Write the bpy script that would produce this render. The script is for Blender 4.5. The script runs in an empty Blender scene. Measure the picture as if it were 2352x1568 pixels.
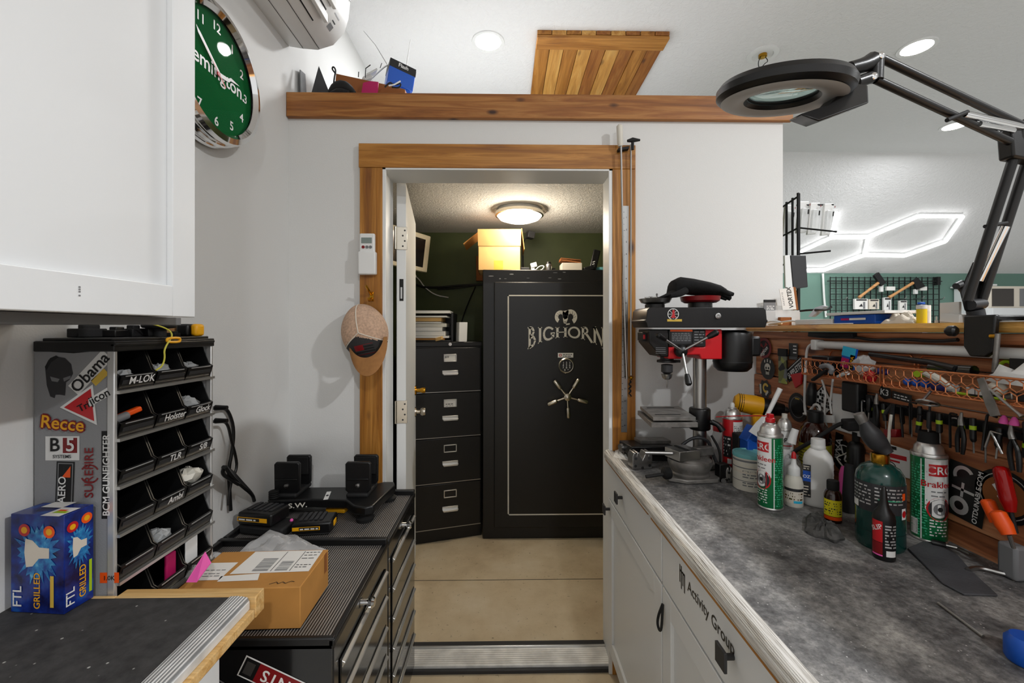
import bpy, bmesh, math, random
from mathutils import Vector, Matrix
R = random.Random(7)
SC = bpy.context.scene
COL = SC.collection
# ---------------------------------------------------------------- camera, world, lights, exposure
EYE = 1.44
FPX, CXP, HOR, YAW = 980.0, 1176.0, 757.0, 0.0163
cam = bpy.data.cameras.new('camera'); cam.sensor_width = 36; cam.lens = 36 * FPX / 2352
cam.shift_y = -(784 - HOR) / 2352; cam.clip_start = .02
camo = bpy.data.objects.new('camera', cam); COL.objects.link(camo)
camo.location = (0, 0, EYE); camo.rotation_euler = (math.pi / 2, 0, -YAW)
SC.camera = camo
SC.view_settings.view_transform = 'Standard'; SC.view_settings.look = 'None'
SC.view_settings.exposure = 0.0; SC.view_settings.gamma = 1
SC.view_settings.use_curve_mapping = False
SC.cycles.use_denoising = True
SC.cycles.max_bounces = 7; SC.cycles.diffuse_bounces = 4; SC.cycles.glossy_bounces = 4
SC.cycles.transmission_bounces = 6; SC.cycles.transparent_max_bounces = 10
SC.cycles.caustics_reflective = False; SC.cycles.caustics_refractive = False
SC.cycles.sample_clamp_indirect = 4
wd = bpy.data.worlds.new('world'); SC.world = wd; wd.use_nodes = True
wd.node_tree.nodes['Background'].inputs[0].default_value = (1, 1, 1, 1)
wd.node_tree.nodes['Background'].inputs[1].default_value = .9
CEIL = 3.14
# recessed ceiling cans: the first three are in the picture, the fourth follows cast shadows, the last two are unseen, added as fill
CANS = [(-.10, 2.52, 17), (2.48, 2.53, 30), (3.75, 3.50, 30), (2.48, -.35, 88), (.6, -1.7, 44), (4.8, 1.2, 22)]
def lamp(name, kind, loc, power, size=.14, col=(.97, .985, 1), rot=(0, 0, 0), **k):
    l = bpy.data.lights.new(name, kind); l.energy = power; l.color = col
    if kind == 'AREA': l.shape = 'DISK'; l.size = size
    else: l.shadow_soft_size = size
    for a, b in k.items(): setattr(l, a, b)
    o = bpy.data.objects.new(name, l); COL.objects.link(o); o.location = loc; o.rotation_euler = rot
    return o
for x, y, w in CANS:
    lamp('can_light', 'AREA', (x, y, CEIL - .012), w, .15)
lamp('closet_light', 'POINT', (.095, 2.88, 2.15), 24, .12, (1, .9, .74))
# ---------------------------------------------------------------- pixel rays to points of the place
_c, _s = math.cos(YAW), math.sin(YAW)
def ray(px, py):
    u = (px - CXP) / FPX; v = (HOR - py) / FPX
    return Vector((u * _c + _s, _c - u * _s, v))
def P(px, py, y):
    d = ray(px, py); return Vector((0, 0, EYE)) + d * (y / d.y)
def PX(px, py, x):
    d = ray(px, py); return Vector((0, 0, EYE)) + d * (x / d.x)
def PZ(px, py, z):
    d = ray(px, py); return Vector((0, 0, EYE)) + d * ((z - EYE) / d.z)
# ---------------------------------------------------------------- materials
def lin(h):
    if not isinstance(h, str): return tuple(h)
    return tuple(((c / 255 + .055) / 1.055) ** 2.4 if c > 10 else c / 3294.6 for c in (int(h[i:i + 2], 16) for i in (0, 2, 4)))
MATS = {}
def newmat(name):
    m = bpy.data.materials.new(name); m.use_nodes = True; MATS[name] = m
    nt = m.node_tree; return m, nt, nt.nodes['Principled BSDF']
def N(nt, t, **k):
    n = nt.nodes.new(t)
    for a, b in k.items():
        if a[0] == '_': setattr(n, a[1:], b)
        else: n.inputs[a.replace('_', ' ')].default_value = b
    return n
def coords(nt, scale=(1, 1, 1), rot=(0, 0, 0), kind='Object'):
    tc = N(nt, 'ShaderNodeTexCoord'); mp = N(nt, 'ShaderNodeMapping')
    mp.inputs['Scale'].default_value = scale; mp.inputs['Rotation'].default_value = rot
    nt.links.new(tc.outputs[kind], mp.inputs[0]); return mp.outputs[0]
def ramp(nt, fac, stops):
    r = N(nt, 'ShaderNodeValToRGB'); e = r.color_ramp.elements
    while len(e) < len(stops): e.new(.5)
    for q, (p, c) in zip(e, stops): q.position = p; q.color = (*lin(c), 1) if isinstance(c, str) else (c, c, c, 1)
    nt.links.new(fac, r.inputs[0]); return r.outputs[0]
def mix(nt, fac, a, b, mode='MIX'):
    m = N(nt, 'ShaderNodeMix', _data_type='RGBA', _blend_type=mode)
    for s, v in ((0, fac), (6, a), (7, b)):
        if hasattr(v, 'links') or hasattr(v, 'is_linked'): nt.links.new(v, m.inputs[s])
        elif s == 0: m.inputs[0].default_value = v
        else: m.inputs[s].default_value = (*lin(v), 1)
    return m.outputs[2]
def bump(nt, bs, h, st=.3, dist=.01):
    b = N(nt, 'ShaderNodeBump', Strength=st, Distance=dist); nt.links.new(h, b.inputs['Height']); nt.links.new(b.outputs[0], bs.inputs['Normal'])
def mat(name, col, rough=.5, metal=0., emit=0, trans=0., alpha=1., coat=0., var=0., vs=40, bmp=0., bs_=200, ior=1.45, spec=None):
    if name in MATS: return MATS[name]
    m, nt, b = newmat(name); c = lin(col)
    b.inputs['Base Color'].default_value = (*c, 1); b.inputs['Roughness'].default_value = rough; b.inputs['Metallic'].default_value = metal
    b.inputs['IOR'].default_value = ior
    if spec is not None: b.inputs['Specular IOR Level'].default_value = spec
    if emit: b.inputs['Emission Color'].default_value = (*c, 1); b.inputs['Emission Strength'].default_value = emit
    if trans: b.inputs['Transmission Weight'].default_value = trans
    if alpha < 1: b.inputs['Alpha'].default_value = alpha
    if coat: b.inputs['Coat Weight'].default_value = coat; b.inputs['Coat Roughness'].default_value = .08
    if var:
        n = N(nt, 'ShaderNodeTexNoise', Scale=vs, Detail=5.); nt.links.new(coords(nt), n.inputs[0])
        d = tuple(max(0, x * (1 - var)) for x in c); e = tuple(min(1, x * (1 + var)) for x in c)
        r = N(nt, 'ShaderNodeValToRGB'); r.color_ramp.elements[0].position = .3; r.color_ramp.elements[1].position = .7
        r.color_ramp.elements[0].color = (*d, 1); r.color_ramp.elements[1].color = (*e, 1)
        nt.links.new(n.outputs[0], r.inputs[0]); nt.links.new(r.outputs[0], b.inputs['Base Color'])
    if bmp:
        n = N(nt, 'ShaderNodeTexNoise', Scale=bs_, Detail=4.); nt.links.new(coords(nt), n.inputs[0]); bump(nt, b, n.outputs[0], bmp, .004)
    return m
def wood(name, c, axis, sc=1., rough=.5, knots=True, edge=None):
    m, nt, b = newmat(name)
    s = [26 * sc] * 3; s[axis] = 1.6 * sc
    n1 = N(nt, 'ShaderNodeTexNoise', Scale=1., Detail=6., Roughness=.62, Distortion=1.1); nt.links.new(coords(nt, s), n1.inputs[0])
    s2 = [170 * sc] * 3; s2[axis] = 5 * sc
    n2 = N(nt, 'ShaderNodeTexNoise', Scale=1., Detail=3.); nt.links.new(coords(nt, s2), n2.inputs[0])
    col = ramp(nt, n1.outputs[0], [(.28, c[0]), (.46, c[1]), (.62, c[2]), (.75, c[1])])
    col = mix(nt, .3, col, ramp(nt, n2.outputs[0], [(.35, .4), (.65, 1.)]), 'MULTIPLY')
    if knots:
        s3 = [7.5 * sc] * 3; s3[axis] = 3.4 * sc
        v = N(nt, 'ShaderNodeTexVoronoi', Scale=1., Randomness=1.); nt.links.new(coords(nt, s3), v.inputs[0])
        k = ramp(nt, v.outputs['Distance'], [(.05, 1.), (.14, 0.)])
        col = mix(nt, k, col, knots if isinstance(knots, str) else '3a1d0c')
    nt.links.new(col, b.inputs['Base Color']); b.inputs['Roughness'].default_value = rough
    bump(nt, b, n2.outputs[0], .25, .002); return m
def build_mats():
    mat('wall_white', 'dcdcda', .75, bmp=.12, bs_=260); mat('paint_white', 'e2e3e2', .42); mat('cab_white', 'dfe1e2', .4, bmp=.03, bs_=120)
    m, nt, b = newmat('ceil_white'); b.inputs['Base Color'].default_value = (*lin('e4e4e4'), 1); b.inputs['Roughness'].default_value = .85
    n = N(nt, 'ShaderNodeTexNoise', Scale=34., Detail=5., Roughness=.6, Distortion=.8); nt.links.new(coords(nt), n.inputs[0])
    bump(nt, b, ramp(nt, n.outputs[0], [(.42, 0.), (.62, 1.)]), .34, .006)
    m, nt, b = newmat('ceil_rough'); b.inputs['Base Color'].default_value = (*lin('d8d4cd'), 1); b.inputs['Roughness'].default_value = .85
    n = N(nt, 'ShaderNodeTexNoise', Scale=38., Detail=5., Roughness=.65, Distortion=1.5); nt.links.new(coords(nt), n.inputs[0])
    bump(nt, b, ramp(nt, n.outputs[0], [(.4, 0.), (.6, 1.)]), .55, .01)
    mat('closet_green', '49512f', .6, var=.12, vs=6); mat('far_floor', 'b4b2ae', .5); mat('diffuser', 'a9a8a6', .5); mat('far_green', '648478', .6)
    ced = ('7d4a16', 'a26820', 'c0853a')
    wood('cedar_x', ced, 0, 1., .45); wood('cedar_y', ced, 1, 1., .45); wood('cedar_z', ced, 2, 1., .45); wood('cedar_y2', ('7a4616', '96591d', 'ab7130'), 1, 1.1, .45); wood('cedar_y3', ('a06a28', 'c78f42', 'd9a85c'), 1, .9, .45)
    wood('beam_x', ('774619', '985d26', 'b27a3e'), 0, 1.4, .5)
    wood('plank_y', ('7a452b', 'b06b44', 'd39468'), 1, 1., .55, '5a2c18'); wood('cap_y', ('a05e1e', 'cf8c3a', 'eab767'), 1, 1.2, .35)
    wood('ply', ('b98a4b', 'd0a565', 'dfba80'), 0, 2., .6, False); wood('handle_wood', ('a5692f', 'c98f56', 'd9a873'), 0, 3., .5, False)
    # grimy counter mat
    m, nt, b = newmat('counter_mat'); co = coords(nt)
    n = N(nt, 'ShaderNodeTexNoise', Scale=9., Detail=9., Roughness=.72); nt.links.new(co, n.inputs[0])
    n2 = N(nt, 'ShaderNodeTexNoise', Scale=95., Detail=6., Roughness=.75); nt.links.new(co, n2.inputs[0])
    a = ramp(nt, n.outputs[0], [(.32, '2f2e2f'), (.48, '6c6b6b'), (.68, 'b0aeaa')])
    a = mix(nt, .75, a, ramp(nt, n2.outputs[0], [(.32, .22), (.6, 1.)]), 'MULTIPLY')
    v = N(nt, 'ShaderNodeTexVoronoi', Scale=62., Randomness=1.); nt.links.new(co, v.inputs[0])
    a = mix(nt, ramp(nt, v.outputs['Distance'], [(.03, .9), (.10, 0.)]), a, 'cfcecb')
    nt.links.new(a, b.inputs['Base Color']); b.inputs['Roughness'].default_value = .6; bump(nt, b, n2.outputs[0], .35, .002)
    m, nt, b = newmat('bench_mat'); co = coords(nt)
    n = N(nt, 'ShaderNodeTexNoise', Scale=40., Detail=7., Roughness=.7); nt.links.new(co, n.inputs[0])
    a = ramp(nt, n.outputs[0], [(.3, '1f1f20'), (.65, '3c3b3b')])
    v = N(nt, 'ShaderNodeTexVoronoi', Scale=38., Randomness=1.); nt.links.new(co, v.inputs[0])
    a = mix(nt, ramp(nt, v.outputs['Distance'], [(.05, 1.), (.09, 0.)]), a, 'a9a9a4')
    nt.links.new(a, b.inputs['Base Color']); b.inputs['Roughness'].default_value = .75
    # ribbed rubber, ribs run along y
    for nm, ax, sc, c0, c1, rg, me in (('ribbed_rubber', 'X', 47., '0a0a0a', '8d8883', .45, 0), ('ribbed_metal', 'X', 60., '8b8c8d', 'e6e6e4', .42, .25), ('ribbed_sill', 'Y', 26., 'e2e0db', 'faf9f6', .35, .05)):
        m, nt, b = newmat(nm); w = N(nt, 'ShaderNodeTexWave', _bands_direction=ax, Scale=sc, Distortion=.25); nt.links.new(coords(nt), w.inputs[0])
        a = ramp(nt, w.outputs[0], [(.25, c0), (.8, c1)])
        n = N(nt, 'ShaderNodeTexNoise', Scale=14., Detail=6.); nt.links.new(coords(nt), n.inputs[0])
        a = mix(nt, .5, a, ramp(nt, n.outputs[0], [(.35, .45), (.6, 1.)]), 'MULTIPLY')
        nt.links.new(a, b.inputs['Base Color']); b.inputs['Roughness'].default_value = rg; b.inputs['Metallic'].default_value = me; bump(nt, b, w.outputs[0], .5, .001)
    # counter edge: worn white wood-look trim, streaks along y
    m, nt, b = newmat('edge_trim'); n = N(nt, 'ShaderNodeTexNoise', Scale=1., Detail=6., Roughness=.7); nt.links.new(coords(nt, (330, 7, 330)), n.inputs[0])
    a = ramp(nt, n.outputs[0], [(.32, '4d4740'), (.42, 'a9a49c'), (.55, 'e4e2de')])
    nt.links.new(a, b.inputs['Base Color']); b.inputs['Roughness'].default_value = .5; b.inputs['Metallic'].default_value = .15; bump(nt, b, n.outputs[0], .3, .001)
    m, nt, b = newmat('concrete'); co = coords(nt)
    n = N(nt, 'ShaderNodeTexNoise', Scale=3., Detail=8., Roughness=.65); nt.links.new(co, n.inputs[0])
    n2 = N(nt, 'ShaderNodeTexNoise', Scale=42., Detail=5., Roughness=.7); nt.links.new(co, n2.inputs[0])
    a = ramp(nt, n.outputs[0], [(.3, 'b9a587'), (.5, 'cdbb9c'), (.7, 'd9cab0')])
    a = mix(nt, ramp(nt, n2.outputs[0], [(.3, .8), (.38, 0.)]), a, '5a4a34')
    nt.links.new(a, b.inputs['Base Color']); b.inputs['Roughness'].default_value = .55; bump(nt, b, n2.outputs[0], .08, .002)
    mat('black_gloss', '0b0b0c', .16, coat=.5); mat('black_paint', '0d0c0c', .35, bmp=.05, bs_=500); mat('black_plastic', '0f0f10', .38)
    mat('black_matte', '131314', .7, bmp=.1, bs_=300); mat('dark_grey', '2c2c2e', .5); mat('grey', '77787a', .5); mat('rubber', '0c0c0c', .75)
    mat('chrome', 'e6e6e6', .07, 1.); mat('steel', 'a9a8a6', .3, 1.); mat('iron', '85827e', .42, .65, var=.35, vs=30); mat('alu', 'd4d3d0', .3, .85)
    mat('nickel', 'c9c2b4', .25, 1.); mat('brass', 'c08d2c', .22, 1.); mat('copper', 'd98a5c', .3, .75)
    mat('bare_alu', 'cfcfce', .35, .6); mat('white_plastic', 'e4e4e2', .4); mat('white_paper', 'e6e4df', .8); mat('offwhite', 'd6d2c6', .5); mat('beige', 'cbbfa4', .55)
    mat('card', 'b5803f', .8, var=.08, vs=15); mat('card_light', 'd9b070', .8, var=.06, vs=12); mat('card_dark', '8a5226', .8)
    mat('red', 'c01820', .35, coat=.3); mat('red_dark', '7d1016', .35); mat('orange', 'f0560f', .45); mat('yellow', 'edaa10', .42); mat('lemon', 'ecd01a', .4); mat('lime', 'a8c81e', .45)
    mat('blue', '1550b0', .4); mat('navy', '141a5e', .35); mat('cyan', '2fb1d6', .4); mat('pink', 'f060b4', .6); mat('magenta', 'b01058', .6); mat('teal', '6fb4b8', .5, var=.15, vs=20)
    mat('green_can', '0d6b3c', .3, coat=.3); mat('green_tank', '0c3a34', .25, coat=.5); mat('green_text', '3fae80', .5); mat('yellow_label', 'e0d21e', .5); mat('olive_label', 'a8a02c', .5)
    mat('amber', '2a0d04', .12, coat=.5); mat('tan', '9a6b3c', .8, var=.1, vs=60); mat('cap_mesh', 'c7a68d', .9, var=.2, vs=120, bmp=.5, bs_=900); mat('charcoal', '302f2f', .85, bmp=.3, bs_=900)
    mat('clock_green', '0c5a2c', .9, spec=.05); mat('gold', 'd9b64a', .4); mat('skin_label', 'd8cfc0', .6)
    mat('leather', '4b4c50', .6, var=.25, vs=18, bmp=.2, bs_=200); mat('rag', '4c4b49', .9, var=.5, vs=50, bmp=.5, bs_=120); mat('felt', '0d0d0e', .95, bmp=.4, bs_=400)
    mat('org_side', '8f9092', .55, bmp=.15, bs_=500); mat('yellow_wire', 'c9c24a', .5)
    mat('glass', 'ffffff', .02, trans=1., ior=1.45); mat('lens', 'd8f2ee', .02, trans=1., ior=1.3); mat('film', 'f4f4f4', .07, trans=.0, alpha=.32, spec=1.); mat('clear_pl', 'eef0f0', .1, alpha=.38, spec=.8); mat('pane', '000000', .03, alpha=.06, spec=1.)
    mat('red_clear', 'b01010', .08, trans=.35, ior=1.4); mat('screen', '17181a', .15, coat=.4); mat('lcd', '7f8b86', .3); mat('oven_glass', '3a3532', .12, coat=.3)
    mat('led', 'ffffff', .5, emit=6); mat('can_glow', 'fffaf2', .5, emit=18); mat('dome_glow', 'fff0d8', .5, emit=9)
    m, nt, b = newmat('camo'); n = N(nt, 'ShaderNodeTexVoronoi', Scale=42.); nt.links.new(coords(nt), n.inputs[0])
    nt.links.new(ramp(nt, n.outputs['Color'], [(.25, '15161a'), (.45, '6b6f76'), (.65, '9aa04a'), (.85, '2c2d33')]), b.inputs['Base Color'])
    m, nt, b = newmat('box_art'); n = N(nt, 'ShaderNodeTexNoise', Scale=26., Detail=4.); nt.links.new(coords(nt), n.inputs[0])
    nt.links.new(ramp(nt, n.outputs[0], [(.35, '0d1040'), (.55, '142f86'), (.75, '1a62b0')]), b.inputs['Base Color']); b.inputs['Roughness'].default_value = .25
    m, nt, b = newmat('art_glow'); n = N(nt, 'ShaderNodeTexNoise', Scale=70., Detail=4.); nt.links.new(coords(nt), n.inputs[0])
    nt.links.new(ramp(nt, n.outputs[0], [(.35, '15408f'), (.58, '2a86c0'), (.75, '7ec6de')]), b.inputs['Base Color']); b.inputs['Roughness'].default_value = .25
build_mats()
# ---------------------------------------------------------------- mesh builder
V = Vector
X3, Y3, Z3 = V((1, 0, 0)), V((0, 1, 0)), V((0, 0, 1))
def frame(axis, up=None):
    a = V(axis).normalized(); u = V(up) if up is not None else (Z3 if abs(a.z) < .95 else X3)
    x = u.cross(a)
    if x.length < 1e-6: x = X3.cross(a) if abs(a.x) < .9 else Y3.cross(a)
    x.normalize(); return x, a.cross(x), a
class B:
    def __init__(s, m='grey'): s.v = []; s.f = []; s.fm = []; s.m = m
    def mt(s, m): s.m = m; return s
    def add(s, vs, fs, m=None):
        o = len(s.v); s.v += [V(p) for p in vs]
        for f in fs: s.f.append([i + o for i in f]); s.fm.append(m or s.m)
        return s
    def mm(s, x0, x1, y0, y1, z0, z1, m=None):
        if x0 > x1: x0, x1 = x1, x0
        if y0 > y1: y0, y1 = y1, y0
        if z0 > z1: z0, z1 = z1, z0
        return s.add([(x, y, z) for x in (x0, x1) for y in (y0, y1) for z in (z0, z1)], [(0, 1, 3, 2), (4, 6, 7, 5), (0, 4, 5, 1), (2, 3, 7, 6), (0, 2, 6, 4), (1, 5, 7, 3)], m)
    def obox(s, c, x, y, z, m=None):          # oriented box from centre and three half vectors
        c, x, y, z = V(c), V(x), V(y), V(z)
        return s.add([c + x * i + y * j + z * k for i in (-1, 1) for j in (-1, 1) for k in (-1, 1)], [(0, 1, 3, 2), (4, 6, 7, 5), (0, 4, 5, 1), (2, 3, 7, 6), (0, 2, 6, 4), (1, 5, 7, 3)], m)
    def bar(s, p0, p1, w, h, up=None, m=None):
        p0, p1 = V(p0), V(p1); x, y, a = frame(p1 - p0, up)
        return s.obox((p0 + p1) / 2, x * w / 2, y * h / 2, (p1 - p0) / 2, m)
    def loft(s, rings, cap=True, closed=True, m=None):
        n = len(rings[0]); vs = [p for r in rings for p in r]; fs = []
        for i in range(len(rings) - 1):
            for j in range(n if closed else n - 1):
                k = (j + 1) % n; fs.append((i * n + j, i * n + k, (i + 1) * n + k, (i + 1) * n + j))
        if cap: fs.append(tuple(range(n))[::-1]); fs.append(tuple((len(rings) - 1) * n + j for j in range(n)))
        return s.add(vs, fs, m)
    def lathe(s, prof, o=(0, 0, 0), axis=Z3, n=28, m=None, cap=True, up=None):   # prof: (radius, height) pairs
        x, y, a = frame(axis, up); o = V(o)
        return s.loft([[o + a * h + (x * math.cos(t) + y * math.sin(t)) * max(r, 1e-5) for t in [2 * math.pi * j / n for j in range(n)]] for r, h in prof], cap, True, m)
    def cyl(s, p0, p1, r0, r1=None, n=20, m=None):
        p0, p1 = V(p0), V(p1); return s.lathe([(r0, 0), (r0 if r1 is None else r1, (p1 - p0).length)], p0, p1 - p0, n, m)
    def tube(s, pts, r, n=8, closed=False, m=None, smooth=0):
        pts = [V(p) for p in pts]
        for _ in range(smooth):
            q = [] if closed else [pts[0]]
            L = len(pts); rl = isinstance(r, (list, tuple)); z = [r[0]] if rl and not closed else []
            for i in range(L if closed else L - 1):
                a, b = pts[i], pts[(i + 1) % L]; q += [a * .75 + b * .25, a * .25 + b * .75]
                if rl: c, d = r[i], r[(i + 1) % L]; z += [c * .75 + d * .25, c * .25 + d * .75]
            if not closed:
                q.append(pts[-1])
                if rl: z.append(r[-1])
            pts = q
            if rl: r = z
        L = len(pts); rings = []; prev = None
        for i, p in enumerate(pts):
            if closed: t = pts[(i + 1) % L] - pts[i - 1]
            else: t = pts[min(i + 1, L - 1)] - pts[max(i - 1, 0)]
            if t.length < 1e-9: t = Z3.copy()
            t.normalize()
            if prev is None: x, y, _ = frame(t)
            else:
                x = prev - t * prev.dot(t)
                x = x.normalized() if x.length > 1e-6 else frame(t)[0]
                y = t.cross(x)
            prev = x; rr = r[i] if isinstance(r, (list, tuple)) else r
            rings.append([p + (x * math.cos(2 * math.pi * j / n) + y * math.sin(2 * math.pi * j / n)) * rr for j in range(n)])
        if closed: rings.append(rings[0])
        return s.loft(rings, not closed, True, m)
    def prism(s, poly, o, x, y, t, m=None):      # 2d outline in the plane (x, y) at o, thickness vector t
        o, x, y, t = V(o), V(x), V(y), V(t); n = len(poly)
        a = [o + x * p[0] + y * p[1] for p in poly]
        return s.loft([a, [p + t for p in a]], True, True, m)
    def sph(s, c, r, n=16, m=None, sq=(1, 1, 1)):
        c = V(c); k = n // 2
        return s.loft([[c + V((sq[0] * r * math.sin(p) * math.cos(t), sq[1] * r * math.sin(p) * math.sin(t), sq[2] * r * math.cos(p))) for t in [2 * math.pi * j / n for j in range(n)]] for p in [math.pi * (i + .02) / (k + .04) for i in range(k + 1)]], True, True, m)
    def torus(s, c, axis, r, rr, n=32, k=8, m=None, sx=1, sy=1, up=None):
        x, y, a = frame(axis, up); c = V(c)
        return s.tube([c + x * r * sx * math.cos(2 * math.pi * i / n) + y * r * sy * math.sin(2 * math.pi * i / n) for i in range(n)], rr, k, True, m)
    def sheet(s, fn, nu, nv, th=.0, m=None):     # fn(u, v) -> point
        vs = [V(fn(i / nu, j / nv)) for i in range(nu + 1) for j in range(nv + 1)]
        fs = [(i * (nv + 1) + j, (i + 1) * (nv + 1) + j, (i + 1) * (nv + 1) + j + 1, i * (nv + 1) + j + 1) for i in range(nu) for j in range(nv)]
        if th:
            nn = [V((0, 0, 0)) for _ in vs]
            for f in fs:
                q = (vs[f[1]] - vs[f[0]]).cross(vs[f[3]] - vs[f[0]])
                for i in f: nn[i] += q
            L = len(vs); vs2 = [p - (q.normalized() if q.length > 0 else Z3) * th for p, q in zip(vs, nn)]
            rim = [i * (nv + 1) for i in range(nu + 1)] + [nu * (nv + 1) + j for j in range(1, nv + 1)] + [i * (nv + 1) + nv for i in range(nu - 1, -1, -1)] + list(range(nv - 1, 0, -1))
            fs = fs + [tuple(i + L for i in f[::-1]) for f in fs] + [(a, a + L, b + L, b) for a, b in zip(rim, rim[1:] + rim[:1])]
            vs = vs + vs2
        return s.add(vs, fs, m)
    def flat(s, poly, fn, m=None):               # a decal outline mapped to a surface by fn(x, y)
        return s.add([fn(*p) for p in poly], [tuple(range(len(poly)))], m)
    def text(s, t, fn, size=1., at=(0, 0), align='C', m=None, rot=0., sx=1.):
        vs, fs = glyphs(t); w = max((p[0] for p in vs), default=0)
        ox = {'C': -w / 2, 'L': 0, 'R': -w}[align]; c, q = math.cos(rot), math.sin(rot)
        def pt(p):
            x, y = (p[0] + ox) * size * sx, p[1] * size; return fn(at[0] + x * c - y * q, at[1] + x * q + y * c)
        return s.add([pt(p) for p in vs], fs, m)
    def build(s, name, parent=None, smooth=40, bev=0., sub=0, world=False, segs=2):
        me = bpy.data.meshes.new(name); vs = s.v
        if parent is not None and world:
            q = parent
            while q.parent: q = q.parent
            mi = WM[q.name].inverted(); vs = [mi @ p for p in vs]
        me.from_pydata([tuple(p) for p in vs], [], s.f)
        names = list(dict.fromkeys(s.fm))
        for n in names: me.materials.append(MATS[n])
        me.polygons.foreach_set('material_index', [names.index(n) for n in s.fm])
        bm = bmesh.new(); bm.from_mesh(me); bmesh.ops.recalc_face_normals(bm, faces=bm.faces); bm.to_mesh(me); bm.free()
        if smooth:
            me.shade_smooth(); me.set_sharp_from_angle(angle=math.radians(smooth))
        o = bpy.data.objects.new(name, me); COL.objects.link(o)
        if parent is not None: o.parent = parent
        else: WM[o.name] = Matrix.Identity(4)
        if bev:
            q = o.modifiers.new('bevel', 'BEVEL'); q.width = bev; q.segments = segs; q.limit_method = 'ANGLE'; q.angle_limit = math.radians(50)
        if sub: q = o.modifiers.new('sub', 'SUBSURF'); q.levels = sub; q.render_levels = sub
        return o
WM = {}
_G = {}
def glyphs(t):
    if t in _G: return _G[t]
    c = bpy.data.curves.new('t', 'FONT'); c.body = t; c.resolution_u = 3; c.offset = .014
    o = bpy.data.objects.new('t', c); COL.objects.link(o); bpy.context.view_layer.update()
    me = o.to_mesh(); r = ([tuple(p.co) for p in me.vertices], [tuple(p.vertices) for p in me.polygons]); o.to_mesh_clear()
    bpy.data.objects.remove(o); bpy.data.curves.remove(c); _G[t] = r; return r
def thing(name, label, cat, loc=(0, 0, 0), rz=0., group=None):
    o = bpy.data.objects.new(name, None); COL.objects.link(o); o.empty_display_size = .02
    o.location = loc; o.rotation_euler = (0, 0, rz); o['label'] = label; o['category'] = cat
    if group: o['group'] = group
    WM[o.name] = Matrix.Translation(V(loc)) @ Matrix.Rotation(rz, 4, 'Z'); return o
def tag(o, label, cat, group=None, kind=None):
    o['label'] = label; o['category'] = cat
    if group: o['group'] = group
    if kind: o['kind'] = kind
    return o
def struct(o): o['kind'] = 'structure'; return o
def dup(r, loc, rz=None, label=None):
    c = r.copy(); COL.objects.link(c); c.location = loc
    if rz is not None: c.rotation_euler = (0, 0, rz)
    if label: c['label'] = label
    def kids(a, b):
        for k in list(a.children):
            q = k.copy(); COL.objects.link(q); q.parent = b; kids(k, q)
    kids(r, c); WM[c.name] = Matrix.Translation(V(loc)) @ Matrix.Rotation(c.rotation_euler.z, 4, 'Z'); return c
def planefn(o, x, y, off=.0006):                 # decal surface: origin, unit x, unit y, lifted off the face
    o, x, y = V(o), V(x).normalized(), V(y).normalized(); n = x.cross(y) * off
    return lambda a, b: o + x * a + y * b + n
def cylfn(o, r, a0, off=.0005):                   # wraps (x, y) round a vertical can; a0 is the direction faced
    o = V(o); return lambda a, b: o + V((math.cos(a0 + a / r) * (r + off), math.sin(a0 + a / r) * (r + off), b))
def rect(x0, x1, y0, y1): return [(x0, y0), (x1, y0), (x1, y1), (x0, y1)]
def crect(b, fn, x0, x1, y0, y1, m, n=10):        # rectangle cut in strips so that it follows a can
    for i in range(n):
        a, c = x0 + (x1 - x0) * i / n, x0 + (x1 - x0) * (i + 1) / n; b.flat(rect(a, c, y0, y1), fn, m)
def disc(cx, cy, rx, ry=None, n=24, a0=0, a1=2 * math.pi):
    ry = ry or rx; return [(cx + rx * math.cos(a0 + (a1 - a0) * i / n), cy + ry * math.sin(a0 + (a1 - a0) * i / n)) for i in range(n if a1 - a0 > 6.2 else n + 1)]
def ringband(b, fn, cx, cy, r0, r1, m, n=28, a0=0, a1=2 * math.pi, sy=1.):
    for i in range(n):
        t0, t1 = a0 + (a1 - a0) * i / n, a0 + (a1 - a0) * (i + 1) / n
        b.flat([(cx + r0 * math.cos(t0), cy + sy * r0 * math.sin(t0)), (cx + r1 * math.cos(t0), cy + sy * r1 * math.sin(t0)), (cx + r1 * math.cos(t1), cy + sy * r1 * math.sin(t1)), (cx + r0 * math.cos(t1), cy + sy * r0 * math.sin(t1))], fn, m)
def stroke(b, fn, pts, w, m):
    for (x0, y0), (x1, y1) in zip(pts, pts[1:]):
        d = math.hypot(x1 - x0, y1 - y0) or 1; nx, ny = -(y1 - y0) / d * w / 2, (x1 - x0) / d * w / 2
        b.flat([(x0 - nx, y0 - ny), (x1 - nx, y1 - ny), (x1 + nx, y1 + ny), (x0 + nx, y0 + ny)], fn, m)
def lines(b, fn, x0, x1, ys, w, m, seed=1, n=1):  # rows of small print suggested by short bars
    r = random.Random(seed)
    for y in ys:
        x = x0
        while x < x1 - w:
            l = r.uniform(1.2, 4.) * w; e = min(x + l, x1); b.flat(rect(x, e, y, y + w * .75), fn, m); x = e + w * .7
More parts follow.
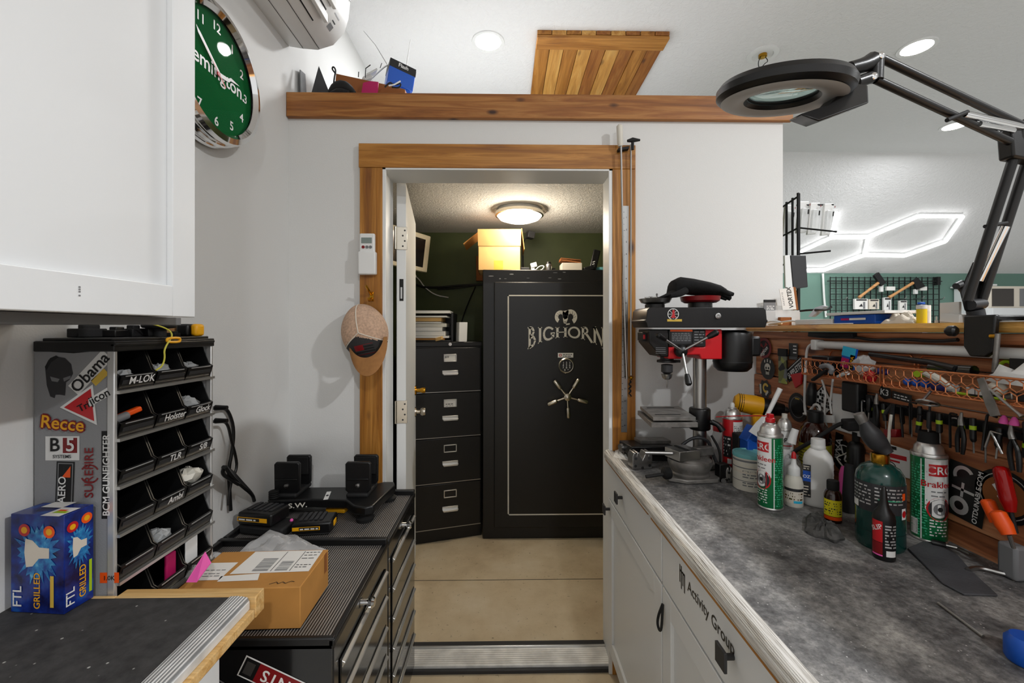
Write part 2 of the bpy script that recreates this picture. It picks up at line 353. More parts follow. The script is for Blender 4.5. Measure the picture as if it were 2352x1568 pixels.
# ---------------------------------------------------------------- the room
YW, XL, XR = 1.795, -.903, 1.181          # front wall plane, left wall, free end of the front wall
def fx(px, y=YW): return P(px, HOR, y).x
def fz(py, y=YW): return P(CXP, py, y).z
struct(B('concrete').mm(-1.1, 1.19, -3.2, 5.6, -.1, 0).build('floor')); struct(B('far_floor').mm(1.19, 8, -3.2, 5.6, -.1, 0).build('floor_far'))
b = B('black_matte'); b.mm(-.9, 1.06, 2.456, 2.459, 0, .0012); struct(b.build('trim_10'))
struct(B('wall_white').mm(XL - .1, XL, -3.2, 5.4, 0, CEIL).build('wall_left'))
struct(B('ceil_white').mm(-1.1, 8, -3.2, 4.04, CEIL, CEIL + .08).build('ceiling'))
b = B('ceil_white'); b.prism([(4.04, CEIL), (5.32, 2.135), (5.32, 2.2), (4.04, CEIL + .08)], (-1.1, 0, 0), Y3, Z3, (9.1, 0, 0)); struct(b.build('ceiling_slope', smooth=0))
struct(B('far_green').mm(-1.1, 8, 5.3, 5.4, 0, 2.2).build('wall_back'))
struct(B('wall_white').mm(7.6, 7.7, -3.2, 5.4, 0, CEIL).build('wall_right'))
x0, x1, zt = fx(879), fx(1406), fz(387)
b = B('wall_white'); b.mm(XL, x0, YW, YW + .12, 0, 2.40); b.mm(x1, XR, YW, YW + .12, 0, 2.40); b.mm(x0, x1, YW, YW + .12, zt, 2.40)
struct(b.build('wall_front', smooth=0))
# closet shell, dark green inside
b = B('closet_green'); b.mm(XL, XR, 3.62, 3.70, 0, 2.33); struct(b.build('wall_closet_back', smooth=0))
struct(B('closet_green').mm(XL, XL + .02, YW + .12, 3.62, 0, 2.26).build('wall_closet_left'))
struct(B('closet_green').mm(1.10, XR, YW + .12, 3.62, 0, 2.33).build('wall_closet_right'))
struct(B('ceil_rough').mm(XL, 1.10, YW + .12, 3.62, 2.262, 2.33).build('ceiling_closet'))
struct(B('wall_white').mm(XL, XR, YW, 3.70, 2.40, 2.425).build('trim_1'))
struct(B('beam_x').mm(XL + .001, XR + .03, YW - .022, YW, fz(271.5, 1.775), fz(216, 1.775)).build('trim_2', bev=.002))
# cedar casing of the doorway
yc = YW - .022
struct(B('cedar_x').mm(fx(823.5, yc), fx(1460, yc), yc, YW, fz(386, yc), fz(331, yc)).build('trim_3', bev=.002))
struct(B('cedar_z').mm(fx(826, yc), fx(878, yc), yc, YW, 0, fz(386.5, yc)).build('trim_4', bev=.002))
struct(B('cedar_z').mm(fx(1407, yc), fx(1460, yc), yc, YW, 0, fz(386.5, yc)).build('trim_5', bev=.002))
# white jamb with stop
jx0, jx1, jz = fx(903, 1.94), fx(1385, 1.94), zt - .014
b = B('paint_white')
b.mm(x0, jx0, YW - .008, 1.94, 0, zt); b.mm(jx1, x1, YW - .008, 1.94, 0, zt); b.mm(x0, x1, YW - .008, 1.94, jz, zt)
b.mm(x0 - .004, x0 + .018, YW - .018, YW - .007, 0, zt + .003); b.mm(x1 - .018, x1 + .004, YW - .018, YW - .007, 0, zt + .003); b.mm(x0, x1, YW - .018, YW - .007, zt - .014, zt + .003)
struct(b.build('trim_6', bev=.0015))
# sill plate
b = B('ribbed_sill'); b.mm(jx0, jx1, 1.80, 1.905, 0, .026); b.mm(jx0, jx1, 1.785, 1.80, 0, .016, 'dark_grey'); b.mm(jx0, jx1, 1.905, 1.93, 0, .034, 'dark_grey'); b.mm(jx0, jx1, 1.899, 1.906, .024, .034, 'alu')
struct(b.build('trim_7', bev=.002))
# the door, swung back into the closet
door = thing('door', 'white panelled door swung open into the closet, edge with hinges showing', 'door', (fx(911, 1.96), 1.958, 0)); door['kind'] = 'structure'; door.name = 'door_1'
WM['door_1'] = Matrix.Translation(door.location) @ Matrix.Rotation(math.radians(8.5), 4, 'Z'); door.rotation_euler = (0, 0, math.radians(8.5))
b = B('paint_white'); b.mm(0, .042, 0, .76, .012, fz(421, 1.96)); b.build('door_slab', door, bev=.002)
for z in (fz(548, 1.96), fz(945, 1.96)):
    b = B('nickel'); b.mm(.001, .048, -.003, .0, z - .052, z + .052); b.cyl((-.004, -.006, z - .052), (-.004, -.006, z + .052), .006, n=10)
    for q in range(4): b.cyl((.028 + .009 * (q % 2), -.002, z - .036 + q * .024), (.028 + .009 * (q % 2), -.0045, z - .036 + q * .024), .0042, n=8, m='dark_grey')
    b.build('hinge', door, bev=.004)
z = fz(666, 1.96); b = B('black_matte'); b.mm(.013, .031, -.0015, 0, z - .05, z + .05); b.mm(.018, .026, -.006, 0, z - .04, z + .012, 'steel'); b.build('latch_plate', door)
for z, r in ((fz(941, 2.7), .028), (fz(893, 2.7), .019)):
    b = B('nickel' if r > .02 else 'brass'); b.lathe([(.030, 0), (.028, .008), (.012, .012), (.012, .03), (r * .8, .036), (r, .048), (r * .9, .062), (r * .3, .066)], (.042, .69, z), X3, 20); b.build('door_knob' if r > .02 else 'deadbolt', door)
b = B('brass'); b.mm(.008, .034, .757, .762, 1.0, 1.1); b.build('strike_plate', door)
# half wall of stacked boards behind the bench
b = B('wall_white'); b.mm(1.078, XR, -1.2, YW, 0, 1.43); struct(b.build('wall_half', smooth=0))
b = B('plank_y'); zs = [.90, .985, 1.075, 1.165, 1.255, 1.345, 1.432]
for i in range(6):
    t = [.012, .018, .010, .021, .013, .017][i]
    b.mm(1.078 - t, 1.078, -1.2, YW - .001, zs[i] + .0015, zs[i + 1] - .0015)
struct(b.build('wall_half_boards', bev=.003))
# bar top on the half wall
t = thing('bar_top', 'long honey-coloured wooden bar top capping the board half wall', 'bar top', (1.12, .3, 1.432))
b = B('cap_y')
def capf(u, v):
    y = -1.2 + (YW - .02 + 1.2) * u; w = 1.012 + .006 * math.sin(y * 9) + .004 * math.sin(y * 23)
    return [(w + .006, y, 1.434), (w, y, 1.444), (w + .004, y, 1.456), (1.28, y, 1.456), (1.28, y, 1.434)][v]
b.loft([[capf(i / 40, v) for v in range(5)] for i in range(41)], True, True); b.build('top_board', t, world=True)
b = B('plank_y'); b.mm(1.043, 1.066, -1.2, YW - .02, 1.408, 1.432); b.build('apron_strip', t, world=True, bev=.002)
# far-room work counter that carries the far things
t = thing('work_table', 'long white worktop in the far room below the wire grid', 'table', (4.6, 4.6, 0))
b = B('white_plastic'); b.mm(2.35, 6.9, 4.55, 5.28, 1.44, 1.48); b.build('table_top', t, world=True, bev=.004)
for x in (2.4, 4.6, 6.85): b = B('grey'); b.mm(x - .03, x + .03, 4.6, 5.2, 0, 1.44); b.build('leg', t, world=True)
# recessed ceiling cans in view, then the unseen ones, two of them added fill
for i, (x, y, w) in enumerate(CANS):
    lab = ['lit recessed ceiling light above the closet, left of the wooden hatch', 'lit recessed ceiling light above the magnifier lamp elbow', 'small far recessed ceiling light, half behind the magnifier arm'][i] if i < 3 else 'unseen recessed ceiling light outside the view, brightening the workshop'
    t = thing('ceiling_light', lab, 'ceiling light', (x, y, CEIL), 0, 'recessed ceiling lights')
    b = B('paint_white'); b.lathe([(.076, -.004), (.095, -.006), (.097, 0), (.076, 0)], n=36, cap=False); b.build('trim_ring', t)
    b = B('can_glow'); b.lathe([(.0001, -.003), (.077, -.003)], n=36, cap=False); b.build('lens', t)
t = thing('light_box', 'bare round ceiling fixture plate with hanging wires', 'ceiling light', PZ(1752, 124, CEIL))
b = B('paint_white'); b.lathe([(.088, 0), (.088, -.008), (.075, -.012), (.06, -.012), (.055, -.004), (.0001, -.004)], n=32, cap=False); b.build('plate', t)
b = B('brass'); b.lathe([(.024, -.004), (.024, -.02), (.014, -.022), (.0001, -.022)], n=16, cap=False); b.build('socket', t)
b = B('black_plastic'); b.tube([(.01, 0, -.012), (.03, -.01, -.05), (0, -.02, -.07), (-.02, 0, -.1), (-.02, -.01, -.13)], .0025, 6, smooth=2); b.tube([(-.01, 0, -.012), (-.03, 0, -.05), (-.01, .02, -.08), (-.02, 0, -.1)], .0025, 6, smooth=2); b.build('wire', t)
# attic hatch
t = thing('ceiling_hatch', 'wooden board attic hatch on the white ceiling above the beam', 'hatch', (0, 0, CEIL))
p0, p1 = PZ(1234, 80, CEIL - .03), PZ(1541, 80, CEIL - .03)
n = 9; w = (p1.x - p0.x) / n
b = B('cedar_y')
for i in range(n): b.m = ('cedar_y', 'cedar_y3', 'cedar_y', 'cedar_y3', 'cedar_y2', 'cedar_y3', 'cedar_y2', 'cedar_y', 'cedar_y2')[i]; b.mm(p0.x + i * w + .0015, p0.x + (i + 1) * w - .0015, p0.y + .002, p0.y + .95, CEIL - .022 - .003 * (i % 2) - CEIL, 0)
b.build('boards', t, bev=.002)
b = B('cedar_x'); b.mm(p0.x, p1.x, p0.y + .004, p0.y + .11, -.042, -.024); b.build('batten', t, bev=.003)
# LED tubes in hexagons on the sloped ceiling
A0, A1 = V((0, 4.04, CEIL)), V((0, 5.32, 2.135)); NS = (A1 - A0).cross(X3).normalized()
if NS.y > 0: NS = -NS
def PS(px, py, off=.03):
    d = ray(px, py); o = A0 + NS * off; return V((0, 0, EYE)) + d * ((o - V((0, 0, EYE))).dot(NS) / d.dot(NS))
hx = {'a': (1922, 489), 'b': (1910, 546), 'c': (1995, 545), 'd': (2110, 497), 'e': (2212, 497), 'f': (2172, 555), 'g': (2078, 588), 'h': (1986, 586), 'i': (1893, 621), 'j': (1826, 622), 'k': (1836, 580)}
t = thing('led_light', 'glowing white LED tube light in joined hexagons on the sloped ceiling', 'light', PS(2000, 560, 0))
for q in ('ab', 'bc', 'cd', 'de', 'ef', 'fg', 'gh', 'hc', 'hi', 'ij', 'bk'):
    a, c = PS(*hx[q[0]]), PS(*hx[q[1]]); d = (c - a).normalized()
    b = B('led'); b.bar(a, c, .026, .02, NS); b.build('tube', t, world=True)
    b = B('paint_white'); b.bar(a - NS * .02, c - NS * .02, .04, .018, NS); b.build('tube_base', t, world=True)
p = PS(1890, 628); b = B('white_plastic'); b.tube([p, P(1891, 650, 5.27), P(1893, 690, 5.27), P(1896, 715, 5.27), P(1897, 728, 5.27)], .012, 8, smooth=2); b.build('power_lead', t, world=True)
# ---------------------------------------------------------------- right-hand bench
CT, BX, XE = .934, 1.064, .4176           # counter height, its back, its front edge
t = thing('workbench_top', 'grimy grey mat worktop with worn white edge trim', 'worktop', (.75, .4, .89))
b = B('counter_mat'); b.mm(XE + .03, BX, -1.0, YW - .001, .890, CT); b.build('mat', t, world=True)
b = B('edge_trim'); pr = []
for i in range(17):
    a = math.pi / 2 * i / 16; pr.append((XE + .016 - .016 * math.sin(a) + (.0012 if i % 2 else 0), .918 + .018 * math.cos(a)))
pr += [(XE + .001, .902), (XE + .031, .902), (XE + .031, .936)]
b.loft([[(x, y, z) for x, z in pr] for y in (-1.0, YW - .002)]); b.build('edge_trim', t, world=True, smooth=20)
b = B('cedar_y'); b.mm(XE + .006, XE + .03, 1.262, YW - .002, .890, .902); b.mm(XE + .006, XE + .03, -1.0, 1.236, .889, .902); b.build('wood_strip', t, world=True, bev=.001)
fxk = .432
def cab_front(par, y0, y1, word=None, knob_y=None, loop=False, door_handle=None):
    b = B('cab_white'); b.mm(fxk + .02, BX - .01, y0, y1, .0 + .1, .889); b.mm(fxk + .08, BX - .01, y0, y1, 0, .1, 'dark_grey'); b.build('body', par, world=True)
    b = B('cab_white'); b.mm(fxk, fxk + .019, y0 + .003, y1 - .003, .744, .884); d = b.build('drawer', par, world=True, bev=.0015)
    if word:
        fn = planefn((fxk, 0, 0), -Y3, Z3, .0006); b = B('black_paint')
        b.text(word, fn, .036, (-(y1 - .165), .825), 'L', sx=.95)
        for q in range(4): b.flat(rect(-(y1 - .118) + q * .009, -(y1 - .118) + q * .009 + .005, .818 - .012 * (q % 2), .862 - .01 * (q // 2)), fn)
        b.flat(rect(-(y1 - .118), -(y1 - .15), .846, .851), fn); b.build('lettering', d, world=True, smooth=0)
    ky = knob_y; b = B('dark_grey'); b.cyl((fxk, ky, .822), (fxk - .022, ky, .822), .006, n=12); b.mm(fxk - .027, fxk - .021, ky - .018, ky + .018, .803, .841); b.build('knob', d, world=True, bev=.001)
    b = B('cab_white'); z0, z1, f = .108, .736, .058; a, c = y0 + .003, y1 - .003
    b.mm(fxk, fxk + .019, a, a + f, z0, z1); b.mm(fxk, fxk + .019, c - f, c, z0, z1); b.mm(fxk, fxk + .019, a + f, c - f, z1 - f, z1); b.mm(fxk, fxk + .019, a + f, c - f, z0, z0 + f); b.mm(fxk + .009, fxk + .019, a + f, c - f, z0 + f, z1 - f)
    d = b.build('cabinet_door', par, world=True, bev=.0015)
    if loop: b = B('black_matte'); b.tube([(fxk - .004, c - .012, .695), (fxk - .014, c - .006, .66), (fxk - .016, c - .004, .635), (fxk - .014, c - .018, .625), (fxk - .012, c - .026, .64), (fxk - .006, c - .016, .68), (fxk - .004, c - .012, .695)], .0035, 8, smooth=2); b.build('pull_loop', d, world=True)
    if door_handle: b = B('dark_grey'); b.cyl((fxk, door_handle, .70), (fxk - .022, door_handle, .70), .006, n=12); b.mm(fxk - .027, fxk - .021, door_handle - .018, door_handle + .018, .682, .718); b.build('knob', d, world=True)
t = thing('base_cabinet', 'white base cabinet with blank drawer, next to the doorway', 'cabinet', (.75, 1.48, 0)); cab_front(t, 1.169, YW - .012, None, 1.565, False, YW - .04)
t = thing('base_cabinet', 'white base cabinet with a black-lettered drawer and loop pull', 'cabinet', (.75, .85, 0)); cab_front(t, .555, 1.167, 'Activity Group', .80, True)
t = thing('base_cabinet', 'white base cabinet at the near end of the bench, mostly out of view', 'cabinet', (.75, .2, 0)); cab_front(t, -.10, .553, None, .22)
# ---------------------------------------------------------------- left-hand bench
t = thing('side_bench', 'dark mat topped side bench with ribbed aluminium edge, below the upper cabinet', 'bench', (-.7, .2, 0))
b = B('bench_mat'); b.mm(XL + .001, -.518, -.6, .816, .915, CT); b.build('mat', t, world=True)
b = B('ribbed_metal'); b.loft([[(x, y, z) for x, z in ((-.519, .915), (-.519, .9365), (-.503, .937), (-.5015, .9355), (-.499, .9365), (-.487, .934), (-.483, .926), (-.483, .912), (-.519, .912))] for y in (-.6, .815)]); b.build('edge_trim', t, world=True, smooth=20)
b = B('ply'); b.mm(-.738, -.4725, .817, .846, .893, CT); b.mm(XL + .001, -.738, .817, .8255, .893, CT); b.mm(-.486, -.474, -.6, .8165, .893, .911); b.mm(XL + .001, XL + .02, -.6, .70, CT, CT + .052); b.build('wood_edging', t, world=True, bev=.002)
b = B('cab_white'); b.mm(XL + .001, -.53, -.6, .80, 0, .915); b.build('cabinet_body', t, world=True)
t = thing('wall_cabinet', 'white shaker wall cabinet hung over the side bench', 'cabinet', (-.73, .4, 1.463))
b = B('cab_white'); b.mm(XL, -.574, -.3, .768, 1.463, 2.30); b.mm(XL, -.60, -.3, .80, 1.449, 1.462, 'grey'); b.build('body', t, world=True)
b = B('cab_white'); z0, z1, f, y0, y1 = 1.462, 2.30, .051, .30, .771
b.mm(-.573, -.553, y0, y0 + f, z0, z1); b.mm(-.573, -.553, y1 - f, y1, z0, z1); b.mm(-.573, -.553, y0 + f, y1 - f, z0, z0 + f); b.mm(-.573, -.553, y0 + f, y1 - f, z1 - f, z1); b.mm(-.573, -.563, y0 + f, y1 - f, z0 + f, z1 - f)
d = b.build('cabinet_door', t, world=True, bev=.0015)
b = B('grey'); fn = planefn((-.553, 0, 0), Y3, Z3)
for z in (1.4835, 1.4885, 1.4915, 1.4945): b.flat(rect(.562, .5645, z, z + .002), fn)
b.build('pencil_mark', d, world=True, smooth=0)
# ---------------------------------------------------------------- closet: filing cabinet, safe and what stands on them
YS = 2.94
t = thing('filing_cabinet', 'black four-drawer steel filing cabinet beside the safe', 'filing cabinet', (-.161, 2.985, 0), math.radians(16.4))
b = B('black_paint'); b.mm(-.47, 0, .012, .52, 0, 1.345); b.mm(-.472, .002, .0, .52, 1.325, 1.357); b.build('body', t, bev=.004)
for i in range(4):
    z1 = 1.318 - i * .308; z0 = z1 - .302
    b = B('black_paint'); b.mm(-.458, -.012, -.006, .012, z0, z1); d = b.build('drawer', t, bev=.004)
    b = B('steel'); b.mm(-.458, -.012, -.0075, .0, z0 - .001, z0 + .004); b.build('edge', d)
    zc = z0 + .232
    b = B('alu'); b.mm(-.268, -.18, -.012, -.006, zc - .026, zc - .02); b.mm(-.268, -.18, -.012, -.006, zc + .02, zc + .026); b.mm(-.268, -.262, -.012, -.006, zc - .026, zc + .026); b.mm(-.186, -.18, -.012, -.006, zc - .026, zc + .026)
    b.mm(-.262, -.186, -.008, -.006, zc - .02, zc + .02, 'white_paper' if i < 2 else 'black_paint'); b.build('label_holder', d, bev=.001)
    zc = z0 + .135
    b = B('alu'); b.prism([(-.054, .012), (.054, .012), (.054, -.012), (.045, -.018), (-.045, -.018), (-.054, -.012)], (-.224, -.006, zc), X3, Z3, (0, -.004, 0))
    b.prism([(-.054, -.006), (.054, -.006), (.047, -.018), (-.047, -.018)], (-.224, -.006, zc), X3, Z3, (0, -.026, 0)); b.build('pull_handle', d, bev=.0015)
fn = planefn((0, -.0085, 0), X3, Z3, .0002); b = B('black_matte'); b.text('JEFF', fn, .018, (-.262, 1.248), 'L'); lines(b, fn, -.255, -.2, [.932, .918], .006, 'black_matte', 3); b.build('lettering', t, smooth=0)
b = B('alu'); b.cyl((-.224, 0, 1.341), (-.224, -.01, 1.341), .011, n=14); b.build('lock', t)

t = thing('gun_safe', 'tall black safe with white pinstripe and a silver five-spoke handle', 'safe', (.42, YS, 0))
sx0, sx1 = fx(1108.5, YS), 1.0 - .0
cxs = fx(1300, YS); sw = cxs - fx(1135, YS)
b = B('black_paint'); b.mm(sx0, 2 * cxs - sx0 - .06, YS, YS + .60, 0, fz(619, YS)); b.build('body', t, world=True, bev=.006)
zt_, zb_ = fz(648, YS), fz(1209, YS)
b = B('black_paint'); b.mm(cxs - sw, cxs + sw, YS - .022, YS - .001, zb_, zt_); d = b.build('safe_door', t, world=True, bev=.007, segs=3)
fn = planefn((cxs, YS - .022, 0), X3, Z3, .0008)
def px2(px, py): q = P(px, py, YS - .022); return (q.x - cxs, q.z)
(a0, c1), (a1, c0) = px2(1166, 677), (cxs, 0), 
a0 = px2(1166, 677)[0]; z1 = px2(1166, 677)[1]; z0 = px2(1166, 1183)[1]; w = .0085
b = B('offwhite'); b.flat(rect(a0, -a0, z1 - w, z1), fn); b.flat(rect(a0, -a0, z0, z0 + w), fn); b.flat(rect(a0, a0 + w, z0, z1), fn); b.flat(rect(-a0 - w, -a0, z0, z1), fn); b.build('pinstripe', d, world=True, smooth=0)
# arched serif name
G = {'B': ([[(.2, 0), (.2, 1)]], [('bowl', .2, .54, 1, .52), ('bowl', .2, 0, .54, .62)], .86), 'I': ([[(.2, 0), (.2, 1)]], [], .42),
     'G': ([[(.86, .46), (.86, .12)], [(.66, .46), (1.0, .46)]], [('arc', .52, .5, .42, .5, 40, 320)], 1.02), 'H': ([[(.2, 0), (.2, 1)], [(.86, 0), (.86, 1)]], [('thin', .2, .52, .86, .52)], 1.06),
     'O': ([], [('arc', .52, .5, .44, .5, 0, 360)], 1.06), 'R': ([[(.2, 0), (.2, 1)], [(.46, .5), (.95, 0)]], [('bowl', .2, .46, 1, .56)], .98), 'N': ([[(.2, 0), (.2, 1)], [(.9, 0), (.9, 1)], [(.2, 1), (.9, 0)]], [], 1.1)}
b = B('offwhite'); xw = sum(G[c][2] for c in 'BIGHORN'); H0 = .088; k = .655 / xw
zt0 = px2(1300, 751)[1]; ox = -.655 / 2 + (px2(1213, 0)[0] + .655 / 2) * .0
ox = px2(1211, 0)[0]; k = (-2 * ox) / xw
def arch(x, y):
    X = ox + x * k; q = X / ox; h = H0 * (.80 + .95 * q * q * (1 if True else 0)); return fn(X, zt0 - .004 * 0 - h * (1 - y) - 0 * q)
def sw_(pts, w):
    fine = [pts[0]]
    for (x0_, y0_), (x1_, y1_) in zip(pts, pts[1:]): fine += [(x0_ + (x1_ - x0_) * i / 4, y0_ + (y1_ - y0_) * i / 4) for i in range(1, 5)]
    stroke(b, arch, fine, w, 'offwhite')
x = 0
for c in 'BIGHORN':
    st, ex, adv = G[c]
    for p in st:
        sw_([(x + q[0], q[1]) for q in p], .19)
        for q in p:
            if q[1] in (0, 1) and c != 'R' or (c == 'R' and q[0] == .2): sw_([(x + q[0] - .17, abs(q[1] - .03)), (x + q[0] + .17, abs(q[1] - .03))], .06)
    for e in ex:
        if e[0] == 'bowl': sw_([(x + e[1], e[3] - .03), (x + e[4] - .1, e[3] - .05), (x + e[4] + .04, (e[2] + e[3]) / 2), (x + e[4] - .1, e[2] + .05), (x + e[1], e[2] + .03)], .14)
        elif e[0] == 'thin': sw_([(x + e[1], e[2]), (x + e[3], e[4])], .08)
        else: sw_([(x + e[1] + e[3] * math.cos(math.radians(a)), e[2] + e[4] * .94 * math.sin(math.radians(a))) for a in range(e[5], e[6] + 1, 20)], .165)
    x += adv
b.build('lettering', d, world=True, smooth=0)
# ram's head emblem: two curled horns, face and ears
b = B('offwhite'); ex_, ez_ = px2(1299, 729)
for s, r in ((-1, .040), (1, .046)):
    cx = ex_ + s * .034; ringband(b, fn, cx, ez_ + .004, r * .42, r, 'offwhite', 22, math.radians(-60 if s > 0 else -20), math.radians(200 if s > 0 else 240), 1.12)
    for a in range(0, 180, 30): stroke(b, lambda p, q: fn(p, q) - Y3 * .0004, [(cx + r * .5 * math.cos(math.radians(a)), ez_ + r * .5 * math.sin(math.radians(a))), (cx + r * .86 * math.cos(math.radians(a + 10)), ez_ + r * .95 * math.sin(math.radians(a + 10)))], .0022, 'black_paint')
b.flat([(ex_ - .02, ez_ + .045), (ex_ + .022, ez_ + .05), (ex_ + .016, ez_ - .01), (ex_ + .004, ez_ - .042), (ex_ - .012, ez_ - .04), (ex_ - .018, ez_ - .012)], fn)
b.flat([(ex_ + .004, ez_ - .042), (ex_ + .03, ez_ - .038), (ex_ + .028, ez_ - .048), (ex_ + .002, ez_ - .052)], fn)
for q in ((-.01, .012), (.01, .014), (-.006, -.03), (.002, -.031)): b.flat(disc(ex_ + q[0], ez_ + q[1], .004, .0028, 8), lambda p, r_: fn(p, r_) - Y3 * .0004, 'black_paint')
b.build('emblem', d, world=True, smooth=0)
# maker's plate, keypad, handle
b = B('white_paper'); q = px2(1299, 815.5); b.flat(rect(q[0] - .053, q[0] + .053, q[1] - .016, q[1] + .016), fn); ringband(b, lambda p, r_: fn(p, r_) - Y3 * .0003, q[0] - .036, q[1], .006, .010, 'red', 14); lines(b, lambda p, r_: fn(p, r_) - Y3 * .0003, q[0] - .018, q[0] + .045, [q[1] + .003, q[1] - .009], .006, 'dark_grey', 9); b.build('maker_plate', d, world=True, smooth=0)
q = P(1300, 839, YS - .022); b = B('nickel'); b.lathe([(.054, 0), (.053, .018), (.047, .024), (.044, .022), (.0001, .022)], q, -Y3, 36, cap=False); kp = b.build('keypad', d, world=True)
b = B('black_plastic'); b.lathe([(.0001, .0226), (.0435, .0226)], q, -Y3, 32, cap=False)
f2 = planefn(q - Y3 * .0228, X3, Z3, .0003)
for i in range(11): b.text('1234567890*'[i], f2, .019, (-.022 + .022 * (i % 3) if i < 9 else -.011 + .022 * (i - 9), .014 - .0165 * (i // 3)), 'C', 'white_plastic')
b.build('keys', kp, world=True, smooth=0)
q = P(1301, 909, YS - .022); b = B('nickel'); b.lathe([(.026, 0), (.024, .03), (.027, .045), (.024, .062), (.012, .07), (.0001, .071)], q, -Y3, 24, cap=False); hd = b.build('spoke_handle', d, world=True)
for i in range(5):
    a = math.radians(57 + 72 * i); u = V((math.cos(a), 0, math.sin(a))); c = q - Y3 * .045
    b = B('nickel'); b.tube([c, c + u * .02, c + u * .07, c + u * .075, c + u * .085, c + u * .135, c + u * .142], [.009, .007, .0065, .012, .014, .0145, .010], 12); b.build('spoke', hd, world=True)
b = B('grey'); r = random.Random(4)
for i in range(9):
    x, z = r.uniform(sx0 + .02, sx0 + .6), fz(632, YS) + r.uniform(-.03, .03); b.flat(disc(x, z, r.uniform(.003, .02), r.uniform(.001, .004), 8), planefn((0, YS, 0), X3, Z3, .0006), 'grey')
b.build('scuff_marks', t, world=True, smooth=0)
zs = fz(619, YS) + .0005
# cardboard box with its flaps up, on the safe
def pz(px, py, y): return P(px, py, y)
t = thing('cardboard_box', 'open cardboard box with raised flaps standing on the safe', 'box', (fx(1150, 3.0), 3.0, zs))
c = P(1098, 617, 2.99); e = P(1196, 617, 2.99); xa, xb = c.x, e.x; hz = fz(565, 2.99); y0 = 2.99
b = B('card_light'); w = .004
b.mm(xa, xb, y0, y0 + w, zs, hz); b.mm(xa, xb, y0 + .26, y0 + .26 + w, zs, hz); b.mm(xa, xa + w, y0, y0 + .264, zs, hz); b.mm(xb - w, xb, y0, y0 + .264, zs, hz); b.mm(xa, xb, y0, y0 + .264, zs, zs + w); b.build('box_body', t, world=True)
b = B('card_light'); b.prism([(0, 0), (xb - xa, 0), (xb - xa, .13), (0, .13)], (xa, y0 + .26, hz), X3, V((0, -.35, .94)).normalized(), (0, .004, 0)); b.build('flap', t, world=True)
b = B('card_light'); b.prism([(0, 0), (xb - xa, 0), (xb - xa, .115), (0, .115)], (xa, y0 - .001, hz), X3, V((0, -.3, .95)).normalized(), (0, -.004, 0)); b.build('flap', t, world=True)
l0 = P(1100, 535, 3.05); l1 = P(1066, 562, 3.05)
b = B('card'); b.prism([(0, 0), (.24, 0), (.24, (l1 - l0).length), (0, (l1 - l0).length)], (l0.x, 3.0, l0.z), Y3, (l1 - l0).normalized(), (0, 0, -.004)); b.prism([(0, 0), (.24, 0), (.24, .075), (0, .075)], (xa, 3.0, hz), Y3, V((l0.x - xa, 0, l0.z - hz)).normalized(), (.004, 0, 0)); b.build('flap', t, world=True)
l0 = P(1197, 528, 3.05); l1 = P(1203, 575, 3.05)
b = B('card'); b.prism([(0, 0), (.24, 0), (.24, (l1 - l0).length), (0, (l1 - l0).length)], (l0.x, 3.0, l0.z), Y3, (l1 - l0).normalized(), (.004, 0, 0)); b.prism([(0, 0), (.24, 0), (.24, .12), (0, .12)], (xb, 3.0, hz), Y3, V((l0.x - xb, 0, l0.z - hz)).normalized(), (-.004, 0, 0)); b.build('flap', t, world=True)
fn = planefn((0, y0, 0), X3, Z3, .0005); b = B('yellow'); q = P(1145, 604, y0); b.flat(rect(q.x - .032, q.x + .032, zs + .002, q.z + .018), fn, 'gold'); b.build('tape_patch', t, world=True, smooth=0)
q0, q1 = P(1088, 573, 3.3), P(1108, 635, 3.3)
tag(B('card_dark').mm(q0.x, q1.x + .12, 3.58, 3.619, q1.z, q0.z + .0).build('cork_panel', bev=.002), 'brown board on the closet wall behind the open cardboard box', 'board')
# desk lamp behind
t = thing('desk_lamp', 'black gooseneck desk lamp behind the cardboard box on the safe', 'lamp', (fx(1203, 3.3), 3.3, zs))
b = B('black_plastic'); q = P(1203, 608, 3.3); b.lathe([(.05, 0), (.048, .012), (.01, .018)], (q.x, 3.3, zs), Z3, 20); b.build('base', t, world=True)
b = B('black_plastic'); b.tube([(q.x - .005, 3.3, zs), P(1201, 575, 3.3), P(1200, 560, 3.3), P(1206, 548, 3.3), P(1214, 541, 3.3)], .006, 8, smooth=2); b.build('neck', t, world=True)
b = B('dark_grey'); b.obox(P(1218, 540, 3.29), (.026, .012, -.004), (.01, -.03, 0), (.004, 0, .026)); b.build('lamp_head', t, world=True, bev=.004)
# small things on the safe front edge
def onsafe(px): return fx(px, 3.02)
t = tag(B('dark_grey').mm(onsafe(1193), onsafe(1216), 3.01, 3.08, zs, zs + .026).build('parts_tray', bev=.003), 'low dark tray next to the cardboard box on the safe', 'tray')
t = thing('wall_charger', 'small white plug charger with coiled white lead on the safe', 'charger', (onsafe(1226), 3.03, zs))
b = B('white_plastic'); b.obox((onsafe(1226), 3.03, zs + .043), (.021, 0, .006), (0, .018, 0), (-.004, 0, .016)); b.mm(onsafe(1220), onsafe(1228), 3.015, 3.045, zs, zs + .028); b.build('body', t, world=True, bev=.003)
b = B('white_plastic'); b.tube([(onsafe(1222), 3.0, zs + .005), (onsafe(1230), 2.99, zs + .004), (onsafe(1237), 3.0, zs + .03), (onsafe(1245), 3.01, zs + .038), (onsafe(1250), 3.0, zs + .03), (onsafe(1244), 2.99, zs + .004), (onsafe(1240), 2.985, zs + .003)], .004, 8, smooth=2); b.build('lead', t, world=True)
t = thing('steel_flask', 'small polished steel flask standing on the safe', 'flask', (onsafe(1260), 3.02, zs))
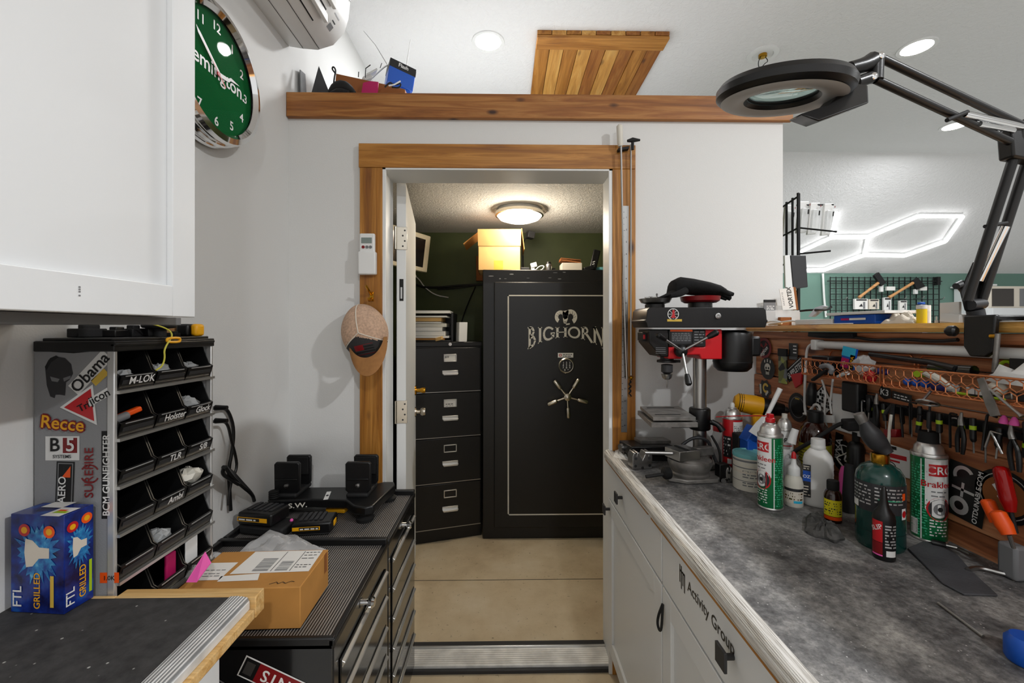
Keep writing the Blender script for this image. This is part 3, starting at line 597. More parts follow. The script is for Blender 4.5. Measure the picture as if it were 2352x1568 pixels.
b = B('steel'); b.lathe([(.022, 0), (.0235, .004), (.0235, .042), (.019, .05), (.017, .052)], n=24); b.build('body', t)
b = B('black_plastic'); b.lathe([(.0175, .052), (.0175, .06), (.013, .066), (.004, .068)], n=20); b.build('lid', t)
t = tag(B('black_plastic').mm(onsafe(1269), onsafe(1276), 3.02, 3.05, zs, zs + .024).build('magazine_block', bev=.003), 'tiny black block right of the steel flask on the safe', 'block')
t = thing('carton', 'low white carton with orange folders on top, on the safe', 'carton', (onsafe(1313), 3.05, zs))
b = B('skin_label'); b.mm(onsafe(1291), onsafe(1337), 3.02, 3.16, zs, zs + .06); b.build('body', t, world=True, bev=.002)
b = B('orange'); b.mt('card_dark'); b.obox((onsafe(1312), 3.09, zs + .074), (.072, 0, -.010), (0, .06, 0), (0, 0, .005)); b.build('lid', t, world=True)
t = tag(B('card_dark').obox((onsafe(1312), 3.09, zs + .0875), (.072, .004, -.006), (0, .06, 0), (.0, 0, .004)).build('folder', bev=.001), 'reddish folder lying on the white carton on the safe', 'folder')
t = thing('desk_phone', 'black phone handset propped up beside the door frame on the safe', 'phone', (onsafe(1355), 3.03, zs))
b = B('black_plastic'); b.obox((onsafe(1352), 3.04, zs + .018), (.035, 0, .008), (0, .05, 0), (-.004, 0, .014)); b.build('base', t, world=True, bev=.004)
b = B('black_plastic'); b.bar((onsafe(1361), 3.02, zs + .01), (onsafe(1373), 3.04, zs + .155), .05, .018, Y3); b.build('handset', t, world=True, bev=.006)
b = B('white_plastic')
for q in range(4): b.obox((onsafe(1360.5 + q * .9), 3.009, zs + .018 + q * .016), (.008, 0, .003), (0, .002, 0), (-.001, 0, .003))
b.build('keys', t, world=True)
t = tag(B('teal').lathe([(.045, 0), (.05, .03), (.046, .03), (.042, .003), (.0001, .003)], (fx(1386, 3.03), 3.06, zs), n=24, cap=False).build('dish', smooth=50), 'pale round dish at the door frame end of the safe', 'dish')
# papers and boxes on the filing cabinet
zf = 1.3575
def fc(px, y=2.95): return fx(px, y)
t = thing('file_rack', 'black desktop letter tray holding paper piles on the filing cabinet', 'letter tray', (fc(990), 3.0, zf))
b = B('black_plastic'); b.mm(fc(935), fc(1036), 2.93, 3.2, zf, zf + .0115); b.mm(fc(1036), fc(1041), 2.95, 3.2, zf, zf + .20); b.mm(fc(935), fc(1036), 3.19, 3.2, zf, zf + .2); b.build('tray', t, world=True, bev=.002)
r = random.Random(11)
spec = [(.012, .012, 'card'), (.026, .014, 'white_paper'), (.042, .03, 'white_paper'), (.074, .026, 'white_paper'), (.102, .024, 'offwhite'), (.128, .008, 'white_paper'), (.14, .026, 'card_light'), (.168, .01, 'white_paper'), (.1965, .018, 'white_paper')]
for i, (z, h, m) in enumerate(spec):
    q = tag(B(m).mm(fc(936), fc(1024 + r.uniform(-12, 9)), 2.925 + r.uniform(0, .02), 3.16, zf + z, zf + z + h).build('paper_pile', smooth=0), 'flat pile of papers stacked in the tray on the filing cabinet', 'papers', 'paper piles on the filing cabinet')
t = thing('small_carton', 'narrow upright white carton beside the papers on the filing cabinet', 'carton', (fc(1056), 2.98, zf))
b = B('white_plastic'); b.obox((fc(1059), 2.985, zf + .067), (.027, .012, 0), (-.015, .04, 0), (.002, 0, .067)); b.build('body', t, world=True, bev=.002)
for i, (x0_, l) in enumerate(((975, 'small torn paper scrap'), )):
    t = tag(B('card_light').obox((fc(1010), 2.93, zf + .02), (.022, -.004, .006), (.004, .01, 0), (0, 0, .012)).build('parts_box', bev=.003), 'tiny brown box at the front edge of the filing cabinet top', 'box')
# old monitor on the wall
t = thing('monitor', 'old beige-framed computer monitor fixed on the closet wall', 'monitor', P(955, 580, 3.3))
o = P(990, 543, 3.2); u = (P(940, 527, 3.02) - o); dn = (P(981, 626, 3.2) - o); wv = u.normalized(); hv = dn.normalized(); nn = wv.cross(hv); nn.normalize()
if nn.y > 0: nn = -nn
W_, H_ = .42, dn.length
b = B('beige'); b.prism(rect(0, W_, 0, H_), o, wv, hv, -nn * .05); b.prism(rect(.04, W_ - .04, .03, H_ - .03), o - nn * .05, wv, hv, -nn * .04); b.build('case', t, world=True, bev=.006)
b = B('screen'); b.prism(rect(.05, W_ - .03, .035, H_ - .03), o + nn * .0006, wv, hv, -nn * .002); b.build('screen', t, world=True)
b = B('dark_grey'); b.cyl(o + wv * .2 + hv * .15 - nn * .08, V((-.68, 3.619, fz(585, 3.6))), .02); b.build('wall_arm', t, world=True)
b = B('white_plastic'); b.sph(P(945, 634, 3.55), .035, 14, sq=(1.2, .8, .7)); b.tube([P(948, 630, 3.59), P(962, 640, 3.6), P(975, 660, 3.6), P(1000, 678, 3.6), P(1030, 683, 3.6)], .005, 8, smooth=2); tag(b.build('wall_phone_lead'), 'white plug with grey lead hanging below the closet monitor', 'cable')
b = B('black_plastic'); b.tube([P(940, 646, 3.6), P(970, 660, 3.6), P(1010, 660, 3.6), P(1060, 655, 3.6), P(1112, 653, 3.6)], .009, 8, smooth=2); b.tube([P(1005, 664, 3.6), P(1050, 662, 3.6), P(1098, 654, 3.6)], .006, 8, smooth=2); b.tube([P(1092, 658, 3.6), P(1080, 685, 3.6), P(1068, 715, 3.6), P(1060, 740, 3.6)], .005, 8, smooth=2)
tag(b.build('cable_bundle'), 'black cables strung along the closet wall to the safe', 'cable')
t = thing('closet_ceiling_lamp', 'round flush closet ceiling lamp with a glowing dome', 'ceiling light', (fx(1193, 2.91), 2.91, 2.262))
b = B('paint_white'); b.lathe([(.145, 0), (.15, -.02), (.135, -.02)], n=40, cap=False); b.build('pan', t)
b = B('nickel'); b.lathe([(.150, -.022), (.165, -.024), (.166, -.045), (.152, -.048)], n=40, cap=False); b.build('rim', t)
b = B('dome_glow'); b.lathe([(.152, -.03), (.153, -.046), (.135, -.066), (.09, -.082), (.04, -.089), (.0001, -.09)], n=40, cap=False); b.build('dome', t)
# ---------------------------------------------------------------- on and about the doorway casing
yt = yc - .001
t = thing('remote_control', 'white air conditioner remote in a wall holder on the cedar casing', 'remote control', P(847, 585, yt))
q0, q1 = P(829, 538, yt), P(864, 632, yt)
b = B('white_plastic'); b.mm(q0.x, q1.x, yt - .022, yt - .004, q1.z + .01, q0.z); b.build('body', t, world=True, bev=.006, segs=3)
b = B('white_plastic'); b.mm(q0.x - .004, q1.x + .005, yt - .028, yt, q1.z, P(0, 577, yt).z); b.build('holder', t, world=True, bev=.006, segs=3)
fn = planefn((0, yt - .022, 0), X3, Z3, .0012); b = B('lcd'); p0, p1 = P(834, 548, yt), P(858, 561, yt); b.flat(rect(p0.x, p1.x, p1.z, p0.z), fn); b.build('display', t, world=True, smooth=0)
for px, m in ((838.5, 'red_dark'), (847, 'grey'), (855, 'grey')):
    p = P(px, 569.5, yt); b = B(m); b.cyl((p.x, yt - .022, p.z), (p.x, yt - .0245, p.z), .0062, n=14); b.build('button', t, world=True)
t = thing('coat_hook', 'brass hook screwed to the cedar casing above the hanging cap', 'hook', P(853, 675, yt))
p = P(854, 680, yt); b = B('brass'); b.mm(p.x - .008, p.x + .008, yt - .003, yt, p.z - .02, p.z + .018); b.tube([(p.x, yt, p.z + .005), (p.x - .004, yt - .03, p.z + .022), (p.x - .01, yt - .045, p.z + .04)], .005, 8, smooth=1); b.tube([(p.x, yt, p.z - .008), (p.x, yt - .03, p.z - .022), (p.x, yt - .042, p.z - .012)], .005, 8, smooth=1); b.build('hook_body', t, world=True)
# baseball cap hanging by its back
t = thing('baseball_cap', 'tan mesh and charcoal baseball cap hanging from the brass hook', 'cap', P(840, 700, 1.72))
cc = P(834, 764, 1.715); rx, rz_, ry = .086, .118, .10; tl = math.radians(-12)
ux, uz = V((math.cos(tl), 0, -math.sin(tl))), V((math.sin(tl), 0, math.cos(tl)))
def crown(u, v):    # u round, v from rim to the crown facing the room
    a = 2 * math.pi * u; r = math.cos(v * math.pi / 2 * .995); sq = 1 + .06 * math.cos(2 * a)
    return cc + ux * (rx * r * math.cos(a) * sq) + uz * (rz_ * r * math.sin(a)) - Y3 * (ry * math.sin(v * math.pi / 2) ** .8 * .92 - .035)
b = B('cap_mesh'); nu, nv = 96, 40
b.sheet(crown, nu, nv, .0016)
for i, f in enumerate(b.f):
    c = sum((b.v[j] for j in f), V((0, 0, 0))) / len(f) - cc; a = c.dot(ux); q = c.dot(uz)
    b.fm[i] = 'charcoal' if q < -.012 - abs(a + .012) * .42 else 'cap_mesh'
b.build('crown', t, world=True, smooth=70)
b = B('skin_label')
for a0 in (90, 205, 335): b.tube([crown(a0 / 360, v / 8) - Y3 * .001 for v in range(0, 9)], .0022, 6)
sm = b.build('seam', t, world=True)
def brim(u, v):
    a = math.radians(200 + 140 * u); k = v
    w = 1 + .10 * k; x = rx * math.cos(a) * (1.0 + .1 * k); z = rz_ * .86 * math.sin(a) - (.070 * math.sin(math.pi * u) ** .55) * k
    return cc + ux * (x * .86 + .014) + uz * z - Y3 * (.028 + .052 * k * math.sin(math.pi * u) - .02 * k + .02 * math.sin(math.pi * u))
b = B('tan'); b.sheet(brim, 26, 8, .003); b.build('brim', t, world=True, smooth=60)
def patch(x, y):
    z = -.066 + y; xx = x + .006; d = max(0., 1 - (xx / rx) ** 2 - (z / rz_) ** 2); v = math.asin(min(1, math.sqrt(d)))
    return cc + ux * xx + uz * z - Y3 * (ry * math.sin(v) ** .8 * .92 - .035 + .004)
b = B('rubber')
for i in range(8):
    for j in range(7): b.flat(rect(-.036 + i * .009, -.027 + i * .009, -.018 + j * .005, -.0135 + j * .005), patch, 'red_dark' if i < 4 and j > 2 else ('rubber' if j % 2 else 'charcoal'))
for e in (-.0205, .017): 
    for i in range(8): b.flat(rect(-.036 + i * .009, -.027 + i * .009, e, e + .0015), patch, 'red_dark')
b.build('flag_patch', t, world=True, smooth=0)
# rulers and rods on the right casing
t = thing('steel_rule', 'long steel rule hanging on the right cedar casing', 'ruler', P(1438, 480, yt))
p0, p1 = P(1436, 473, yt), P(1432, 992, yt); wd_ = .0245
dv = (p1 - p0).normalized(); xv = Y3.cross(dv); xv = xv if xv.x > 0 else -xv
b = B('steel'); b.prism(rect(-wd_ / 2, wd_ / 2, 0, (p1 - p0).length), p0 + V((.002, -.001, 0)), xv, dv, (0, -.0018, 0)); rl = b.build('blade', t, world=True)
fn = planefn(p0 + V((.002, -.0032, 0)), xv, dv, 0.); b = B('black_matte'); L = (p1 - p0).length
for i in range(1, 37):
    y = L * i / 37; b.flat(rect(-wd_ / 2 + .001, -wd_ / 2 + (.009 if i % 4 == 0 else .006), y, y + .0016), fn)
    if i % 2 == 0: b.text(str(i // 2), fn, .009, (.004, y), 'C', rot=math.pi)
b.build('markings', rl, world=True, smooth=0)
t = thing('cleaning_rod', 'long steel rod with a white handle at the top, hung over the casing', 'rod', P(1424, 300, yt - .03))
b = B('steel'); b.tube([P(1426, 335, yt - .025), P(1430, 520, yt - .02), P(1437, 800, yt - .018), P(1440, 870, yt - .018)], .0042, 8, smooth=2); b.build('rod', t, world=True)
b = B('offwhite'); b.tube([P(1423, 286, yt - .025), P(1423, 290, yt - .025), P(1424.5, 330, yt - .025), P(1425, 336, yt - .025)], [.006, .013, .012, .008], 12); b.build('grip', t, world=True)
b = B('black_matte'); b.obox(P(1431, 343, yt - .012), (.022, 0, .004), (0, .012, 0), (0, 0, .005)); b.build('hanger', t, world=True)
t = thing('bore_rod', 'thin steel rod with black T handle hung at the casing corner', 'rod', P(1451, 330, yt - .02))
b = B('steel'); b.tube([P(1449, 332, yt - .016), P(1449, 500, yt - .012), P(1449, 700, yt - .012), P(1449.5, 862, yt - .012)], .0036, 8, smooth=2); b.build('rod', t, world=True)
b = B('black_matte'); p = P(1453, 327, yt - .02); b.tube([p + V((-.022, 0, .006)), p + V((0, 0, .010)), p + V((.03, -.004, .008))], [.005, .010, .004], 10); b.cyl(p, p - V((0, 0, .03)), .006); b.build('handle', t, world=True)
b = B('brass'); p = P(1449.5, 866, yt - .012); b.lathe([(.005, 0), (.011, .008), (.011, .012), (.003, .014)], p - V((0, 0, .01)), Z3, 14); b.build('tip', t, world=True)
b = B('black_matte'); b.tube([P(1447 + 3 * math.sin(i * 1.9), 874 + i * 3.2, yt - .012 - .006 * math.cos(i * 1.9)) for i in range(12)], .003, 6, smooth=1); tag(b.build('bore_brush'), 'black spiral brush dangling below the rods on the right casing', 'brush')
# ---------------------------------------------------------------- on the closet roof, behind the beam
def L_(px, py, y=1.9): return P(px, py, y)
zr = 2.426
def plate(n, label, pts, y, m, dy=.25):
    ps = [V((P(x, HOR, y + k * dy).x, y + k * dy, P(x, py, y + k * dy).z)) for x, py, k in pts]
    ps = [V((p.x, p.y, zr)) if i < 2 else p for i, p in enumerate(ps)]
    b = B(m); n_ = (ps[1] - ps[0]).cross(ps[2] - ps[0]).normalized() * .004; b.loft([ps, [p + n_ for p in ps]]); return tag(b.build(n, smooth=0), label, 'sheet')
plate('metal_sheet', 'grey triangular sheet standing at the left end of the beam', [(690, 216, 0), (716, 216, .9), (716, 185, .9), (688, 160, 0)], 1.86, 'grey')
plate('metal_sheet', 'dark pointed sheet standing on the beam beside the grey one', [(712, 216, 0), (764, 216, 0), (733, 153, .2)], 1.85, 'dark_grey')
plate('metal_sheet', 'dark folded sheet left behind the pointed one on the beam', [(700, 216, .6), (722, 216, 1), (718, 190, 1), (704, 172, .6)], 1.95, 'dark_grey')
t = thing('shipping_box', 'flattened brown cardboard box holding odds and ends above the beam', 'box', (fx(830, 1.95), 1.95, zr))
ps = [P(765, 216, 1.92), P(933, 216, 1.95), P(930, 205, 1.95), P(895, 196, 1.94), P(772, 169, 1.92)]; ps[0].z = ps[1].z = zr
b = B('card_dark'); b.loft([ps, [p + V((0, .005, 0)) for p in ps]]); b.loft([[p + V((.01, .2, 0)) for p in ps], [p + V((.01, .205, 0)) for p in ps]]); b.add([ps[0], ps[4], ps[4] + V((.01, .2, 0)), ps[0] + V((.01, .2, 0))], [(0, 1, 2, 3)]); b.add([ps[1], ps[2], ps[2] + V((.01, .2, 0)), ps[1] + V((.01, .2, 0))], [(0, 1, 2, 3)]); b.build('box_body', t, world=True, smooth=0)
t = tag(B('magenta').loft([[P(830, 213, 1.905), P(867, 214, 1.905), P(869, 188, 1.905), P(850, 186, 1.905), P(834, 190, 1.905)], [p + V((0, .006, 0)) for p in (P(830, 213, 1.905), P(867, 214, 1.905), P(869, 188, 1.905), P(850, 186, 1.905), P(834, 190, 1.905))]]).build('hang_tag', smooth=0), 'magenta card leaning on the cardboard box above the beam', 'card')
b = B('black_matte'); b.tube([P(758, 214, 1.86), P(772, 200, 1.85), P(788, 197, 1.85), P(802, 205, 1.85), P(815, 214, 1.85)], [.012, .022, .024, .02, .008], 10, smooth=1); b.tube([P(762, 216, 1.84), P(780, 207, 1.83), P(800, 214, 1.83)], .012, 8, smooth=1); tag(b.build('goggles'), 'black goggles slumped in front of the cardboard box on the beam', 'goggles')
t = thing('model_satellite', 'blue foil box gadget with black top and two long antennas above the beam', 'gadget', (fx(915, 2.22), 2.22, zr))
o = P(918, 185, 2.22); ax = V((.056, .035, -.009)); ay = V((-.023, .047, 0)); az = V((.009, 0, .054))
b = B('blue'); b.obox(o, ax, ay, az); b.obox(o - V((.004, .0, .105)), ax * .7, ay * .8, V((.004, 0, .055))); b.build('foil_box', t, world=True, bev=.003)
b = B('black_plastic'); b.obox(o + az * .72, ax * 1.03, ay * 1.03, az * .36); b.build('top_panel', t, world=True, bev=.002)
b = B('white_plastic'); fn = planefn(o + az * .62 - ay * 1.03, ax, az, .001); b.text('Flash', fn, .026, (0, .0), 'C'); b.build('lettering', t, world=True, smooth=0)
b = B('steel'); b.tube([P(889, 148, 2.22), P(862, 103, 2.22), P(835, 71, 2.22)], [.0022, .0016, .001], 6); b.build('antenna', t, world=True)
b = B('white_plastic'); b.tube([P(933, 152, 2.22), P(937, 128, 2.22), P(943, 91, 2.22)], [.0024, .002, .0014], 6); b.build('antenna', t, world=True)
b = B('steel'); b.tube([P(898, 147, 2.20), P(885, 152, 2.20), P(870, 165, 2.20), P(852, 182, 2.20)], .003, 8, smooth=1); b.build('bent_rod', t, world=True)
t = thing('hinge_bracket', 'silver bent bracket on top of the cardboard box above the beam', 'bracket', P(850, 180, 1.99))
b = B('bare_alu'); b.obox(P(852, 170, 1.99), (.02, .012, .02), (-.012, .02, 0), (-.002, 0, .004)); b.obox(P(843, 181, 1.98), (.014, .01, .012), (-.01, .016, 0), (-.006, 0, .008)); b.build('plate', t, world=True, bev=.001)
b = B('black_matte'); b.tube([P(839, 178, 1.92), P(840, 157, 1.92), P(851, 149, 1.92)], .002, 6); b.tube([P(823, 177, 1.94), P(824, 165, 1.94)], .002, 6); b.tube([P(877, 145, 1.95), P(873, 156, 1.95)], .0015, 6); b.build('wire', t, world=True)
b = B('black_matte'); b.tube([P(764, 216, 1.9), P(768, 176, 1.9), P(772, 162, 1.9), P(766, 152, 1.9), P(762, 158, 1.9), P(770, 168, 1.9)], .0035, 8, smooth=2); tag(b.build('wire_hook'), 'black curled wire sticking up at the corner of the cardboard box', 'wire')
b = B('black_matte'); b.tube([P(884, 200, 1.91), P(896, 188, 1.91), P(905, 196, 1.9), P(922, 190, 1.9), P(918, 202, 1.91), P(900, 200, 1.91)], .0035, 8, smooth=2); b.mt('white_plastic').tube([P(893, 197, 1.9), P(906, 194, 1.895), P(920, 186, 1.895)], .003, 6); tag(b.build('spectacles'), 'folded black spectacles lying against the blue gadget', 'spectacles')
# ---------------------------------------------------------------- clock and air conditioner on the left wall
cx, cy, cz = -.833, 1.265, 2.19
t = thing('wall_clock', 'big round wall clock with green dial and deep stepped chrome case', 'clock', (XL, cy, cz))
b = B('chrome'); b.lathe([(.19, .001), (.2, .004), (.203, .012), (.199, .02), (.189, .024), (.198, .029), (.201, .037), (.197, .044), (.187, .047), (.194, .054), (.197, .064), (.192, .075), (.176, .079), (.166, .066)], (0, 0, 0), X3, 72, cap=False); b.build('case', t)
b = B('clock_green'); b.lathe([(.0001, .056), (.172, .056)], (0, 0, 0), X3, 64, cap=False); dl = b.build('dial', t)
fn = planefn((.0565, 0, 0), Y3, Z3, .0004); b = B('white_plastic')
for i in range(1, 13):
    a = math.radians(90 - 30 * i); b.text(str(i), fn, .038, (.138 * math.cos(a), .138 * math.sin(a) - .013), 'C')
b.build('numerals', dl, smooth=0)
b = B('white_plastic'); b.text('Remington.', fn, .058, (0, -.012), 'C', sx=1.0, rot=.0); b.build('lettering', dl, smooth=0)
f2 = planefn((.060, 0, 0), Y3, Z3, 0); b = B('white_plastic')
b.flat([(-.01, -.006), (.05, .004), (.062, .014), (.105, .022), (.062, .024), (.05, .016), (-.012, .006)], f2); b.build('hour_hand', t, smooth=0)
f3 = planefn((.062, 0, 0), Y3, Z3, 0); b = B('white_plastic'); b.flat([(.008, -.006), (.012, .006), (-.07, .07), (-.09, .083), (-.082, .066)], f3); b.build('minute_hand', t, smooth=0)
b = B('red'); f4 = planefn((.0635, 0, 0), Y3, Z3, 0); b.flat([(.03, -.026), (.034, -.022), (-.08, .07)], f4); b.lathe([(.006, 0), (.006, .003)], (.062, 0, 0), X3, 14); b.build('second_hand', t, smooth=0)
b = B('pane'); b.lathe([(.0001, .0735), (.10, .0715), (.168, .067)], (0, 0, 0), X3, 64, cap=False); b.build('glass', t, smooth=80)
t = thing('air_conditioner', 'white split air conditioner on the left wall above the clock', 'air conditioner', (XL, 1.35, 2.62))
pr = [(0, 2.62), (.05, 2.612), (.12, 2.607), (.185, 2.628), (.232, 2.68), (.25, 2.74), (.262, 2.85), (.25, 2.90), (.2, 2.92), (0, 2.92)]
b = B('white_plastic'); b.loft([[V((XL + (x - .12) * k + .12, y, (z - 2.76) * k + 2.76)) for x, z in pr] for y, k in ((.95, .97), (.97, 1), (1.775, 1), (1.80, .97), (1.803, .93))]); b.build('case', t, world=True, smooth=45)
b = B('black_matte'); nrm = V((.19, 0, -.0)); 
def acb(f, y):     # point on the underside front curve
    k = f * (len(pr) - 1); i = min(int(k), len(pr) - 2); q = k - i; return V((XL + pr[i][0] + (pr[i + 1][0] - pr[i][0]) * q, y, pr[i][1] + (pr[i + 1][1] - pr[i][1]) * q))
def slot(f0, f1, y0, y1, m, h=.002):
    a, c = acb(f0, 0), acb(f1, 0); d = (c - a); n_ = V((d.z, 0, -d.x)).normalized() * h; return [V((p.x, y, p.z)) + n_ * k for y in (y0, y1) for p in (a, c) for k in (1,)]
for f0, f1 in ((.30, .37), (.40, .47)):
    q = slot(f0, f1, 1.0, 1.645, 'black_matte', .0015); b.add(q, [(0, 1, 3, 2)])
b.build('outlet_slot', t, world=True, smooth=0)
b = B('white_plastic')
for f in (.385, .49):
    a = acb(f, 0); b.mm(a.x - .002, a.x + .012, 1.0, 1.66, a.z - .028, a.z + .006)
b.build('louvre', t, world=True, bev=.002)
b = B('dark_grey')
for f in (.13, .235, .62): q = slot(f, f + .004, .98, 1.79, '', .0012); b.add(q, [(0, 1, 3, 2)])
q = slot(.36, .395, 1.70, 1.73, '', .0014); b.add(q, [(0, 1, 3, 2)], 'grey'); q = slot(.41, .418, 1.70, 1.725, '', .0014); b.add(q, [(0, 1, 3, 2)]); q = slot(.45, .46, 1.69, 1.73, '', .0014); b.add(q, [(0, 1, 3, 2)])
b.build('markings', t, world=True, smooth=0)
# ---------------------------------------------------------------- two black tool chests against the left wall
TZ = .762; TX = -.374
def toolbox(name, label, y0, y1, hz, lock_y):
    t = thing(name, label, 'tool chest', (-.64, (y0 + y1) / 2, 0))
    b = B('black_gloss'); b.mm(XL + .002, TX, y0, y1, .05, TZ - .006); b.build('body', t, world=True, bev=.004)
    b = B('ribbed_rubber'); b.mm(XL + .02, TX - .012, y0 + .012, y1 - .018, TZ - .008, TZ); b.build('top_mat', t, world=True)
    b = B('black_plastic'); b.mm(XL + .004, TX + .001, y1 - .018, y1, TZ - .008, TZ + .020); b.mm(XL + .004, TX + .001, y0, y0 + .012, TZ - .02, TZ + .006); b.mm(XL + .004, XL + .02, y0, y1, TZ - .008, TZ + .018); b.mm(TX - .012, TX + .003, y0, y1, TZ - .014, TZ + .003); b.build('rim', t, world=True, bev=.003)
    for i, z in enumerate(hz):
        zb = (hz[i + 1] if i + 1 < len(hz) else .07) + .012
        b = B('black_gloss'); b.mm(TX, TX + .004, y0 + .035, y1 - .03, zb, z + .010); d = b.build('drawer', t, world=True, bev=.002)
        b = B('alu'); b.loft([[V((TX + x, y, z + q)) for x, q in ((.004, -.010), (.0065, -.011), (.008, -.006), (.012, -.002), (.012, .001), (.004, .006))] for y in (y0 + .036, y1 - .031)]); b.build('pull_rail', d, world=True, bev=.0015)
    b = B('chrome'); b.lathe([(.009, 0), (.009, .010), (.014, .012), (.015, .02), (.010, .026), (.0001, .027)], (TX, lock_y, TZ - .05), X3, 18, cap=False); b.build('lock_knob', t, world=True)
    for x in (XL + .06, TX - .05):
        for y in (y0 + .06, y1 - .06): b = B('rubber'); b.cyl((x - .015, y, .026), (x + .015, y, .026), .026); b.build('caster', t, world=True)
    return t
far = toolbox('tool_chest', 'black tool chest with ribbed top standing in the corner by the doorway', 1.374, 1.772, [.683, .585, .487, .388, .298, .203], 1.60)
near = toolbox('tool_chest', 'nearer black tool chest with the parcel on its ribbed top', .936, 1.366, [.686, .608, .513, .423, .33, .24], 1.146)
fn = planefn((0, .936, 0), X3, Z3, .0008)
def ps(px, py): q = P(px, py, .936); return q.x, q.z
cx_, cz_ = ps(640, 1566); rt = math.radians(-26)
def sk(x, y): return fn(cx_ + x * math.cos(rt) - y * math.sin(rt), cz_ + x * math.sin(rt) + y * math.cos(rt))
def lift(f, d): return lambda x, y: f(x, y) - Y3 * d
b = B('white_plastic'); b.flat(rect(-.088, .12, -.024, .024), sk); b.flat(rect(-.085, .117, -.021, .021), lift(sk, .0003), 'black_plastic'); b.flat(rect(-.052, .117, -.021, .021), lift(sk, .0005), 'red_dark'); b.flat(rect(-.08, -.06, -.014, .014), lift(sk, .0006), 'steel')
b.text('MOUNTS', lift(sk, .0008), .036, (.035, .012), 'C', rot=math.pi); b.build('sticker', near, world=True, smooth=0)
c2 = ps(505, 1575)
def sk2(x, y): a = math.radians(-33); return fn(c2[0] + x * math.cos(a) - y * math.sin(a), c2[1] + x * math.sin(a) + y * math.cos(a))
b = B('grey'); b.flat(rect(-.03, .05, -.012, .012), sk2); b.flat(rect(-.027, .047, -.009, .009), lift(sk2, .0003), 'black_plastic'); b.build('sticker', near, world=True, smooth=0)
# ---------------------------------------------------------------- bin tower
OY0, OY1, OX, OXB, OZ0, OZ1 = .83, 1.105, -.748, -.899, .7815, 1.418
t = thing('bin_organizer', 'grey and black bin tower covered in stickers, under the wall cabinet', 'organizer', (-.82, .96, OZ0)); org = t
b = B('org_side'); b.mm(OXB, OX - .006, OY0, OY0 + .006, OZ0, OZ1 - .02); b.mm(OXB, OX - .006, OY1 - .006, OY1, OZ0, OZ1 - .02); b.build('side_panel', t, world=True)
b = B('black_matte'); b.mm(OXB, OXB + .004, OY0 + .006, OY1 - .006, OZ0, OZ1 - .02); b.build('back_panel', t, world=True)
for y in (OY0 - .0015, OY1 - .007): b = B('bare_alu'); b.mm(OX - .014, OX, y, y + .008, OZ0, OZ1 - .018); b.build('corner_post', t, world=True, bev=.002)
b = B('black_plastic'); b.mm(OXB - .0, OX + .002, OY0 - .003, OY1 + .003, OZ1 - .02, OZ1); b.mm(OXB + .01, OX - .008, OY0 + .004, OY1 - .004, OZ1 - .001, OZ1 + .006); b.mm(OX - .006, OX + .0035, OY0 - .003, OY1 + .003, OZ1 - .011, OZ1 - .004); b.build('top_cover', t, world=True, bev=.002); b = B('black_plastic'); b.mm(OXB, OX, OY0 - .001, OY1, OZ0, OZ0 + .02); b.build('base', t, world=True)
fs = planefn((0, OY0, 0), X3, Z3, .0006)
def so(px, py): q = P(px, py, OY0); return q.x, q.z
def poly_px(pts): return [so(*p) for p in pts]
b = B('black_matte'); b.flat(poly_px([(82, 783), (262, 783), (262, 797), (222, 806), (170, 811), (120, 808), (82, 797)]), fs); b.build('arched_band', t, world=True, smooth=0)
b = B('dark_grey'); b.flat(poly_px([(104, 842), (112, 826), (128, 818), (150, 822), (164, 836), (168, 858), (160, 872), (152, 878), (150, 908), (138, 906), (128, 906), (126, 914), (116, 910), (108, 884)]), fs, 'dark_grey'); b.flat(poly_px([(116, 864), (138, 870), (134, 877), (120, 875)]), lift(fs, .0003), 'grey'); b.flat(poly_px([(146, 868), (164, 862), (162, 869), (148, 876)]), lift(fs, .0003), 'grey'); b.flat(poly_px([(104, 842), (116, 822), (130, 816), (136, 820), (118, 832), (108, 850)]), lift(fs, .0002), 'black_matte'); b.build('helmet_sticker', t, world=True, smooth=0)
def sticker(name, cpx, rot, w, h, bg, words, parts=()):
    cx, cz = so(*cpx); ca, sa = math.cos(rot), math.sin(rot)
    f = lambda x, y: fs(cx + x * ca - y * sa, cz + x * sa + y * ca)
    b = B(bg)
    if w: b.flat(rect(-w / 2, w / 2, -h / 2, h / 2), f, bg)
    for k, (pp, m) in enumerate(parts): b.flat(pp, lift(f, .0002 * (k + 1)), m)
    for k, (s_, sz, at, m, r_) in enumerate(words): b.text(s_, lift(f, .0011 + .00008 * k), sz, at, 'C', m, rot=r_)
    return b.build(name, t, world=True, smooth=0)
sticker('obama_sticker', (208, 855), math.radians(47), .094, .026, 'white_plastic', [('Obama', .031, (0, -.010), 'black_matte', 0)])
sticker('tape_scrap', (230, 866), math.radians(43), .034, .014, 'gold', [])
sticker('triangle_sticker', (192, 935), math.radians(0), 0, 0, 'white_plastic', [('Tri', .019, (.004, -.004), 'black_matte', math.radians(28)), ('jicon', .022, (.034, .014), 'black_matte', math.radians(28))], [([(-.044, .0), (.018, .044), (.026, -.034)], 'white_plastic'), ([(-.036, .0), (.0145, .036), (.021, -.0265)], 'red'), ([(.011, .0), (.05, .022), (.046, .038), (.010, .016)], 'white_plastic')])
sticker('script_sticker', (146, 973), math.radians(-9), 0, 0, 'black_matte', [('Recce', .034, (.001 * dx_, -.010 + .001 * dy_), 'red_dark' if abs(dx_) + abs(dy_) > 2 else 'black_matte', math.radians(3)) for dx_, dy_ in ((-3, 0), (3, 0), (0, 3), (0, -3), (-1.6, 1), (1.6, -1), (1.6, 1), (-1.6, -1))] + [('Recce', .034, (0, -.010), 'yellow', math.radians(3))])
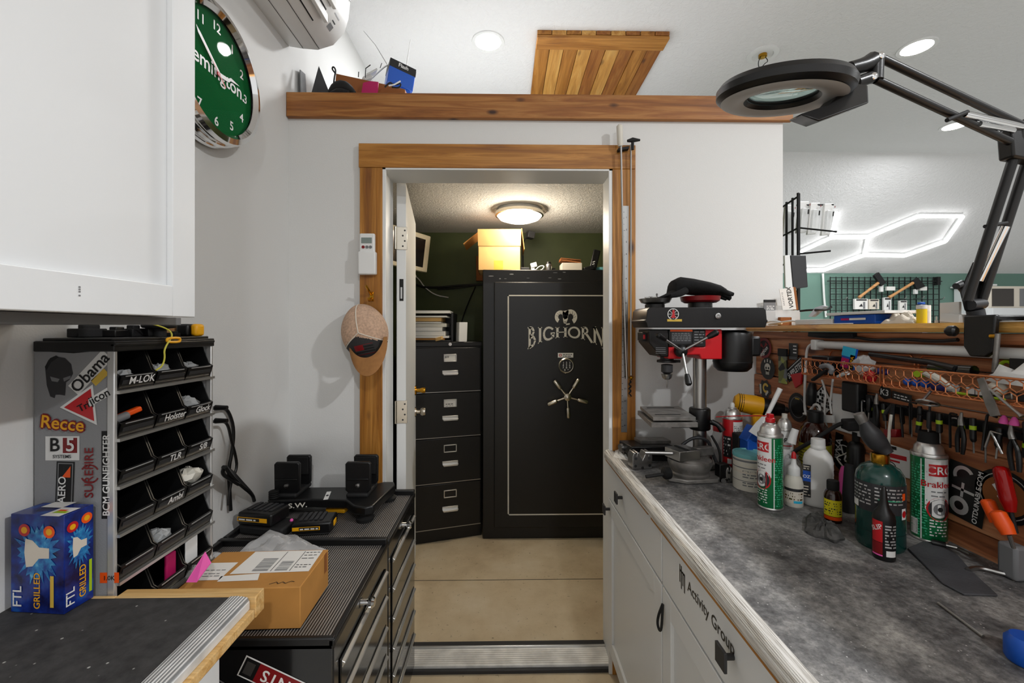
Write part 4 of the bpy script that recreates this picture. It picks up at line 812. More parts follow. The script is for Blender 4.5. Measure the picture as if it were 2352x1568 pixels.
sticker('square_sticker', (144, 1029), 0, .064, .046, 'white_plastic', [('B', .036, (-.014, -.005), 'black_matte', 0), ('5', .036, (.015, -.005), 'white_plastic', 0), ('SYSTEMS', .009, (0, -.0185), 'dark_grey', 0)], [(rect(.001, .028, -.009, .020), 'red_dark')])
sticker('tall_sticker', (150, 1110), math.radians(-2), .034, .084, 'black_matte', [('AERO', .020, (.002, -.012), 'white_plastic', math.pi / 2)], [(rect(-.0145, .0145, -.0395, .0395), 'grey'), (rect(-.0125, .0125, -.0375, .0375), 'black_matte'), ([(-.006, .012), (.010, .034), (.010, .012)], 'orange')])
q = sticker('ring_sticker', (207, 1085), 0, 0, 0, 'red_dark', [('SUREFIRE', .0235, (.007, -.0), 'red_dark', math.pi / 2)])
b = B('red_dark'); c_ = so(207, 1088); ringband(b, fs, c_[0], c_[1], .0155, .0185, 'red_dark', 24, .5, 2.6); ringband(b, fs, c_[0], c_[1], .0155, .0185, 'red_dark', 24, 3.6, 5.8); b.build('ring_mark', t, world=True, smooth=0)
sticker('strip_sticker', (246, 1090), 0, .020, .168, 'black_matte', [('BCM GUNFIGHTER', .0185, (.006, 0), 'white_plastic', math.pi / 2)])
sticker('low_sticker', (252, 1326), 0, .036, .02, 'orange', [('1.0K', .012, (0, -.004), 'black_matte', 0)])
rods = [1.319 - .0922 * i for i in range(6)]
cw = (OY1 - OY0 - .012) / 3
words_ = {(0, 0): 'M-LOK', (1, 1): 'Holster', (1, 2): 'Glock', (2, 1): 'TLR', (2, 2): 'S/B', (3, 1): 'Ambi'}
for r_i in range(6):
    zb = 1.319 - .0922 * r_i
    b = B('alu'); b.mm(OX - .003, OX + .007, OY0 + .003, OY1 - .003, zb - .003, zb + .003); b.build('shelf_rail', t, world=True)
    b = B('black_plastic'); b.mm(OXB + .004, OX - .02, OY0 + .006, OY1 - .006, zb - .003, zb); b.build('shelf', t, world=True)
    for c in range(3):
        y0 = OY0 + .007 + c * cw; y1 = y0 + cw - .003; z0 = zb + .0025; zt = z0 + .080
        b = B('black_plastic')
        side = [(OXB + .01, z0), (OX - .001, z0 + .004), (OX + .006, z0 + .028), (OX - .004, z0 + .034), (OX - .022, zt), (OXB + .01, zt)]
        for y in (y0, y1 - .0025): b.prism(side, (0, y, 0), X3, Z3, (0, .0025, 0))
        b.loft([[V((x, y, z)) for x, z in ((OX - .001, z0 + .004), (OX + .006, z0 + .028), (OX + .002, z0 + .030), (OX - .004, z0 + .004))] for y in (y0, y1)])
        b.mm(OXB + .01, OX - .002, y0, y1, z0, z0 + .003)
        q = b.build('bin', t, world=True)
        b = B('dark_grey'); b.loft([[V((x, y, z)) for x, z in ((OX + .002, z0 + .012), (OX + .0042, z0 + .020), (OX + .0052, z0 + .0195), (OX + .003, z0 + .0115))] for y in (y0 + .006, y1 - .006)]); b.mt('bare_alu').mm(OX + .004, OX + .0065, y0 + .01, y1 - .01, z0 + .0265, z0 + .0282); b.build('label_slot', q, world=True)
        w = words_.get((r_i, c))
        if w: f = planefn((OX + .0066, (y0 + y1) / 2 + .004, z0 + .0145), Y3, V((.25, 0, .97)), .001); b = B('white_plastic'); b.text(w, f, .021, (0, -.003), 'C', sx=.95); b.build('lettering', q, world=True, smooth=0)
def inbin(r_i, c, dz=.01): return V((OX - .03, OY0 + .007 + (c + .5) * cw, 1.319 - .0922 * r_i + .0055 + dz))
def crumple(name, label, c, s, m, seed, sx=1, sy=1, sz=.6, cat='bag'):
    r = random.Random(seed); b = B(m); c = V(c); n = 14; k = 8
    b.loft([[c + V((s * sx * math.sin(math.pi * (i + .05) / (k + .1)) * math.cos(2 * math.pi * j / n), s * sy * math.sin(math.pi * (i + .05) / (k + .1)) * math.sin(2 * math.pi * j / n), s * sz * math.cos(math.pi * (i + .05) / (k + .1)))) * 1. + V([r.uniform(-.18, .18) * s for _ in range(3)]) for j in range(n)] for i in range(k + 1)])
    o = b.build(name, smooth=25); tag(o, label, cat); return o
crumple('plastic_bag', 'crumpled clear bag in the top middle bin of the tower', inbin(0, 1, .022), .026, 'clear_pl', 1)
crumple('plastic_bag', 'crumpled clear bag in the top far bin of the tower', inbin(0, 2, .022), .022, 'clear_pl', 2)
crumple('plastic_bag', 'small clear bag in the lettered top bin nearest the stickers', inbin(0, 0, .02), .020, 'clear_pl', 3)
crumple('plastic_bag', 'clear bag of parts bulging from the far bin, second row of the tower', inbin(1, 2, .03), .024, 'clear_pl', 4)
crumple('plastic_bag', 'bag of cream and red parts heaped in the far bin, fourth row', inbin(3, 2, .036), .030, 'offwhite', 5)
crumple('plastic_bag', 'flat clear bag in the middle bin, fifth row of the tower', inbin(4, 1, .022), .024, 'clear_pl', 6)
p = inbin(1, 0, .035); b = B('orange'); b.bar(p + V((.0, -.012, -.004)), p + V((.012, .028, .008)), .013, .011); tag(b.build('marker', bev=.003), 'orange plastic tool in the second-row bin nearest the stickers', 'tool')
b = B('grey'); b.cyl(p + V((.008, -.03, -.006)), p + V((.01, -.002, -.001)), .008); tag(b.build('bit_socket'), 'grey fitting beside the orange tool in the tower bin', 'fitting')
b = B('white_plastic'); p = inbin(5, 2, .02); b.obox(p + V((.01, 0, .015)), (.004, -.004, 0), (.002, .018, .004), (0, 0, .034)); tag(b.build('white_tag', bev=.002), 'white plastic piece in the lowest visible far bin', 'plastic piece')
p = inbin(5, 1, .02); tag(B('magenta').obox(p + V((.012, .02, .016)), (.004, 0, 0), (0, .014, 0), (0, 0, .03)).build('maroon_pouch', bev=.003), 'maroon pouch in a low bin of the tower', 'pouch')
# things on top of the tower
zt_ = OZ1 + .0063
r = random.Random(21); 
for i, (px, y, dx, dy, h, m, lab) in enumerate(((180, .90, .020, .05, .026, 'black_matte', 'black plastic clip at the near left end of the tower top'), (215, .95, .03, .03, .018, 'dark_grey', 'dark grey plastic block lying on the tower top'), (262, .93, .018, .04, .022, 'black_plastic', 'black bracket in the middle of the tower top'), (300, .97, .02, .03, .026, 'black_matte', 'tall black bracket in the middle of the tower top'), (345, 1.0, .022, .035, .027, 'black_plastic', 'black reel body on the tower top'), (395, 1.03, .014, .03, .012, 'rubber', 'low black pad on the tower top'))):
    x = fx(px, y); x = min(max(x, OXB + .012 + dx), OX - .012 - dx); b = B(m); a = r.uniform(-.5, .5); u = V((math.cos(a), math.sin(a), 0)); w = V((-math.sin(a), math.cos(a), 0))
    b.obox((x, y, zt_ + h * .35), u * dx * .9, w * dy * .5, V((0, 0, h * .35))); b.obox(V((x, y, zt_ + h * .8)) + u * dx * .3, u * dx * .4, w * dy * .3, V((0, 0, h * .2))); b.cyl(V((x, y, zt_ + .3 * h)) - u * dx * .7 - w * dy * .4, V((x, y, zt_ + .3 * h)) - u * dx * .7 + w * dy * .4, h * .28, n=12); tag(b.build('plastic_part', bev=.002), lab, 'plastic part')
t = thing('light_reel', 'black ribbed disc on the bin tower top, below the cabinet', 'disc', (-.80, 1.0, zt_)); b = B('black_matte'); b.lathe([(.014, .0), (.014, .018), (.03, .02), (.033, .024), (.032, .029), (.0001, .029)], (0, 0, 0), Z3, 30, cap=False); b.build('disc', t)
t = thing('tape_measure', 'black and amber tape measure at the far end of the tower top', 'tape measure', (-.775, 1.075, zt_))
b = B('black_plastic'); b.mm(-.03, .0, -.02, .018, 0, .030); b.build('body', t, bev=.005); b = B('yellow'); b.mm(.001, .018, -.015, .015, 0, .030); b.build('window', t, bev=.006)
tag(B('handle_wood').mm(-.86, -.81, 1.06, 1.10, zt_, zt_ + .024).build('wood_block', bev=.002), 'small pale wood block on the tower top behind the amber tool', 'block')
t = thing('carabiner', 'orange carabiner clip hanging on the tower cover edge', 'clip', P(398, 780, 1.0)); b = B('yellow'); c_ = PX(400, 780.5, OX + .0085); b.tube([c_ + V((0, -.018, .004)), c_ + V((0, .014, .005)), c_ + V((0, .018, 0)), c_ + V((0, .014, -.005)), c_ + V((0, -.018, -.004)), c_ + V((0, -.021, 0))], .0028, 8, True, smooth=1); b.build('frame', t, world=True)
b = B('yellow_wire'); b.tube([(-.86, .90, zt_ + .027), (-.83, .92, zt_ + .035), (-.79, .95, zt_ + .034), (-.75, .985, OZ1 + .018), PX(376, 800, OX + .018), PX(379, 822, OX + .018), PX(372, 842, OX + .018), PX(358, 850, OX + .016)], .0017, 6, smooth=3); tag(b.build('yellow_wire'), 'thin yellow wire drooping over the top of the bin tower', 'wire')
# ---------------------------------------------------------------- on the side bench: bulb box
t = thing('bulb_box', 'blue light bulb box at the wall end of the side bench', 'box', PZ(145, 1403, CT + .0005) - Y3 * .010 + X3 * .012, math.radians(-5))
W_, D_, H_ = .104, .050, .176
b = B('box_art'); b.mm(-W_, 0, 0, D_, 0, H_); b.build('carton', t, bev=.0012)
def bulb(f, cx, cy, s, wd):     # reflector bulb lying on its side with a burst behind, as printed
    r = random.Random(5); b = B('art_glow')
    pts = []
    for i in range(44):
        a = 2 * math.pi * i / 44; q = s * (1.08 if i % 2 else .72) * r.uniform(.85, 1.15); pts.append((cx + wd * q * math.cos(a), cy + q * math.sin(a)))
    for i in range(44): b.flat([(cx, cy), pts[i], pts[(i + 1) % 44]], f, 'art_glow')
    b.flat([(cx - wd * s * .55, cy + s * .5), (cx - wd * s * .2, cy + s * .44), (cx + wd * s * .12, cy + s * .2), (cx + wd * s * .6, cy + s * .18), (cx + wd * s * .6, cy - s * .18), (cx + wd * s * .1, cy - s * .2), (cx - wd * s * .2, cy - s * .48), (cx - wd * s * .52, cy - s * .52), (cx - wd * s * .6, cy)], lift(f, .0003), 'skin_label')
    return b
f1 = planefn((-W_ / 2, 0, 0), X3, Z3, .0006)
b = bulb(f1, 0, .108, .05, .8); 
for x, y, m in ((-.024, .148, 'red'), (.024, .146, 'orange')): b.flat(disc(x, y, .011), lift(f1, .0004), m); b.flat(disc(x, y, .006), lift(f1, .0006), 'yellow')
b.text('FTL', lift(f1, .0004), .024, (-.030, .010), 'L', 'white_plastic', rot=math.pi / 2); b.text('GRILLED', lift(f1, .0004), .017, (.006, .008), 'L', 'yellow', rot=math.pi / 2); b.flat(rect(.026, .033, .012, .068), lift(f1, .0004), 'gold'); b.build('front_print', t, smooth=0)
f2 = planefn((0, D_ / 2, 0), Y3, Z3, .0006); lf = lambda f, d: (lambda x, y: f(x, y) + X3 * d)
def bulb2(): 
    global lift
    old = lift; lift = lf; b = bulb(f2, .0, .112, .036, .56); lift = old; return b
b = bulb2()
for x, y, m in ((-.012, .150, 'red'), (.012, .156, 'orange')): b.flat(disc(x, y, .0095), lf(f2, .0004), m); b.flat(disc(x, y, .005), lf(f2, .0006), 'yellow')
b.text('FTL', lf(f2, .0004), .020, (-.009, .010), 'L', 'white_plastic', rot=math.pi / 2); b.text('GRILLED', lf(f2, .0004), .0155, (.010, .014), 'L', 'yellow', rot=math.pi / 2); b.flat(rect(.016, .021, .016, .076), lf(f2, .0004), 'lime'); b.build('side_print', t, smooth=0)
f3 = planefn((-W_ / 2, D_ / 2, H_), X3, Y3, .0006); b = B('white_paper'); b.flat(rect(-.03, .012, .004, .03), f3); b.flat(rect(.012, .048, -.03, .006), f3, 'white_paper'); b.flat(rect(.02, .045, -.018, -.010), lambda x, y: f3(x, y) + Z3 * .0003, 'lime'); b.flat(rect(.02, .036, -.010, -.004), lambda x, y: f3(x, y) + Z3 * .0003, 'orange'); b.build('top_labels', t, smooth=0)
# ---------------------------------------------------------------- on the near chest: parcel, bags
zc = TZ + .0035
t = thing('parcel', 'brown cardboard parcel with white shipping label on the near tool chest', 'parcel', (-.45, .97, zc))
c0, c1 = PZ(690, 1443, zc), PZ(736, 1378, zc); ph = PX(690, 1345, c0.x).z - zc; ph = .094
u = V((1, .03, 0)).normalized(); w = V((-.03, 1, 0)).normalized(); L1, L2 = .272, .165
o = V((c0.x, c0.y, zc)); b = B('card'); b.add([o + u * -L1 * i + w * L2 * j + Z3 * ph * k for i in (0, 1) for j in (0, 1) for k in (0, 1)], [(0, 1, 3, 2), (4, 6, 7, 5), (0, 4, 5, 1), (2, 3, 7, 6), (0, 2, 6, 4), (1, 5, 7, 3)]); b.build('carton', t, world=True, bev=.002)
ft = planefn(o + Z3 * ph, u, w, .0007); up = lambda f, d: (lambda x, y: f(x, y) + Z3 * d)
b = B('white_paper'); b.flat([(-.008, .062), (-.012, .160), (-.185, .160), (-.19, .058)], ft); b.flat([(-.12, .058), (-.11, .03), (-.20, .028), (-.205, .05)], ft); b.flat(rect(-.265, -.20, .035, .11), ft)
for x in (-.10, -.055): b.flat(rect(x - .0008, x + .0008, .066, .156), up(ft, .0003), 'dark_grey')
r = random.Random(2)
for k in range(16): y = .068 + k * .0036; b.flat(rect(-.145, -.108, y, y + r.uniform(.001, .0026)), up(ft, .0003), 'grey')
for k in range(12): y = .068 + k * .0036; b.flat(rect(-.092, -.062, y, y + r.uniform(.001, .0026)), up(ft, .0003), 'grey')
lines(b, up(ft, .0003), -.05, -.015, [.08, .09, .12, .135, .148], .004, 'dark_grey', 4); lines(b, up(ft, .0003), -.26, -.21, [.05, .06, .075], .004, 'grey', 8); stroke(b, up(ft, .0005), [(-.075, .012), (-.062, .020), (-.056, .013), (-.048, .02), (-.04, .014), (-.03, .022), (-.022, .02)], .0016, 'black_matte'); b.build('shipping_label', t, world=True, smooth=0)
fside = planefn(o, w, Z3, .0006); b = B('card_dark'); b.flat(rect(L2 - .028, L2 - .012, .045, ph), lambda x, y: o + w * x + Z3 * y + X3 * .0008 * 1); b.build('side_tape', t, world=True, smooth=0)
def film(name, label, pts, m, seed, thick=.02, cat='bag', n=22, amp=.010):
    r = random.Random(seed); a, bb, c, d = [V(p) for p in pts]; ph_ = [r.uniform(0, 6) for _ in range(8)]
    def f(u, v, s=1):
        p = a * (1 - u) * (1 - v) + bb * u * (1 - v) + c * u * v + d * (1 - u) * v
        e = math.sin(math.pi * u) ** .5 * math.sin(math.pi * v) ** .5
        q = sum(math.sin(ph_[k] + (5 + 3 * k) * u * (1 if k % 2 else -1) + (9 - k) * 1.7 * v) for k in range(5)) / 5
        cr = abs(math.sin(ph_[5] + 11 * u + 7 * v + 2 * math.sin(6 * v + ph_[6]))) - .5
        return p + Z3 * ((thick * e * (.7 + .5 * q) + amp * cr * e) * (1 if s > 0 else .08))
    b = B(m); b.sheet(f, n, n, 0); b.sheet(lambda u, v: f(u, v, -1) + Z3 * .0005, n, n, 0); o = b.build(name, smooth=14); return tag(o, label, cat)
film('plastic_bag', 'big crinkled clear plastic bag lying between the parcel and the chargers', [PZ(520, 1288, zc), PZ(700, 1292, zc), PZ(750, 1262, zc + .02), PZ(620, 1216, TZ + .034)], 'film', 3, .032, amp=.016)
film('plastic_bag', 'clear plastic bag squeezed behind the pink tag', [PZ(398, 1340, zc + .04), PZ(520, 1300, zc), PZ(540, 1272, zc), PZ(420, 1296, zc + .03)], 'film', 5, .035)
crumple('foil_pouch', 'clear pouch with dark red contents beside the tower', PZ(428, 1330, zc + .075) + V((.026, -.01, .012)), .024, 'clear_pl', 9, 1, .6, 1.1); crumple('red_contents', 'dark red stuff inside the pouch beside the tower', PZ(424, 1345, zc + .06), .022, 'red_dark', 10, 1, .6, 1.2, 'part')
a = [P(427, 1337, .93), P(452, 1337, .93), P(484, 1294, 1.0), P(470, 1268, 1.02)]; tag(B('pink').loft([a, [p + V((0, .002, .001)) for p in a]]).build('pink_tag', smooth=0), 'bright pink paper tag sticking up behind the parcel', 'tag')
# ---------------------------------------------------------------- on the far chest: chargers, gun vise
def battery(t, o, u, w, tilt, lab=True):
    n_ = V((0, 0, 1)) + u * 0; b = B('black_plastic')
    def bx(x0, x1, y0, y1, z0, z1, m='black_plastic', nm=None, bev=.004):
        b = B(m); b.add([o + u * x + w * y + (Z3 * math.cos(tilt) - w * math.sin(tilt)) * z for x in (x0, x1) for y in (y0, y1) for z in (z0, z1)], [(0, 1, 3, 2), (4, 6, 7, 5), (0, 4, 5, 1), (2, 3, 7, 6), (0, 2, 6, 4), (1, 5, 7, 3)]); return b.build(nm, t, world=True, bev=bev)
    return bx
zf_ = TZ + .0035
t = thing('battery_charger', 'black charger with a yellow-striped battery clipped on, nearer the bin tower', 'battery charger', PZ(600, 1212, zf_))
o = PZ(535, 1222, zf_); u = (PZ(640, 1232, zf_) - o).normalized(); w = Z3.cross(u)
bx = battery(t, o, u, w, 0)
bx(.03, .19, -.01, .075, 0, .030, 'black_matte', 'charger_base', .008); bb = bx(.03, .155, -.014, .075, .034, .075, 'black_plastic', 'battery', .006)
for k in range(5): bx(.045 + k * .02, .057 + k * .02, .01, .07, .0755, .0775, 'dark_grey', 'contact_rail', 0)
f = planefn(o + w * -.014 + Z3 * .047, u, Z3, .0008); b = B('yellow'); b.flat(rect(.03, .14, 0, .014), f); b.flat(rect(.033, .112, .002, .012), lambda x, y: f(x, y) - w * .0003, 'black_matte'); lines(b, lambda x, y: f(x, y) - w * .0005, .036, .108, [.004], .006, 'white_plastic', 2); b.build('name_strip', t, world=True, smooth=0)
b = B('pink'); b.sph(o + u * .18 + w * .05 + Z3 * .032, .006, 10); b.build('status_light', t, world=True)
t = thing('battery_pack', 'flat black battery pack with yellow end on the far chest, right of the charger', 'battery', PZ(715, 1228, zf_))
o = PZ(668, 1233, zf_); u = (PZ(752, 1235, zf_) - o).normalized(); u = (u + Y3 * .18).normalized(); w = Z3.cross(u); bx = battery(t, o, u, w, 0)
bx(0, .125, 0, .085, .006, .042, 'black_plastic', 'battery_body', .007); bx(.012, .118, .004, .08, 0, .006, 'black_matte', 'battery_foot', .002)
for k in range(5): bx(.018 + k * .016, .028 + k * .016, .02, .08, .0425, .0455, 'dark_grey', 'contact_rail', 0)
bx(.120, .127, .03, .06, .014, .034, 'yellow', 'release_button', .003)
f = planefn(o + Z3 * .018, u, Z3, .0008); b = B('yellow'); b.flat(rect(.004, .09, 0, .012), f); b.flat(rect(.025, .087, .0015, .0105), lambda x, y: f(x, y) - w * .0003, 'black_matte'); lines(b, lambda x, y: f(x, y) - w * .0005, .028, .084, [.003], .0055, 'white_plastic', 3); b.build('name_strip', t, world=True, smooth=0)
t = thing('gun_vise', 'black plastic gun vise with two padded cradles on the far tool chest', 'vise', PZ(760, 1180, zf_))
gz = TZ + .032
b = B('black_plastic'); b.prism([(-.862, 1.565), (-.85, 1.55), (-.80, 1.55), (-.70, 1.56), (-.575, 1.55), (-.53, 1.50), (-.485, 1.485), (-.46, 1.50), (-.435, 1.70), (-.45, 1.735), (-.49, 1.735), (-.56, 1.68), (-.80, 1.68), (-.862, 1.68)], (0, 0, gz), X3, Y3, (0, 0, .032)); b.build('base', t, world=True, bev=.006, segs=3)
for x, y in ((-.84, 1.55), (-.84, 1.665), (-.497, 1.525), (-.465, 1.705)): b = B('rubber'); b.lathe([(.03, 0), (.032, .010), (.022, .016), (.022, gz - TZ)], (x, y, zf_), Z3, 20); b.build('foot', t, world=True)
for xc in (-.803, -.543):
    b = B('black_matte'); b.mm(xc - .04, xc + .04, 1.57, 1.70, gz + .03, gz + .046); cr = b.build('cradle_base', t, world=True, bev=.006)
    for y0, sgn in ((1.582, -1), (1.672, 1)):
        b = B('black_plastic'); b.prism([(-.046, .012), (-.034, 0), (.034, 0), (.046, .012), (.047, .108), (.040, .116), (-.040, .116), (-.047, .108)], (xc, y0, gz + .042), X3, Z3, (0, .016, 0)); pd = b.build('pad', t, world=True, bev=.004)
        b = B('rubber'); b.mm(xc - .04, xc + .04, y0 + (.016 if sgn < 0 else -.005), y0 + (.021 if sgn < 0 else 0), gz + .085, gz + .152); b.build('pad_lining', pd, world=True, bev=.002)
        if sgn < 0: b = B('steel'); b.lathe([(.009, 0), (.008, .005), (.0001, .007)], (xc + .0, y0, gz + .072), -Y3, 16, cap=False); b.build('bolt', pd, world=True); b = B('black_plastic'); b.mm(xc - .04, xc + .04, y0 - .004, y0 + .001, gz + .092, gz + .098); b.build('rib', pd, world=True, bev=.002)
b = B('rubber'); b.lathe([(.016, 0), (.018, .004), (.016, .007), (.018, .011), (.016, .014), (.018, .018), (.016, .021), (.018, .025), (.014, .028)], (-.863 + .02, 1.57, gz + .032), Z3, 20); b.build('knob', t, world=True)
f = planefn((-.66, 1.60, gz + .032), V((1, .25, 0)), V((-.25, 1, 0)), .0008); b = B('white_plastic'); b.flat(rect(-.008, .008, -.05, .03), f); b.flat(disc(0, -.01, .005, .009, 10), lambda x, y: f(x, y) + Z3 * .0003, 'dark_grey'); b.build('label', t, world=True, smooth=0)
f = planefn((-.745, 1.546, gz + .008), V((1, .2, 0)), Z3, .003); b = B('offwhite'); b.text('S.W.', f, .024, (0, 0), 'C', sx=1.4); b.build('lettering', t, world=True, smooth=0)
t = thing('utility_knife', 'amber-handled blade tool lying under the gun vise', 'tool', (-.62, 1.50, zf_)); b = B('yellow'); b.bar((-.66, 1.60, zf_ + .008), (-.585, 1.585, zf_ + .010), .03, .016); b.build('handle', t, world=True, bev=.004); b = B('steel'); b.bar((-.79, 1.625, zf_ + .006), (-.655, 1.60, zf_ + .006), .002, .05, Y3); b.mt('steel'); b.build('blade', t, world=True)
# leads on the wall by the tower
def cord(name, label, pts, r=.005, m='black_plastic', cat='cable', sm=2):
    b = B(m); b.tube(pts, r, 8, smooth=sm); return tag(b.build(name), label, cat)
x = XL + .012
cord('black_cable', 'black cord looping down the left wall behind the tower', [(OX - .05, OY1 + .004, 1.235), PX(512, 935, x), PX(526, 945, x), PX(538, 985, x), PX(533, 1040, x), PX(525, 1075, x), PX(527, 1120, x), PX(530, 1172, x)], .0055)
cord('black_cable', 'second black cord hanging beside the tower, lower plug', [(OX - .05, OY1 + .004, 1.200), PX(512, 966, x + .02), PX(524, 975, x + .02), PX(531, 1010, x + .02), PX(541, 1045, x + .02), PX(545, 1075, x + .02), PX(530, 1105, x + .02), PX(524, 1160, x + .02)], .0045)
b = B('black_plastic')
for k in range(3): b.tube([PX(512 + k * 3, 1072, x + .04 + .01 * k), PX(530, 1080 + k * 5, x + .045 + .006 * k), PX(552, 1105 + k * 4, x + .045), PX(580, 1135, x + .03 + .008 * k), PX(584, 1150, x + .05)], .0055, 8, smooth=2)
b.tube([PX(514, 1074, x + .045), PX(510, 1088, x + .045), PX(528, 1100, x + .05), PX(548, 1112, x + .05)], .0055, 8, smooth=2); tag(b.build('cord_bundle'), 'bundled loop of black cord above the battery charger', 'cable')
for py in (936, 966): p = PX(505, py, OX - .04); b = B('black_plastic'); b.cyl(p - X3 * .012, p + X3 * .02, .008, .006, 12); tag(b.build('cord_plug'), 'black cord plug sticking out behind the tower, %s of two' % ('upper' if py == 936 else 'lower'), 'plug')
# ---------------------------------------------------------------- drill press
cz0 = CT + .0008
t = thing('drill_press', 'black and red benchtop drill press at the far end of the bench', 'drill press', (.707, 1.56, cz0))
DY = 1.56
def dx(px, y=DY): return fx(px, y)
def dz(py, y=DY): return fz(py, y)
cxn = dx(1607)
b = B('iron'); b.mm(cxn - .05, cxn + .06, 1.52, 1.70, cz0, cz0 + .022); b.lathe([(.045, .022), (.04, .05), (.03, .055)], (cxn, DY, cz0), Z3, 24)
b.build('base', t, world=True, bev=.004)
b = B('steel'); b.cyl((cxn, DY, cz0 + .03), (cxn, DY, dz(800)), .0232, n=32); b.build('column', t, world=True)
# work table with slots, on a bracket
tz = 1.128
b = B('iron'); b.prism([(.508, 1.455), (.655, 1.455), (.682, 1.665), (.530, 1.665)], (0, 0, tz), X3, Y3, (0, 0, .012)); b.prism([(.50, 1.45), (.66, 1.45), (.69, 1.672), (.522, 1.672)], (0, 0, tz - .022), X3, Y3, (0, 0, .016))
for q in ((.53, .62, 1.50), (.545, .65, 1.63)): b.mm(q[0], q[1], q[2] - .005, q[2] + .005, tz + .012, tz + .0128, 'black_matte')
b.build('table', t, world=True, bev=.002)
b = B('black_paint'); b.lathe([(.034, -.055), (.037, -.05), (.037, .02), (.034, .026)], (cxn, DY, tz), Z3, 24); b.bar((.60, 1.56, tz - .028), (cxn, 1.56, tz - .028), .06, .03, Z3); b.cyl((cxn + .02, 1.55, tz - .02), (cxn + .045, 1.53, tz - .03), .01, .007); b.build('bracket', t, world=True, bev=.004)
b = B('black_plastic'); b.tube([(cxn + .03, 1.53, tz - .02), (cxn + .05, 1.52, tz - .03), (cxn + .062, 1.515, tz - .05)], [.009, .009, .012], 10, smooth=1); b.build('clamp_handle', t, world=True)
# head
h0, h1, h2 = dz(756), dz(707), dz(752)
b = B('red'); b.prism([(dx(1521), dz(795)), (dx(1521), dz(822)), (dx(1548), dz(822)), (dx(1560), dz(813)), (dx(1590), dz(813)), (dx(1593), dz(823)), (dx(1640), dz(823)), (dx(1640), h0), (dx(1600), h0), (dx(1600), dz(795))], (0, DY - .06, 0), X3, Z3, (0, .12, 0)); b.build('head_casting', t, world=True, bev=.004)
b = B('black_paint'); b.prism([(dx(1478), h0), (dx(1478), dz(786)), (dx(1504), dz(817)), (dx(1521), dz(817)), (dx(1521), h0)], (0, DY - .062, 0), X3, Z3, (0, .124, 0)); b.prism(rect(dx(1521), dx(1603), dz(795), h0), (0, DY - .063, 0), X3, Z3, (0, .126, 0)); b.build('front_cover', t, world=True, bev=.004)
fd = planefn((0, DY - .063, 0), X3, Z3, .0008)
def lq(f, d=.0003): return lambda x, y: f(x, y) - Y3 * d
b = B('dark_grey'); b.flat(rect(dx(1526), dx(1571), dz(788), dz(760)), fd, 'dark_grey'); b.flat(rect(dx(1524), dx(1573), dz(761), dz(757)), lq(fd), 'orange'); lines(b, lq(fd), dx(1528), dx(1569), [dz(766 + 4 * k) for k in range(5)], .0035, 'grey', 3); b.flat(rect(dx(1574), dx(1602), dz(794), dz(759)), fd, 'black_matte'); lines(b, lq(fd), dx(1577), dx(1599), [dz(763 + 6 * k) for k in range(5)], .005, 'grey', 6)
for k in range(4): stroke(b, lq(fd), [(dx(1492), dz(797 + 4 * k)), (dx(1514), dz(797 + 4 * k))], .0018, 'grey')
b.build('warning_labels', t, world=True, smooth=0)
b = B('black_plastic'); b.mm(dx(1470), dx(1479), DY - .03, DY + .03, dz(782), dz(763)); b.mt('red').mm(dx(1471), dx(1476), DY - .032, DY - .029, dz(778), dz(768)); b.build('switch_box', t, world=True, bev=.004)
# belt cover
def cov(z, e): return [V((dx(1466 + e) , DY - .085, z)), V((dx(1730 - e), DY - .085, z)), V((dx(1733 - e), DY - .06, z)), V((dx(1733 - e), DY + .075, z)), V((dx(1728 - e), DY + .095, z)), V((dx(1470 + e), DY + .095, z)), V((dx(1464 + e), DY + .07, z)), V((dx(1464 + e), DY - .06, z))]
b = B('black_paint'); b.loft([cov(h2, 4), cov(dz(741), 1), cov(dz(740), -1), cov(dz(736), -1), cov(dz(735), 1), cov(dz(714), 3), cov(dz(708), 9)]); b.build('belt_cover', t, world=True, bev=.004, segs=3)
fd2 = planefn((0, DY - .085, 0), X3, Z3, .0015); cc_ = (dx(1525), dz(723)); b = B('white_plastic'); ringband(b, fd2, cc_[0], cc_[1], .0175, .020, 'white_plastic'); 
for a in (0, 90, 45, 135): u = (math.cos(math.radians(a)) * .018, math.sin(math.radians(a)) * .018); stroke(b, fd2, [(cc_[0] - u[0], cc_[1] - u[1]), (cc_[0] + u[0], cc_[1] + u[1])], .0014, 'white_plastic')
b.flat([(cc_[0] - .008, cc_[1] - .013), (cc_[0] + .009, cc_[1] - .013), (cc_[0] + .005, cc_[1]), (cc_[0] + .005, cc_[1] + .014), (cc_[0] - .003, cc_[1] + .014), (cc_[0] - .003, cc_[1])], lq(fd2, .0004), 'red'); b.flat(rect(dx(1512), dx(1544), dz(739), dz(734)), fd2, 'gold'); b.build('round_badge', t, world=True, smooth=0)
b = B('steel'); b.lathe([(.011, 0), (.010, .004), (.006, .005), (.0001, .004)], (dx(1622), DY - .0855, dz(727)), -Y3, 20, cap=False); b.build('cover_screw', t, world=True)
b = B('black_paint'); b.cyl((dx(1504), DY, h1 - .003), (dx(1504), DY, dz(699)), .035); b.build('pulley_hub', t, world=True); b = B('black_paint'); b.cyl((dx(1608), DY, h1 - .003), (dx(1608), DY, dz(695)), .042); b.build('pulley_hub', t, world=True)
